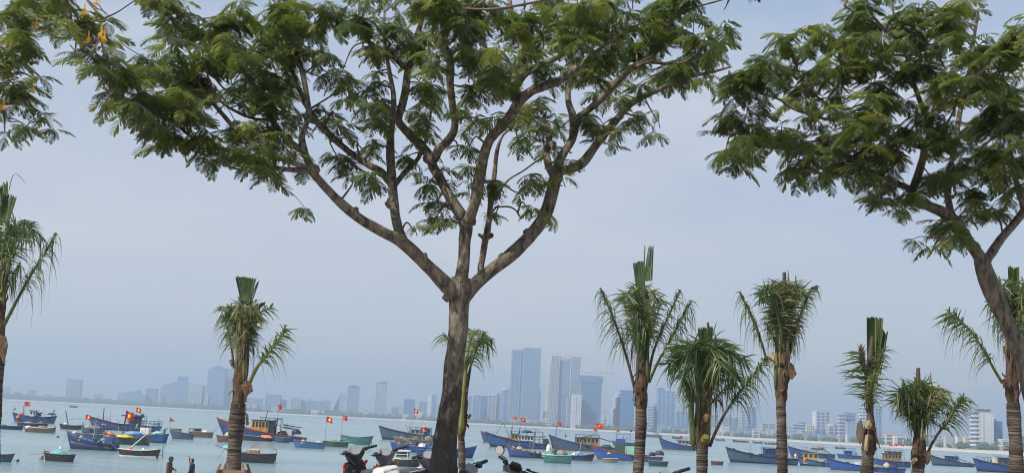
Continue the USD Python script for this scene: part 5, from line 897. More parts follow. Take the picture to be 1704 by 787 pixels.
    def cabin(s, xa, xb, top, wall=B_CREAM, roof=B_DEEP, n=3, base=None, w=.66, over=.35, lower=None):
        top = top - 3.2; a, b = s.X(xa), s.X(xb); zt = s.Z((xa + xb) / 2, top); zb = s.mid * .4; hw = s.half((a + b) / 2) * w
        c = MB().box(a, b, -hw, hw, zb, zt - .1).build('cabin', wall, s.t); span = (b - a) / n; hgt = zt - .1 - s.mid; z0, z1 = s.mid + hgt * .5, s.mid + hgt * .86
        for i in range(n):
            for m in (-1, 1): MB().box(a + span * (i + .22), a + span * (i + .80), m * hw - .03, m * hw + .03, z0, z1).build('window', B_WIN, c); 
        MB().box(a - .03, a + .06, -hw * .3, hw * .3, s.mid * .7, z1).build('door', B_DEEP, c)
        if lower: MB().box(a - .04, b + .04, -hw - .05, hw + .05, zb, s.mid + hgt * .34).build('lower_panel', lower, c)
        MB().tm(rbox(a - over, b + over, -hw - over * .7, hw + over * .7, zt - .14, zt, .06, 6)).build('roof', roof, c)
    def canopy(s, xa, xb, top, mat=B_DEEP, posts=3, w=.8, th=.12, frame=None):
        top = top - 2.5; a, b = s.X(xa), s.X(xb); zt = s.Z((xa + xb) / 2, top); hw = s.half((a + b) / 2) * w; m = MB()
        for i in range(posts):
            x = a + (b - a) * i / (posts - 1)
            for q in (-1, 1): m.tube([(x, q * hw, s.mid * .5), (x, q * hw, zt)], .055, 5)
        for q in (-1, 1): m.tube([(a, q * hw, s.mid + (zt - s.mid) * .55), (b, q * hw, s.mid + (zt - s.mid) * .55)], .04, 5)
        f = m.build('canopy_frame', frame or mat, s.t); MB().tm(rbox(a - .25, b + .25, -hw - .15, hw + .15, zt - th, zt, .05, 6)).build('canopy', mat, f or s.t)
    def pole(s, x0, y0, x1, y1, r=.06, mat=B_POLE, name='pole', y=0):
        p0, p1 = (s.X(x0), y, s.Z(x0, y0)), (s.X(x1), y, s.Z(x1, y1)); return MB().tube([p0, p1], [r, r * .6], 7).build(name, mat, s.t)
    def flag(s, x, ytop, ybot, w=10, h=7, star=True, mat=None, lean=0, fx=None):
        """flagpole with a waving red flag with a yellow star; (x, ytop) is the flag's upper hoist corner"""
        z1 = s.Z(x, ytop) + .15; z0 = s.Z(x, ybot); X = s.X(x); pl = MB().tube([(X - lean, 0, z0), (X, 0, z1)], [.045, .03], 6).build('flagpole', B_POLE, s.t); W, H = w / s.k, h / s.k; v = []; n = 9
        fn = lambda u, q: np.array([X + .02 + W * u * .96, .16 * W * math.sin(u * 6 + x) * (.3 + u) + .07 * W * math.sin(q * 4 + u * 3), z1 - .05 - H * q - .16 * H * u ** 1.5 + .06 * H * math.sin(u * 5 + x)])
        for i in range(n):
            for j in range(6): v.append(fn(i / (n - 1), j / 5))
        part('flag', (v, [(i * 6 + j, i * 6 + j + 1, (i + 1) * 6 + j + 1, (i + 1) * 6 + j) for i in range(n - 1) for j in range(5)]), mat or B_FLAG, pl, True)
        if star:
            mb = MB()
            for side in (-1, 1):
                c = fn(.5, .5) + [0, side * .02, 0]; ring = []
                for q in range(10):
                    r = (.34 if q % 2 == 0 else .14) * H; a = math.pi / 2 + q * math.pi / 5; ring.append(fn(.5 + r * math.cos(a) / W, .5 - r * math.sin(a) / H) + [0, side * .025, 0])
                mb.add([c] + ring, [(0, 1 + q, 1 + (q + 1) % 10) for q in range(10)])
            mb.build('star', B_STAR, pl)
    def pile(s, x, y, w, h, mat, name='net_heap', seed=0, yoff=0):
        """a lumpy heap, its foot's middle at photograph point (x, y)"""
        q = trimesh.creation.icosphere(3, 1.0); v = q.vertices * (.8 + .55 * meshkit.fbm(q.vertices * 2.3 + x, 3, seed)[:, None]) * [w / 2 / s.k / s.cy, min(w / 2 / s.k, s.B * .34), h / s.k * .95]; v[:, 2] = np.maximum(v[:, 2], -.05)
        return part(name, (v + [s.X(x), yoff, s.Z(x, y)], q.faces), mat, s.t, True)
    def crate(s, x0, x1, yt, yb, mat, name='box', w=.3):
        MB().tm(rbox(s.X(x0), s.X(x1), -s.B * w, s.B * w * .6, s.Z((x0 + x1) / 2, yb), s.Z((x0 + x1) / 2, yt), .03, 6)).build(name, mat, s.t)
    def rope(s, x, y):
        i = 0; p = s.pt(0, .9, 0, 1) * [1, 0, 1]; q = np.array([s.X(x), -.3, s.Z(x, y)]); MB().tube([p, (p + q) / 2 + [0, 0, -.25], q], .025, 5).build('anchor_rope', B_ROPE, s.t)
    def motor(s, stern_x, y, mat=B_NAVY):
        X = s.X(stern_x); z = s.Z(stern_x, y); d = -s.sgn; m = MB(); m.tm(blob([(X, 0, z + .35, .16), (X + .1 * d, 0, z + .55, .14)], 10)); m.tube([(X + .1 * d, 0, z + .4), (X + .5 * d, 0, -.2)], .05, 6); m.tube([(X, 0, z + .45), (X - .6 * d, 0, z + .6)], .025, 5); m.build('outboard_motor', mat, s.t, 40)
def lying(b, name, label, cat, x, y, w, h, mat, group=None, seed=0, shape='heap', yoff=-.1):
    """a separate thing lying on boat b"""
    o = np.array(b.t.prim.GetAttribute('xformOp:translate').Get()); c, s_ = math.cos(math.radians(b.yaw)), math.sin(math.radians(b.yaw)); X, Z = b.X(x), b.Z(x, y); loc = (o[0] + X * c - yoff * s_, o[1] + X * s_ + yoff * c, o[2] + Z); W, H = w / b.k / b.cy, h / b.k
    t = thing(name, label, cat, loc, b.yaw, group)
    if shape == 'heap':
        q = trimesh.creation.icosphere(3, 1.0); v = q.vertices * (.75 + .6 * meshkit.fbm(q.vertices * 2.3 + x, 3, seed)[:, None]) * [W / 2, min(W / 2, b.B * .36), H]; v[:, 2] = np.maximum(v[:, 2], -.04); part('heap', (v, q.faces), mat, t, True)
    elif shape == 'crate':
        part('crate_body', rbox(-W / 2, W / 2, -W * .3, W * .3, 0, H * .8, .03, 6), mat, t); part('lid', rbox(-W / 2 - .03, W / 2 + .03, -W * .3 - .03, W * .3 + .03, H * .8 - .02, H, .03, 6), B_WHITE, t)
    elif shape == 'barrel':
        p = [(0, 0), (W * .44, 0), (W * .5, H * .3), (W * .5, H * .7), (W * .44, H), (0, H)]; part('barrel_body', trimesh.creation.revolve(p, sections=16), mat, t, 40); c_ = trimesh.creation.cylinder(W * .16, .05); c_.apply_translation((0, 0, H + .02)); part('bung', c_, B_WHITE, t)
    elif shape == 'tarp':
        v = [(W * (i / 12 - .5), b.B * .62 * (j / 6 - .5), H * (1 - (abs(j - 3) / 3) ** 2) + .06 * math.sin(i * 1.3 + j)) for i in range(13) for j in range(7)]; part('sheet', (v, [(i * 7 + j, i * 7 + j + 1, (i + 1) * 7 + j + 1, (i + 1) * 7 + j) for i in range(12) for j in range(6)]), mat, t, True)
        m = MB()
        for i in (-.5, 0, .5): m.tube([(W * i, -b.B * .3, -.5), (W * i, 0, H - .02), (W * i, b.B * .3, -.5)], .04, 5)
        m.build('hoops', B_POLE, t, kind='stuff')
    return t
SP, CO = dict(name='sampan', cat='small boat', open_=True), dict(name='coracle', cat='coracle', open_=True, beam=.55, tw=.8, blunt=.42, over=.25)

# ---- left of the first full palm
b = Boat('dark blue open boat cut by the left edge, below the far left fishing boat', -14, 36, 714, 7, 5, 9, 1, B_DEEP, yaw=6, **SP); b.pile(4, 709, 12, 3, B_DNET); b.pile(18, 710, 9, 2, B_GREY)
b = Boat('farthest left blue fishing boat with orange floats and an upturned stern', 19, 88, 703, 15, 10, 15, -1, B_BLUE, B_NAVY, yaw=8, tw=.4, beam=.24)
b.flag(36, 669, 700, 10, 7, star=False, mat=B_FLAG); b.pole(35, 696, 35, 674, .09, B_DEEP, 'mast'); b.cabin(47, 56, 686, B_WHITE, B_NAVY, 2); b.pile(57, 692, 14, 4.5, B_NAVY); b.pole(55, 688, 66, 687, .3, B_NAVY, 'rolled_awning'); b.pole(70, 695, 69, 683, .06); b.pile(80, 690, 13, 3, B_DEEP); b.pole(21, 690, 20, 680, .05); b.pile(21, 682, 4, 4, B_GREY, 'lamp_cluster'); b.pole(83, 690, 83, 683, .05); b.pile(83, 685, 4, 3, B_GREY, 'lamp_cluster')
lying(b, 'float_bundle', 'two orange floats at the bow of the farthest left fishing boat', 'floats', 30, 695, 6, 5, B_ORANGE, yoff=-.9); lying(b, 'float_bundle', 'single orange float by the mast of the farthest left fishing boat', 'floats', 35, 691, 5, 6, B_ORANGE, yoff=-.5)
b = Boat('dark open boat wedged behind the brown white-rimmed sampan at left', 26, 76, 709, 6, 4.5, 6, -1, B_NAVY, yaw=4, **SP); b.pile(45, 704, 14, 3, B_GREY); b.pile(66, 704, 12, 3.5, B_DNET)
b = Boat('brown sampan with a white rim and a white cowl, left of the bay', 36, 89, 719, 9, 6.5, 9, -1, B_BROWN, rim=B_WHITE, yaw=-4, **SP); b.pile(44, 712, 9, 4, B_WHITE); b.pile(68, 711, 16, 2.6, B_GREY); b.motor(88, 714); b.pole(86, 712, 88, 701, .05, B_WHITE)
b = Boat('small black boat with a leaning blue pole, behind the light blue boat', 97, 134, 714, 9, 6, 8, -1, B_BLACK, yaw=5, **SP); b.pole(114, 716, 105, 683, .16, B_STEEL, 'leaning_pole'); b.pole(113, 697, 136, 697, .05, B_POLE); b.pile(107, 707, 6, 3.5, B_WHITE)
b = Boat('tiny lone boat far out on open water under the grey tower', 114.5, 128, 677.5, 3.5, 2, 3, -1, B_NAVY, yaw=0, beam=.3, **SP); b.pile(121, 676, 7, 1.6, B_GREY)
b = Boat('grey tub boat cut by the left edge with a bent frame at its bow', -16, 19, 768, 14, 11, 13, 1, B_STEEL, yaw=12, beam=.45, **{**SP, 'name': 'tub_boat'}); b.pole(15, 760, 22, 749, .03, B_LPOLE); b.pole(22, 749, 27, 766, .03, B_LPOLE); b.pole(12, 766, 22, 766, .03, B_LPOLE)
b = thing('mooring_float', 'small black mooring float on the water beside the cut off tub boat', 'float', onz(29, 767, WZ)); part('ball', blob([(0, 0, .1, .16), (.1, 0, .12, .13)], 14), B_BLACK, b, True)
b = thing('mooring_float', 'small black mooring float left of the big brown bottomed blue boat', 'float', onz(95.5, 727, WZ)); part('ball', blob([(0, 0, .1, .22), (.2, 0, .12, .18)], 14), B_BLACK, b, True)
b = Boat('round black tub boat heaped with teal net, long oar out to the left', 66, 117, 767, 15, 11, 12, -1, B_BLACK, yaw=-8, beam=.5, tw=.8, blunt=.45, rim=B_GREY, **{**SP, 'name': 'tub_boat'}); b.pole(78, 754, 41, 756.5, .04, B_POLE, 'oar'); b.pole(70, 758, 68, 748, .05, B_POLE); b.pile(67, 764, 7, 7, B_GREY, 'float_string', yoff=-.5); b.pile(95, 747, 5, 4, B_WHITE, 'buoy')
lying(b, 'net_heap', 'rounded heap of teal fishing net in the round black tub boat', 'fishing net', 93, 757, 30, 8, B_TNET, seed=4)
b = Boat('light blue open boat tucked behind the big brown bottomed blue boat', 113, 168, 731, 12, 9, 9, -1, B_MID, rim=B_GREY, yaw=5, **SP); b.pile(122, 721, 10, 3.5, B_WHITE); b.pile(150, 724, 14, 3, B_GREY); b.pole(108, 716, 124, 719, .05, B_POLE)
b = Boat('dull blue boat flying an orange red flag, behind the light blue boat', 132, 172, 721, 11, 8, 9, -1, B_STEEL, B_BLUE, yaw=-5, beam=.3); b.flag(138, 691, 716, 10, 8, star=True); b.pile(150, 712, 16, 4, B_GREY); b.pole(136, 712, 134, 702, .12, B_NAVY)
b = Boat('blue fishing boat with a pink tarpaulin and a cluttered dark wheelhouse', 146, 262, 716, 20, 10, 11, -1, B_BLUE, B_NAVY, yaw=4, beam=.2); b.pole(168, 706, 168, 679, .16, B_DEEP, 'mast'); b.cabin(196, 211, 707, B_WHITE, B_WHITE, 4, w=.7); b.cabin(212, 229, 697, B_NAVY, B_DEEP, 3); b.canopy(206, 236, 695, B_DEEP, 3); b.pile(220, 694, 14, 4, B_DEEP); b.pile(230, 694, 8, 5, B_NAVY); b.flag(220, 679, 696, 8, 8, star=True); b.crate(209, 214, 695, 706, B_LBLUE); b.pile(226, 712, 5, 7, B_GREY, 'life_ring', yoff=-1.6); b.canopy(233, 262, 703, B_STEEL, 3, th=.07); b.crate(250, 260, 703, 708, B_LBLUE, 'tarpaulin'); b.pole(178, 704, 178, 694, .05); b.pole(190, 705, 191, 696, .05); b.pile(163, 712, 10, 5, B_GREY); b.rope(130, 714)
lying(b, 'tarpaulin', 'bright pink tarpaulin stretched over the deck of a blue fishing boat', 'tarpaulin', 181, 707, 24, 6, B_PINK, shape='tarp')
b = Boat('blunt sterned bright blue boat right of the dark green boat', 205, 275, 735, 15, 14, 17, -1, B_BLUE, B_BRIGHT, B_NAVY, yaw=-10, tw=.8, beam=.3); b.pile(262, 721, 16, 4, B_MINT); b.pole(268, 720, 276, 712, .1, B_NAVY); b.pole(271, 720, 270, 714, .22, B_BLACK, 'engine_post'); b.crate(231, 246, 712, 724, B_WHITE, 'white_cabin'); b.pile(256, 722, 10, 4, B_CREAM)
b = Boat('dark green boat with a big starred flag and a yellow heap on deck', 168, 246, 739, 18, 13, 17, -1, B_GREEN, B_BROWN, yaw=6, beam=.26, open_=False); b.flag(203, 686, 725, 12, 13, star=True); b.pole(200, 724, 203, 684, .12, B_NAVY, 'mast'); b.pile(218, 722, 24, 4, B_LBLUE, 'blue_plastic'); b.pole(196, 692, 204, 692, .12, B_NAVY)
lying(b, 'net_heap', 'low yellow heap of net on the dark green boat', 'fishing net', 204, 727, 26, 4, B_YNET, seed=2, yoff=-.6)
b = Boat('big blue boat with a high bow and streaked brown bottom, nearest at left', 105, 194, 748, 27, 15, 12, -1, B_DEEP, B_BLUE, None, yaw=-4, beam=.24, inner=B_LBLUE, deck=.55); b.pole(166, 723, 205, 746, .035, B_LPOLE, 'boat_hook'); b.rope(96, 748); b.crate(174, 186, 727, 738, B_BLUE, 'blue_panel', .34); b.pile(168, 733, 10, 4, B_GREY)
lo = MB()
for m_ in (-1, 1):
    for i in range(1, 23):
        lo.add([b.pt(i, h, .02, m_) for h in (.52, -.3)] + [b.pt(i + 1, h, .02, m_) for h in (-.3, .52)], [(0, 1, 2, 3)])
lo.build('weathered_bottom', pm('streaked_planks', (.30, .22, .13), (.12, .085, .06), 1.6, .85, stretch=(3, 1, .6)), b.t, 40)
b = Boat('black boat with a white waterline and a long pale boom raised over it', 192, 262, 760, 12, 10, 14, -1, B_BLACK, boot=B_WHITE, rim=B_WHITE, yaw=-6, beam=.3, **{**SP, 'name': 'sampan'}); b.pole(213, 745, 241, 720, .09, B_WHITE, 'boom'); b.pole(195, 751, 160, 723, .03, B_POLE); b.pole(232, 719, 256, 748, .02, B_ROPE, 'stay'); b.pile(235, 750, 6, 4.5, B_WHITE); b.pile(246, 750, 26, 2, B_CREAM); m = MB()
for q in (750, 757): m.tube([(b.X(259), 0, b.Z(259, q)), (b.X(268), 0, b.Z(268, q))], .03, 5)
m.tube([(b.X(268), 0, b.Z(268, 742)), (b.X(268), 0, -.4)], .045, 6); m.build('rudder_frame', B_NAVY, b.t)
lying(b, 'net_heap', 'small red net heap at the foot of the raised pale boom', 'fishing net', 212, 750, 10, 5, B_ORANGE, seed=5)
b = Boat('small slate blue boat with a dark tub standing on its bow', 281, 321, 730, 14, 9.5, 9, -1, B_STEEL, yaw=5, rim=B_BROWN, **SP); b.pile(293, 721, 10, 3, B_WHITE); b.pole(282, 722, 278, 692, .03, B_POLE)
b = Boat('dark coracle riding behind the slate blue boat\'s bow', 280, 300, 718, 5, 5, 5, -1, B_GREY, **CO)
b = Boat('brown open boat with white floats right of the slate blue boat', 311, 353, 727, 10, 8, 9, -1, B_BROWN, rim=B_GREY, yaw=-4, **SP); b.pile(318, 718, 10, 4, B_GREY); b.pile(340, 719, 9, 3.5, B_WHITE); b.pole(345, 727, 366, 705, .06, B_DEEP, 'oar')
b = Boat('dark coracle perched behind the brown open boat', 314, 334, 718, 5.5, 5.5, 5, 1, B_NAVY, **CO)
b = thing('pennant_buoy', 'small red pennant on a thin stick standing in the water near the slate blue boat', 'marker', onz(283, 712, WZ)); kk = pxm(onz(283, 712, WZ)[1]); MB().tube([(0, 0, -.3), (-.3, 0, 18 / kk)], .03, 6).build('stick', B_POLE, b); part('pennant', ([(-.3, 0, 18 / kk), (-.27, 0, 10 / kk), (7 / kk, .1, 12 / kk), (-.3, .012, 18 / kk), (-.27, .012, 10 / kk), (7 / kk, .11, 12 / kk)], [(0, 1, 2), (3, 5, 4), (0, 3, 4), (0, 4, 1)]), B_FLAG, b); part('buoy', blob([(0, 0, 0, .2)], 12), B_ORANGE, b, True)
# ---- around the first full palm
b = Boat('largest blue fishing boat with red rails and yellow cabin, behind the leftmost palm', 357, 506, 732, 33, 13, 8, -1, B_BLUE, B_RED, yaw=5, beam=.2, tw=.5, over=.5)
b.cabin(416, 443, 702, B_YELL, B_DEEP, 5, lower=B_YELL); b.cabin(444, 453, 703, B_NAVY, B_DEEP, 2); b.canopy(430, 463, 698, B_DEEP, 4); b.pole(427, 708, 463, 697, .12, B_BLUE, 'rail'); b.pole(436, 700, 439, 685, .12, B_NAVY, 'mast'); b.flag(456, 674, 699, 6, 8, star=False); b.pole(454, 723, 456, 696, .22, B_BLUE, 'post'); b.pole(466, 707, 497, 712, .16, B_NAVY, 'spar'); b.pole(466, 711, 492, 715, .22, B_BROWN, 'spar'); b.pile(488, 722, 14, 8, B_NAVY); b.crate(456, 462, 709, 718, B_WHITE); b.pile(466, 724, 16, 7, B_BLACK); b.pile(483, 724, 4, 6, B_RED, 'life_vest'); b.pole(464, 697, 481, 696, .03, B_POLE); b.rope(344, 723); b.pole(408, 720, 417, 707, .08, B_NAVY)
b = Boat('brown sampan half hidden by the leftmost palm trunk', 358, 394, 735, 11, 9, 9, -1, B_BROWN, rim=B_GREY, yaw=4, **SP); b.pile(377, 727, 10, 8, B_CREAM)
b = Boat('dark sampan loaded along its length with orange net', 398, 452, 733, 9, 7, 7, -1, B_NAVY, yaw=-3, **SP); b.pile(426, 728, 12, 3, B_LBLUE)
lying(b, 'net_heap', 'long orange heap of net on the dark sampan by the largest boat', 'fishing net', 441, 728, 20, 4, B_ORANGE, seed=7, yoff=-.3)
b = Boat('grey tub moored at the stern of the largest blue fishing boat', 457, 483, 736, 9, 8.5, 9, 1, B_STEEL, rim=B_GREY, yaw=0, beam=.45, tw=.8, **{**SP, 'name': 'tub_boat'})
b = Boat('near black boat with a boxy crate, behind the leftmost palm\'s foot', 374, 456, 769, 18, 13, 16, -1, B_BLACK, rim=B_BROWN, yaw=-5, beam=.3, **SP); b.pole(402, 755, 428, 734, .05, B_BROWN, 'oar'); b.pole(385, 752, 353, 741, .06, B_NAVY, 'oar'); b.pole(370, 748, 360, 763, .03, B_POLE, 'prop'); b.pole(456, 772, 457, 748, .05, B_NAVY, 'rudder'); b.pole(449, 749, 457, 748, .04, B_NAVY, 'tiller'); b.pile(374, 746, 14, 5, B_TNET); b.pole(430, 757, 446, 759, .07, B_NAVY)
lying(b, 'crate', 'yellow wooden crate with a white lid in the near black boat', 'crate', 420.5, 756.5, 16, 9, B_OCHRE, shape='crate')
# ---- between the palm and the big trunk
b = Boat('clean blue sampan with a yellow heap amidships', 486, 539, 745, 13, 9, 9, -1, B_MID, rim=B_BLUE, yaw=-5, **SP); b.motor(537, 738); b.pole(508, 733, 520, 722, .03, B_LPOLE)
lying(b, 'net_heap', 'round yellow heap in the clean blue sampan', 'fishing net', 503, 737, 9, 6, B_YNET, seed=8)
b = Boat('green sampan under a tall pole with a starred flag', 538, 579, 743, 10, 8, 9, -1, B_GREEN, rim=B_MINT, yaw=6, **SP); b.flag(540, 695, 733, 10, 9, star=True); b.pile(552, 735, 18, 4, B_GREY); b.pile(566, 736, 8, 4, B_DEEP); b.pole(562, 735, 561, 724, .05, B_WHITE); b.pile(531, 737, 12, 4, B_CREAM)
b = Boat('teal boat with a rag of a flag on a bent pole, bow pointing right', 566, 620, 739, 15, 10, 14, 1, B_TEAL, rim=B_STEEL, yaw=-8, **SP); b.flag(567, 692, 731, 7, 8, star=False, lean=.3); b.pile(575, 731, 12, 5, B_GREY); b.pile(588, 736, 14, 4, B_CREAM); b.pole(616, 732, 634, 712, .02, B_ROPE, 'mooring_line'); b.pole(617, 733, 618, 742, .1, B_NAVY, 'anchor'); b.crate(576, 590, 738, 745, B_WHITE, 'white_panel', .52)
b = Boat('grey blue fishing boat with a bow rail frame and a red bundle on its roof', 629, 738, 733, 22, 12, 12, -1, B_STEEL, B_NAVY, yaw=5, beam=.22)
b.pile(645, 722, 8, 8, B_GREY, 'winch'); b.cabin(682, 702, 718, B_CREAM, B_DEEP, 3); b.cabin(703, 714, 716, B_BLUE, B_BLUE, 2); b.canopy(680, 716, 713.5, B_DEEP, 4); m = MB()
for i in range(5): x = b.X(658 + i * 3.2); m.tube([(x, 0, b.mid), (x, 0, b.Z(658 + i * 3.2, 712 + i * .8))], .04, 5)
m.tube([(b.X(658), 0, b.Z(658, 712)), (b.X(671), 0, b.Z(671, 715.2))], .04, 5); m.tube([(b.X(658), 0, b.Z(658, 717)), (b.X(671), 0, b.Z(671, 720.2))], .035, 5); m.build('rail_frame', B_GREY, b.t); b.flag(685, 681, 714, 7, 7, star=True, lean=.7); b.pole(699, 714, 700, 690, .04, B_POLE); b.pile(666, 726, 18, 4, B_DNET); b.rope(617, 731); b.pole(679, 722, 674, 707, .1, B_RED, 'furled_pennant')
lying(b, 'float_bundle', 'orange red bundle of floats on the roof of the grey blue fishing boat', 'floats', 703, 718, 11, 9, B_ORANGE, seed=9, yoff=-.8)
b = Boat('weathered brown hull lying against the grey blue fishing boat', 654, 738, 739, 11, 9, 9, -1, B_BROWN, B_GREY, yaw=-3, beam=.2); b.pile(693, 731, 16, 5, B_DNET); b.pile(712, 731, 12, 6, B_GREY)
b = Boat('blue boat loaded with blue barrels just left of the big trunk', 648, 742, 752, 15, 10, 10, -1, B_BLUE, B_MID, yaw=-6, beam=.2); b.pile(701, 744, 16, 6, B_WHITE, 'white_sacks'); b.pole(655, 742, 675, 741, .06, B_LPOLE); b.pole(664, 727, 694, 742, .05, B_LPOLE); b.pole(672, 738, 712, 738, .06, B_CREAM); b.pile(690, 740, 12, 6, B_BLACK); b.rope(645, 752)
for i, (x, w_) in enumerate(((709, 'first'), (714, 'second'), (719.5, 'third'))): lying(b, 'barrel', f'{w_} from left of the blue barrels standing on the boat by the big trunk', 'barrel', x, 748, 5, 8, B_BRIGHT, 'blue barrels on the boat by the trunk', shape='barrel', yoff=-.7)
b = Boat('small dark tub just above the maroon scooter', 656, 682, 759, 8, 8, 8, -1, B_BLACK, rim=B_WHITE, yaw=0, beam=.45, tw=.8, **{**SP, 'name': 'tub_boat'})
b = Boat('black boat with a white cabin frame, right of the maroon scooter', 654, 701, 776, 15, 11, 12, 1, B_BLACK, rim=B_WHITE, yaw=-8, beam=.34, **SP); b.crate(658, 680, 764, 768, B_WHITE, 'white_box', .3); b.canopy(656, 678, 752, B_WHITE, 2, th=.05); b.pile(683, 768, 18, 2, B_GREY)
# ---- between the big trunk and the fourth palm
b = Boat('blue boat poking out right from behind the big trunk', 692, 791, 760, 20, 12, 12, 1, B_BLUE, B_MID, B_NAVY, yaw=7, beam=.24); b.pole(768, 747, 767, 738, .08, B_NAVY); b.pile(745, 748, 26, 6, B_DNET); b.rope(804, 755)
b = Boat('blue fishing boat mostly hidden behind its yellow cabined neighbour', 799, 885, 737, 18, 9, 9, -1, B_BLUE, B_RED, yaw=3, beam=.2); b.rope(795, 742)
b = Boat('blue fishing boat with a yellow wheelhouse and two starred flags', 807, 912, 745, 24, 11, 10, -1, B_BLUE, B_NAVY, yaw=4, beam=.2, over=.4); b.cabin(850, 860, 725, B_YELL, B_DEEP, 2); b.cabin(861, 886, 728, B_WHITE, B_BLUE, 5, lower=B_BRIGHT); b.canopy(850, 902, 721, B_NAVY, 5, th=.1); b.flag(851, 694, 721, 7, 5, star=True); b.flag(864, 696, 721, 9, 6.5, star=True); b.pole(873, 720, 872, 702, .05); b.pole(850.5, 722, 850.5, 709, .14, B_DEEP, 'mast'); b.pole(863, 722, 863, 712, .12, B_DEEP, 'mast'); b.pole(889, 724, 889, 715, .12, B_DEEP, 'mast'); b.pole(823, 725, 836, 704, .08, B_NAVY, 'sheer_leg'); b.pole(847, 727, 836, 704, .08, B_NAVY, 'sheer_leg'); b.pole(821, 725, 821, 720, .07, B_NAVY); b.pile(876, 720, 16, 4, B_NAVY); b.pole(892, 718, 901, 717, .06, B_STEEL); b.canopy(888, 906, 728, B_NAVY, 3, th=.08); b.pile(908, 738, 10, 8, B_DNET); b.pole(901, 727, 908, 738, .12, B_NAVY)
b = Boat('plain blue open decked boat in front of the yellow wheelhouse boat', 842, 912, 761, 20, 9, 8, -1, B_BLUE, B_BROWN, yaw=-5, beam=.22, deck=.5); b.pile(864, 747, 10, 4, B_CREAM); b.pole(862, 747, 905, 757, .06, B_RED); b.pole(840, 735, 843, 742, .05, B_NAVY)
lying(b, 'life_ring', 'white life ring hung at the stern of the plain blue open boat', 'life ring', 912, 750, 8, 10, B_WHITE, seed=3)
b = Boat('sea green tub boat heaped with nets under a tall bare mast', 902, 952, 770, 12, 12, 14, -1, B_TEAL, rim=B_MINT, yaw=-8, beam=.48, tw=.85, blunt=.45, **{**SP, 'name': 'tub_boat'}); b.pole(922, 760, 924, 709, .09, B_BROWN, 'mast'); b.flag(926, 704, 712, 6, 6, star=False); b.pile(918, 760, 28, 4, B_MINT); b.pile(934, 757, 18, 8, B_GREY); b.pile(922, 754, 9, 8, B_DNET); b.pole(950, 768, 944, 757, .025, B_ROPE)
b = Boat('blue fishing boat with a varnished wooden cabin and a large flag', 913, 1022, 750, 24, 11, 9, -1, B_STEEL, B_BLUE, yaw=4, beam=.2); b.cabin(958, 968, 731, B_OCHRE, B_NAVY, 2); b.cabin(969, 995, 731, B_OCHRE, B_NAVY, 4, lower=B_OCHRE); b.canopy(958, 996, 726, B_DEEP, 4); b.pole(973, 727, 994, 722, .1, B_BLUE); b.flag(987, 713, 727, 6, 5, star=False); b.flag(990, 705, 727, 14, 8, star=True); b.pole(996, 729, 1021, 736, .16, B_NAVY, 'spar'); b.pile(932, 735, 10, 5, B_CREAM); b.pole(941, 748, 941, 720, .05, B_STEEL); b.pile(941, 727, 2.5, 4, B_NAVY, 'lamp'); b.pile(1010, 744, 16, 4, B_NAVY); b.crate(940, 956, 736, 741, B_BROWN, 'hatch')
b = Boat('small navy boat with its bow to the right, beside the sea green tub boat', 946, 989, 766, 12, 9, 9, 1, B_DEEP, B_NAVY, yaw=-6, beam=.3); b.pile(962, 756, 14, 5, B_LBLUE); b.pile(956, 757, 6, 5, B_WHITE); b.pole(978, 758, 977, 753, .06)
b = Boat('blue canopied barge with two small flags behind the red striped boat', 1019, 1060, 741, 7, 6, 6, -1, B_STEEL, B_MID, yaw=2, beam=.3); b.canopy(1026, 1049, 725, B_BLUE, 3, th=.14); b.crate(1025, 1040, 730, 736, B_BRIGHT, 'blue_awning'); b.flag(1026, 716, 725, 5, 3, star=False); b.flag(1048, 716, 725, 4, 3, star=False, mat=B_DEEP)
b = Boat('red and blue striped boat carrying green boxes, behind the fourth palm', 985, 1103, 766, 23, 8, 10, -1, B_BRIGHT, B_RED, yaw=-3, beam=.17, over=.5); b.crate(1023, 1040, 739, 753, B_DGREEN, 'green_box', .3); b.crate(1043, 1058, 743, 756, B_MINT, 'green_box', .3); b.pole(1030, 758, 1031, 748, .12, B_NAVY); b.pile(1015, 755, 16, 4, B_YNET); b.pole(1008, 756, 1028, 764, .1, B_CREAM); b.pile(1048, 760, 18, 4, B_LBLUE); b.pile(1085, 758, 10, 6, B_NAVY); b.pile(1097, 757, 14, 7, B_BLACK); b.pole(1098, 755, 1099, 745, .03)
b = Boat('woven grey coracle under the red and blue striped boat', 1003, 1028, 769, 6, 6, 7, -1, B_GREY, rim=B_LPOLE, **CO)
b = Boat('woven grey coracle right of the fourth palm trunk', 1080, 1113, 775, 8, 7.5, 9, 1, B_GREEN, rim=B_GREY, **CO); b.pole(1111, 768, 1113, 767, .06, B_NAVY)
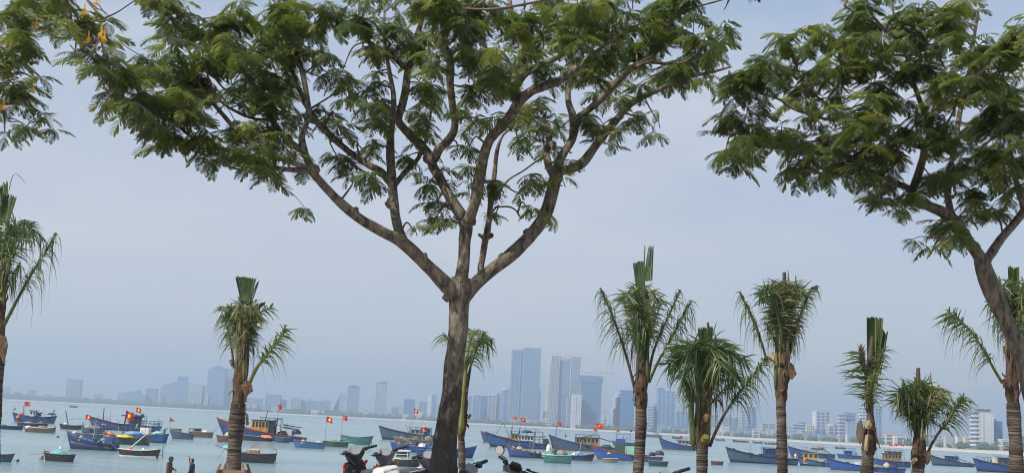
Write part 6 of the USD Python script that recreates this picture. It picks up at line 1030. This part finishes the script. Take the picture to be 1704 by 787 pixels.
# ---- right half
b = Boat('blue fishing boat with beige cabin, between the fourth and fifth palms', 1096, 1160, 748, 19, 9, 8, -1, B_BLUE, B_DEEP, yaw=5, beam=.21, over=.4); b.cabin(1128, 1146, 736, B_CREAM, B_DEEP, 3); b.canopy(1129, 1153, 731.5, B_BLUE, 3); b.flag(1132, 725, 733, 4, 3, star=False); b.pile(1150, 739, 6, 6, B_NAVY); b.pole(1130, 734, 1133, 727, .05, B_STEEL); b.rope(1080, 742)
b = Boat('small grey coracle alone right of the shaggy dark palm', 1184, 1205, 773, 6, 5.5, 6, 1, B_BROWN, rim=B_GREY, **CO); b.rope(1211, 759)
b = Boat('big dark blue fishing boat with a blue cabin behind the ringed trunk', 1209, 1330, 771, 24, 12, 12, -1, B_STEEL, B_NAVY, B_NAVY, yaw=4, beam=.19, over=.35); b.cabin(1273, 1300, 750, B_BLUE, B_DEEP, 5); b.canopy(1271, 1312, 748, B_DEEP, 4); b.crate(1240, 1253, 753, 757, B_BROWN, 'hatch'); b.crate(1264, 1270, 755, 760, B_DEEP, 'box'); b.pile(1223, 752, 5, 6, B_DEEP, 'winch'); b.pole(1273, 750, 1273, 742, .08, B_STEEL); b.pile(1326, 763, 6, 8, B_CREAM, 'fender'); b.rope(1200, 765)
b = Boat('blue fishing boat with a dark awning of poles right of the ringed trunk', 1312, 1391, 761, 17, 9, 8, -1, B_BLUE, B_DEEP, yaw=4, beam=.2); b.pole(1340, 752, 1344, 742, .05); b.canopy(1341, 1372, 748, B_DNET, 4, th=.1); b.pile(1362, 748, 20, 6, B_GREY); b.pole(1352, 742, 1360, 746, .08, B_NAVY, 'spar'); b.pole(1360, 746, 1380, 744, .07, B_NAVY, 'spar'); b.pole(1372, 748, 1392, 759, .14, B_NAVY, 'spar'); b.pole(1372, 750, 1371, 740, .05)
b = Boat('short blue boat with a bright yellow cabin right of the ringed trunk', 1329, 1386, 775, 15, 9, 7, -1, B_MID, B_DEEP, yaw=-4, beam=.24); b.cabin(1338, 1362, 757, B_YELL, B_GREY, 3); b.pile(1378, 768, 12, 4, B_DNET); b.pole(1362, 765, 1362, 755, .1, B_NAVY)
b = Boat('vivid blue low boat with cargo, crossing behind the cut fan palm', 1378, 1507, 784, 19, 7, 9, -1, B_BRIGHT, B_DEEP, yaw=-3, beam=.16, over=.5); b.pile(1400, 770, 5, 3, B_NAVY); b.pile(1421, 775, 14, 3, B_WHITE); b.pile(1460, 777, 26, 4, B_GREY); b.pile(1477, 776, 10, 6, B_CREAM); b.crate(1426, 1432, 769, 777, B_WHITE); b.pile(1488, 779, 14, 5, B_NAVY)
b = Boat('bright blue small boat with an awning left of the cut fan palm', 1394, 1450, 763, 7, 6, 6, -1, B_BLUE, yaw=3, beam=.22); b.canopy(1406, 1424, 748, B_BRIGHT, 3); b.cabin(1407, 1418, 753, B_BRIGHT, B_BLUE, 2); b.crate(1418, 1428, 753, 759, B_LBLUE)
b = Boat('blue fishing boat with an ochre two storey cabin between two right palms', 1446, 1518, 776, 14, 10, 11, -1, B_BLUE, B_DEEP, yaw=4, beam=.22); b.cabin(1472, 1500, 758, B_OCHRE, B_NAVY, 5, w=.7); b.cabin(1476, 1501, 754.5, B_GREY, B_NAVY, 4, w=.5); b.canopy(1476, 1504, 751, B_GREY, 4, th=.06); b.pole(1491, 752, 1491, 743, .05)
for x in (1482, 1491, 1502): b.flag(x, 739, 752, 5, 4, star=False)
b = Boat('dark blue fishing boat with a low blue wheelhouse, right of the shaggy palm', 1548, 1624, 775, 17, 8, 6, -1, B_STEEL, B_NAVY, yaw=4, beam=.2); b.cabin(1576, 1595, 762, B_BLUE, B_DEEP, 3); b.pole(1590, 761, 1596, 756, .06, B_NAVY, 'spar'); b.pole(1592, 762, 1592, 755, .05); b.pole(1594, 762, 1620, 771, .16, B_DEEP, 'spar')
b = Boat('bluff bowed blue fishing boat at the right edge, crossing behind the last palm', 1622, 1730, 786, 21, 11, 11, -1, B_BLUE, B_DEEP, B_NAVY, yaw=3, beam=.2); b.canopy(1630, 1650, 763, B_DEEP, 3, th=.1); b.pile(1658, 770, 12, 7, B_CREAM, 'gear'); b.pole(1646, 770, 1646, 760, .06); b.pole(1655, 773, 1654, 764, .07, B_NAVY); b.cabin(1690, 1712, 768, B_OCHRE, B_NAVY, 3)
b = Boat('brown cabined fishing boat partly hidden by the bluff bowed boat', 1655, 1712, 777, 10, 9, 9, -1, B_BROWN, B_NAVY, yaw=2, beam=.22); b.cabin(1664, 1684, 765, B_NAVY, B_NAVY, 3); b.canopy(1662, 1688, 763, B_NAVY, 4); b.pole(1660, 768, 1659, 758, .06)
b = Boat('long low grey boat at anchor right beside the far beach, by the fourth palm', 1073, 1102, 727, 5, 3.5, 4, -1, B_STEEL, beam=.2); b.pile(1092, 724, 12, 4, B_GREY); b.pole(1097, 724, 1096, 719, .1)
for i, (x0, x1, w, l) in enumerate([(1118, 1136, 729.5, 'small boat just off the far beach left of the shaggy dark palm'), (1190, 1207, 733, 'grey boat near the far beach right of the shaggy dark palm'), (1219, 1246, 735.5, 'longest dark boat by the far beach above the big dark blue boat'), (1252, 1270, 737.5, 'left one of two low boats by the far beach beside the ringed trunk'), (1272, 1292, 739, 'right one of two low boats by the far beach beside the ringed trunk'), (1389, 1408, 746.5, 'thin low boat by the far beach above the yellow cabined boat')]):
    b = Boat(l, x0, x1, w, 4, 2.4, 3, -1, [B_NAVY, B_STEEL][i % 2], beam=.2, name='sampan', cat='small boat'); b.pile((x0 + x1) / 2 + 3, w - 2, (x1 - x0) * .4, 2.5, B_GREY)
for i, (x, l) in enumerate(((1331, 'standing red banner among the shore trees right of the ringed trunk'), (1671, 'spread red parasol on the far beach left of the last palm'))):
    Y = shore_y(x) + 55; p0 = at(x, hor(x), Y); z = -1.2; k_ = pxm(Y); t = thing('red_banner' if i == 0 else 'beach_parasol', l, 'banner' if i == 0 else 'parasol', (p0[0], Y, z))
    if i == 0: MB().tube([(0, 0, 0), (0, 0, 7.5)], .09, 6).build('post', B_POLE, t); MB().box(.1, 2.0, -.04, .04, 2.6, 7.2).build('cloth', B_FLAG, t)
    else: MB().tube([(0, 0, 0), (0, 0, 5)], .07, 6).build('post', B_POLE, t); part('canopy', trimesh.creation.revolve([(0, 5.2), (1.6, 4.8), (3.4, 3.6), (3.3, 3.55), (1.5, 4.7), (0, 5.1)], sections=10), B_FLAG, t)
# ------------------------------------------------------------------ scooters parked on the promenade
def gloss(n, c, rough=.25, coat=.6): return pm(n, c, tuple(.8 * x for x in c), 3, rough, coat=coat)
V_BLACK = gloss('scooter_black', (.018, .018, .022)); V_MAROON = gloss('scooter_maroon', (.16, .015, .03)); V_WHITE = gloss('scooter_white', (.62, .62, .62)); V_GREY = gloss('scooter_grey', (.12, .13, .15)); V_BEIGE = pm('scooter_inner_panel', (.36, .30, .23), (.28, .23, .17), 4, .6); V_PLAST = pm('black_plastic', (.025, .025, .028), scale=20, rough=.55); V_SEAT = pm('seat_vinyl', (.06, .058, .058), (.035, .034, .034), 8, .5)
V_CHROME = pm('chrome', (.75, .75, .76), (.65, .65, .66), 4, .18, metallic=1.0); V_DIAL = pm('dial_face', (.30, .31, .33), (.22, .23, .24), 6, .25); V_RED = gloss('red_lens', (.62, .03, .03)); V_LENS = gloss('clear_lens', (.70, .71, .72), .12); V_AMBER = gloss('amber_lens', (.62, .22, .02)); V_MIRROR = pm('mirror_glass', (.80, .82, .85), (.78, .80, .83), 2, .06, metallic=1.0); V_STEEL = pm('dull_steel', (.28, .28, .28), scale=10, rough=.45, metallic=.8)
def torus(R, r, n=28, m=10):
    v = [((0), (R + r * math.cos(b)) * math.cos(a), (R + r * math.cos(b)) * math.sin(a)) for a in np.arange(n) * 2 * math.pi / n for b in np.arange(m) * 2 * math.pi / m]; v = np.array(v); v[:, 0] = np.tile(r * np.sin(np.arange(m) * 2 * math.pi / m), n)
    return v, [(i * m + j, i * m + (j + 1) % m, ((i + 1) % n) * m + (j + 1) % m, ((i + 1) % n) * m + j) for i in range(n) for j in range(m)]
def disc(c, n, r, th, seg=24, sx=1.0):
    n = nrm(n); m = MB(); q = trimesh.creation.cylinder(r, th, sections=seg); a = nrm(np.cross([1.0, 0, 0.01], n)); b = np.cross(n, a); R = np.stack([b, a, n], 1); v = (q.vertices * [sx, 1, 1]) @ R.T + np.asarray(c); return v, q.faces
def scooter(label, px, py, yaw, lean, body, cowl, apron, hump=0, inner=None, signal=None, mirrors=False, steer=0.0, name='motor_scooter', hz=1.02, dial=None, bare=False):
    ly, la = math.radians(yaw), math.radians(lean); Ry = np.array([[math.cos(la), 0, math.sin(la)], [0, 1, 0], [-math.sin(la), 0, math.cos(la)]]); Rz = np.array([[math.cos(ly), -math.sin(ly), 0], [math.sin(ly), math.cos(ly), 0], [0, 0, 1]])
    d = Rz @ Ry @ np.array([0, .37, hz]); loc = onz(px, py, d[2]) - d; loc[2] = 0.0; t = thing(name, label, 'scooter', loc, yaw, None, lean)
    for y, nm in ((.64, 'front_wheel'), (-.60, 'rear_wheel')):
        v, f = disc((0, y, .27), (1, 0, 0), .17, .05); w = part(nm, (v, f), V_STEEL, t, 40); v, f = torus(.225, .05); part('tyre', (v + [0, y, .27], f), B_TYRE, w, True)
        for i in range(5): a = i * 1.257; MB().tube([(0, y, .27), (0, y + .19 * math.cos(a), .27 + .19 * math.sin(a))], .018, 6).build('spoke', V_CHROME, w)
    m = MB(); v = []
    for i in range(15):
        a = math.radians(-10 + 165 * i / 14)
        for x, rr in ((-.075, .285), (-.05, .315), (.05, .315), (.075, .285)): v.append((x, .64 + rr * math.cos(a), .27 + rr * math.sin(a)))
    m.add(v, [(i * 4 + j, i * 4 + j + 1, (i + 1) * 4 + j + 1, (i + 1) * 4 + j) for i in range(14) for j in range(3)]); m.build('front_fender', body, t, 50)
    m = MB()
    for s in (-1, 1): m.tube([(s * .075, .64, .27), (s * .07, .52, .62), (s * .04, .44, .88)], .022, 8)
    m.build('fork', V_STEEL, t)
    if not bare:
        part('leg_shield', blob([(s * .15, .47, .86, .035) for s in (-1, 1)] + [(s * .21, .44, .60, .035) for s in (-1, 1)] + [(s * .13, .46, .36, .035) for s in (-1, 1)] + [(0, .56, .74, .04)]), apron, t, 45)
        part('inner_panel', blob([(s * .13, .425, .84, .02) for s in (-1, 1)] + [(s * .18, .395, .60, .02) for s in (-1, 1)] + [(s * .11, .41, .36, .02) for s in (-1, 1)]), inner or V_PLAST, t, 45)
        part('glove_box', rbox(-.09, .09, .33, .42, .60, .76, .02, 8), V_PLAST, t, 45)
    part('handlebar_cowl', blob([(s * .085, .44, hz - .06, .055) for s in (-1, 1)] + [(s * .15, .38, hz - .005, .032) for s in (-1, 1)] + [(0, .53, hz - .10, .06), (0, .40, hz - .16, .06), (0, .36, hz + .0, .045)]), cowl, t, 45)
    ip = part('instrument_panel', disc((0, .352, hz + .045), (0, -.75, .66), .078, .03, sx=1.15), dial or V_DIAL, t, 40); part('dial_rim', blob([(s * .075, .375, hz + .03, .028) for s in (-1, 1)] + [(s * .05, .40, hz + .08, .026) for s in (-1, 1)]), V_PLAST, ip, 45)
    part('headlight', blob([(-.055, .565, hz - .08, .04), (.055, .565, hz - .08, .04), (0, .575, hz - .12, .035)]), V_LENS, t, 45)
    cs, sn = math.cos(steer), math.sin(steer); H = lambda x, y, z: (x * cs - (y - .40) * sn, .40 + x * sn + (y - .40) * cs, z)
    MB().tube([H(*p) for p in curve([(-.36, .26, hz + .06), (-.20, .34, hz + .05), (0, .40, hz - .02), (.20, .34, hz + .05), (.36, .26, hz + .06)], 5)], .014, 8).build('handlebar', V_PLAST, t)
    for s in (-1, 1):
        MB().tube([H(s * .22, .335, hz + .05), H(s * .24, .322, hz + .052), H(s * .36, .26, hz + .06), H(s * .375, .253, hz + .061)], [.018, .024, .023, .019], 12).build('grip', V_PLAST, t)
        MB().tube([H(s * .17, .38, hz + .045), H(s * .24, .40, hz + .05), H(s * .35, .345, hz + .055)], [.012, .008, .007], 7).build('brake_lever', V_CHROME if bare else V_PLAST, t)
        part('switch_box', rbox(*sorted((s * .15, s * .215)), .31, .38, hz + .02, hz + .08, .015, 6), V_PLAST, t)
        part('turn_signal', blob([(s * .17, .44, .80, .03), (s * .21, .41, .86, .022), (s * .15, .49, .72, .025)]), signal or V_AMBER, t, 45)
        if mirrors and (mirrors is True or mirrors == s):
            st = MB().tube([H(*p) for p in curve([(s * .19, .35, hz + .06), (s * .21, .35, hz + .09), (s * .29, .36, hz + .11)], 5)], .007, 7).build('mirror_stalk', V_PLAST, t); c = np.array(H(s * .33, .365, hz + .17))
            part('mirror_shell', disc(c + [0, .012, 0], (0, -1, .08), .068, .022), V_PLAST, st, 40); part('mirror_glass', disc(c - [0, .002, 0], (0, -1, .08), .062, .008), V_MIRROR, st, 40)
            part('mirror_back', disc(c + [0, .026, 0], (0, -1, .08), .061, .008), V_MIRROR if bare else V_PLAST, st, 40)
    part('floorboard', rbox(-.15, .15, -.08, .42, .27, .34, .03, 8), V_PLAST, t, 45)
    part('body', blob([(s * .13, -.08, .42, .07) for s in (-1, 1)] + [(s * .15, -.45, .55, .09) for s in (-1, 1)] + [(s * .08, -.82, .70, .05) for s in (-1, 1)] + [(s * .10, -.05, .66, .05) for s in (-1, 1)] + [(s * .13, -.35, .34, .05) for s in (-1, 1)] + ([(s * .10, -.72, .80, .075) for s in (-1, 1)] + [(s * .08, -.52, .80, .06) for s in (-1, 1)] if hump else []), 24), body, t, 45)
    part('seat', blob([(s * .09, -.02, .745, .045) for s in (-1, 1)] + [(s * .12, -.36, .765, .045) for s in (-1, 1)] + [(s * .08, -.70, .80, .04) for s in (-1, 1)] + [(0, -.55, .83, .03)], 20), V_SEAT, t, 45)
    MB().tube([(-.09, -.60, .78), (-.12, -.80, .82), (-.06, -.93, .84), (.06, -.93, .84), (.12, -.80, .82), (.09, -.60, .78)], .014, 8).build('grab_rail', V_CHROME, t)
    part('tail_light', blob([(-.06, -.87, .70, .03), (.06, -.87, .70, .03), (0, -.88, .66, .03)]), V_RED, t, 45)
    MB().tube([(.15, -.25, .26), (.18, -.45, .28), (.19, -.86, .38)], [.03, .055, .05], 12).build('exhaust', V_STEEL, t, 50)
    MB().tube([(-.10, -.05, .28), (-.26, .02, .02 + .26 * abs(math.tan(la)) * -1)], .012, 7).build('kickstand', V_STEEL, t)
    part('rear_fender', blob([(-.06, -.72, .52, .02), (.06, -.72, .52, .02), (-.05, -.93, .36, .02), (.05, -.93, .36, .02)]), V_PLAST, t, 45)
    return t
scooter('white bodied scooter with black cowl and red front signals, leftmost of the parked row', 591, 754, 34, -12, V_WHITE, V_BLACK, V_BLACK, hump=1, signal=V_RED, steer=.25)
scooter('maroon scooter with a beige leg shield, second from the left', 641.5, 756, 30, -13, V_MAROON, V_GREY, V_BEIGE, inner=V_MAROON, steer=.3)
scooter('grey scooter half hidden by the left side of the big trunk', 713, 761, 24, -11, V_WHITE, V_GREY, V_WHITE, hump=1, steer=.2)
scooter('dull grey scooter showing only its hunched cowl just right of the big trunk', 781, 786, 58, -12, V_GREY, V_GREY, V_GREY, dial=V_GREY, steer=.3)
scooter('black motorcycle with a round mirror and chrome headlight, turned toward the road', 857, 781, 158, -17, V_BLACK, V_BLACK, V_BLACK, mirrors=1, bare=True, name='motorcycle', steer=-.15, dial=V_CHROME)
scooter('scooter below the fourth palm showing just one raised handlebar grip', 1108, 797, 28, -13, V_BLACK, V_WHITE, V_BLACK, steer=.3)

# ------------------------------------------------------------------ two people on the beach
P_SKIN = pm('skin', (.26, .15, .10), (.22, .125, .085), 20, .6); P_HAIR = pm('black_hair', (.012, .011, .011), scale=30, rough=.6); P_JACKET = pm('dark_brown_jacket', (.040, .033, .032), (.065, .052, .050), 5, .9); P_PANTS = pm('dark_trousers', (.022, .022, .028), (.03, .03, .036), 8, .9); P_COAT = pm('charcoal_coat', (.020, .021, .028), (.032, .033, .040), 5, .9); P_SHOE = pm('dark_shoes', (.03, .025, .02), scale=9, rough=.7); P_EYE = pm('eye_dark', (.02, .015, .012), rough=.2); P_NET = pm('pale_hand_net', (.48, .42, .30), (.38, .33, .24), 20, .9)
def bone(a, ra, b, rb): return m3.Manifold.batch_hull([m3.Manifold.sphere(ra, 14).translate(tuple(map(float, a))), m3.Manifold.sphere(rb, 14).translate(tuple(map(float, b)))])
def soften(parts_, ln=.03, it=8):
    u = m3.Manifold.batch_boolean(parts_, m3.OpType.Add).refine_to_length(ln).to_mesh(); q = trimesh.Trimesh(u.vert_properties[:, :3], u.tri_verts, process=True); trimesh.smoothing.filter_taubin(q, iterations=it); return q
def hand(w, d, up, th):
    """palm and five separate curled fingers; d points along the hand, up out of its back, th to the thumb side"""
    d, th = nrm(d), nrm(th); up = nrm(np.cross(th, d)) * (1 if np.dot(np.cross(th, d), up) > 0 else -1); P = lambda a, b, c: np.asarray(w) + d * a + th * b + up * c
    o = [m3.Manifold.batch_hull([m3.Manifold.sphere(.014, 8).translate(tuple(P(a, b, 0))) for a, b in ((0, -.02), (0, .02), (.085, -.032), (.085, .032))])]
    for i, (b, l) in enumerate(((.030, .068), (.010, .076), (-.011, .070), (-.031, .055))):
        q = [P(.082, b, 0), P(.082 + l * .48, b * 1.1, -.012), P(.082 + l * .80, b * 1.1, -.034), P(.082 + l * .92, b * 1.1, -.056)]
        for k in range(3): o.append(bone(q[k], .0090 - .0008 * k, q[k + 1], .0082 - .0008 * k))
    q = [P(.025, .028, -.004), P(.055, .058, -.016), P(.085, .060, -.034)]; o += [bone(q[0], .0115, q[1], .010), bone(q[1], .010, q[2], .0085)]; return o
def person(label, px, py, rotz, H, arms, coat, cap, tilt=0.0, Y=61.5, long_coat=False):
    head = at(px, py, Y); zg = float(np.interp(Y, [56, 62, 70], [-2.28, -2.58, -3.1])); S = (head[2] - zg) / 1.70; t = thing('person', label, 'person', (head[0], Y, zg - .01), rotz); sc = lambda q: (np.asarray(q.vertices) * S, q.faces)
    hip, kn, an = lambda s: (0, s * .095, .86), lambda s: (.02, s * .11, .47), lambda s: (-.02, s * .12, .09); sh = lambda s: (-.01, s * .185, 1.37); hc = np.array([.035 + tilt * .3, 0, 1.555])
    B = [bone((0, 0, .92), .12, (0, 0, 1.10), .11), bone((0, -.05, 1.10), .105, (0, -.07, 1.30), .105), bone((0, .05, 1.10), .105, (0, .07, 1.30), .105), bone((0, 0, 1.34), .08, (.015, 0, 1.46), .052), bone(sh(-1), .065, sh(1), .065)]
    J = [bone((0, -.05, .90), .135, (0, -.075, 1.32), .125), bone((0, .05, .90), .135, (0, .075, 1.32), .125), bone(sh(-1), .075, sh(1), .075)]; T = []
    for s in (-1, 1):
        B += [bone(hip(s), .092, kn(s), .058), bone(kn(s), .058, an(s), .040), bone(an(s), .042, (.13, s * .13, .035), .034)]; T += [bone(hip(s), .108, kn(s), .074), bone(kn(s), .074, (an(s)[0], an(s)[1], .10), .062)]
        if long_coat: J += [bone((0, s * .06, .95), .14, (-.01, s * .09, .55), .12)]
    T += [bone((0, -.05, .92), .125, (0, .05, .92), .125)]
    for s, (el, wr, th) in zip((-1, 1), arms):
        B += [bone(sh(s), .055, el, .042), bone(el, .042, wr, .029)]; J += [bone(sh(s), .072, el, .058), bone(el, .058, np.asarray(el) + (np.asarray(wr) - el) * .88, .046)]; d = np.asarray(wr) - el; B += hand(wr, d, (0, 0, 1), th)
    HD = [m3.Manifold.batch_hull([m3.Manifold.sphere(r, 18).translate(tuple(hc + np.array(o))) for o, r in (((-.012, 0, .035), .088), ((.03, 0, -.03), .062), ((.052, 0, -.085), .034), ((.045, 0, .03), .062))]), bone(hc + [.088, 0, .01], .010, hc + [.112, 0, -.022], .015), bone(hc + [.095, -.018, -.058], .008, hc + [.095, .018, -.058], .008)] + [bone(hc + [-.005, s * .082, -.01], .016, hc + [-.015, s * .088, .02], .014) for s in (-1, 1)]
    body = part('body', sc(soften(B + HD + [bone((.015, 0, 1.44), .05, hc + [-.01, 0, -.06], .05)], .02, 6)), P_SKIN, t, True)
    for s in (-1, 1):
        part('eye', blob([tuple((hc + [.090, s * .032, .012]) * S) + (.011 * S,)], 10), P_EYE, t, True); part('shoe', blob([(an(s)[0] * S - .03, an(s)[1] * S, .045, .045), (.11 * S, s * .13 * S, .04, .042), (.16 * S, s * .135 * S, .03, .03)], 12), P_SHOE, t, 50)
    part('hair', blob([tuple((hc + o) * S) + (r * S,) for o, r in (([-.03, 0, .045], .088), ([-.045, 0, -.02], .072), ([.012, 0, .075], .066))], 18), P_HAIR, t, True)
    part('trousers', sc(soften(T)), P_PANTS, t, True); part('coat' if long_coat else 'jacket', sc(soften(J)), coat, t, True)
    if cap:
        part('face_scarf', blob([tuple((hc + o) * S) + (r * S,) for o, r in (([.02, 0, -.075], .068), ([.045, 0, -.05], .058), ([-.01, 0, -.11], .06))], 16), P_COAT, t, True)
        c = part('cap', blob([tuple((hc + o) * S) + (r * S,) for o, r in (([-.02, 0, .055], .096), ([.03, 0, .055], .086), ([-.05, 0, .0], .080))], 18), P_COAT, t, True); part('peak', blob([tuple((hc + o) * S) + (.008,) for o in ([.09, -.05, .05], [.09, .05, .05], [.17, -.03, .022], [.17, .03, .022])], 8), P_COAT, c, 50)
    return t, S, zg, head
t, S, zg, head = person('person in dark jacket and peaked cap looking down at their hands', 283.5, 758.3, 0, 1.66, [((.03, -.25, 1.12), (.25, -.09, 1.07), (0, .5, 1)), ((.05, .25, 1.12), (.27, .07, 1.05), (0, -.5, 1))], P_JACKET, True, .05)
person('person in a long dark coat raising one hand above the forehead', 321, 761.4, 180, 1.66, [((.14, -.22, 1.42), (.20, -.16, 1.66), (-.3, .6, .2)), ((.02, .23, 1.12), (.12, .20, .92), (1, 0, 0))], P_COAT, False, 0, 62.0, True)
n = thing('hand_net', 'pale fishing net trailing from the capped person\'s hands', 'fishing net', (head[0] + .34 * S, 61.5, zg)); v = []
for i in range(12):
    for j in range(14):
        u, a = i / 11, j / 13 * 2 * math.pi; r = .02 + .26 * u ** 1.4 * (1 + .25 * math.sin(a * 5 + i)); v.append((.10 * u + r * math.cos(a), r * math.sin(a) * .7, 1.04 * S * (1 - u) + .02))
part('mesh', (v, [(i * 14 + j, i * 14 + j + 1, (i + 1) * 14 + j + 1, (i + 1) * 14 + j) for i in range(11) for j in range(13)]), P_NET, n, True)
# a white gull low over the water
p0 = onz(326, 744, WZ); p0[2] += 5 / pxm(p0[1]); g = thing('gull', 'white gull skimming the water above the two people', 'gull', p0, 15); part('body', blob([(-.22, 0, 0, .05), (0, 0, 0, .085), (.20, 0, .02, .05), (.27, 0, .03, .045)], 14), B_WHITE, g, True); part('beak', blob([(.30, 0, .03, .016), (.37, 0, .015, .008)], 8), B_YELL, g); part('tail', blob([(-.22, 0, 0, .03), (-.40, -.07, .01, .012), (-.40, .07, .01, .012)], 8), B_WHITE, g)
for s in (-1, 1): part('wing', blob([(.08, s * .05, .04, .025), (-.10, s * .06, .04, .02)] , 8) + blob([(.08, s * .05, .04, .022), (-.10, s * .05, .04, .018), (.12, s * .38, .22, .018), (-.06, s * .38, .22, .012)], 8) + blob([(.12, s * .38, .22, .018), (-.06, s * .38, .22, .012), (-.06, s * .80, .30, .008)], 8), B_WHITE, g)
# ------------------------------------------------------------------ the hazy air
usdkit.material(stage, '/World/Looks/haze', {'v': ('principled_volume', {'color': (.63, .80, .98), 'density': HAZE_D, 'anisotropy': 0.25})}, [], volume='v.volume')
hz = MB().box(-9500, 9500, -250, 13000, -10.0, 330.0)
hz.build('haze', '/World/Looks/haze', kind='stuff', label='pale blue sea haze hanging over the bay', cat='haze')
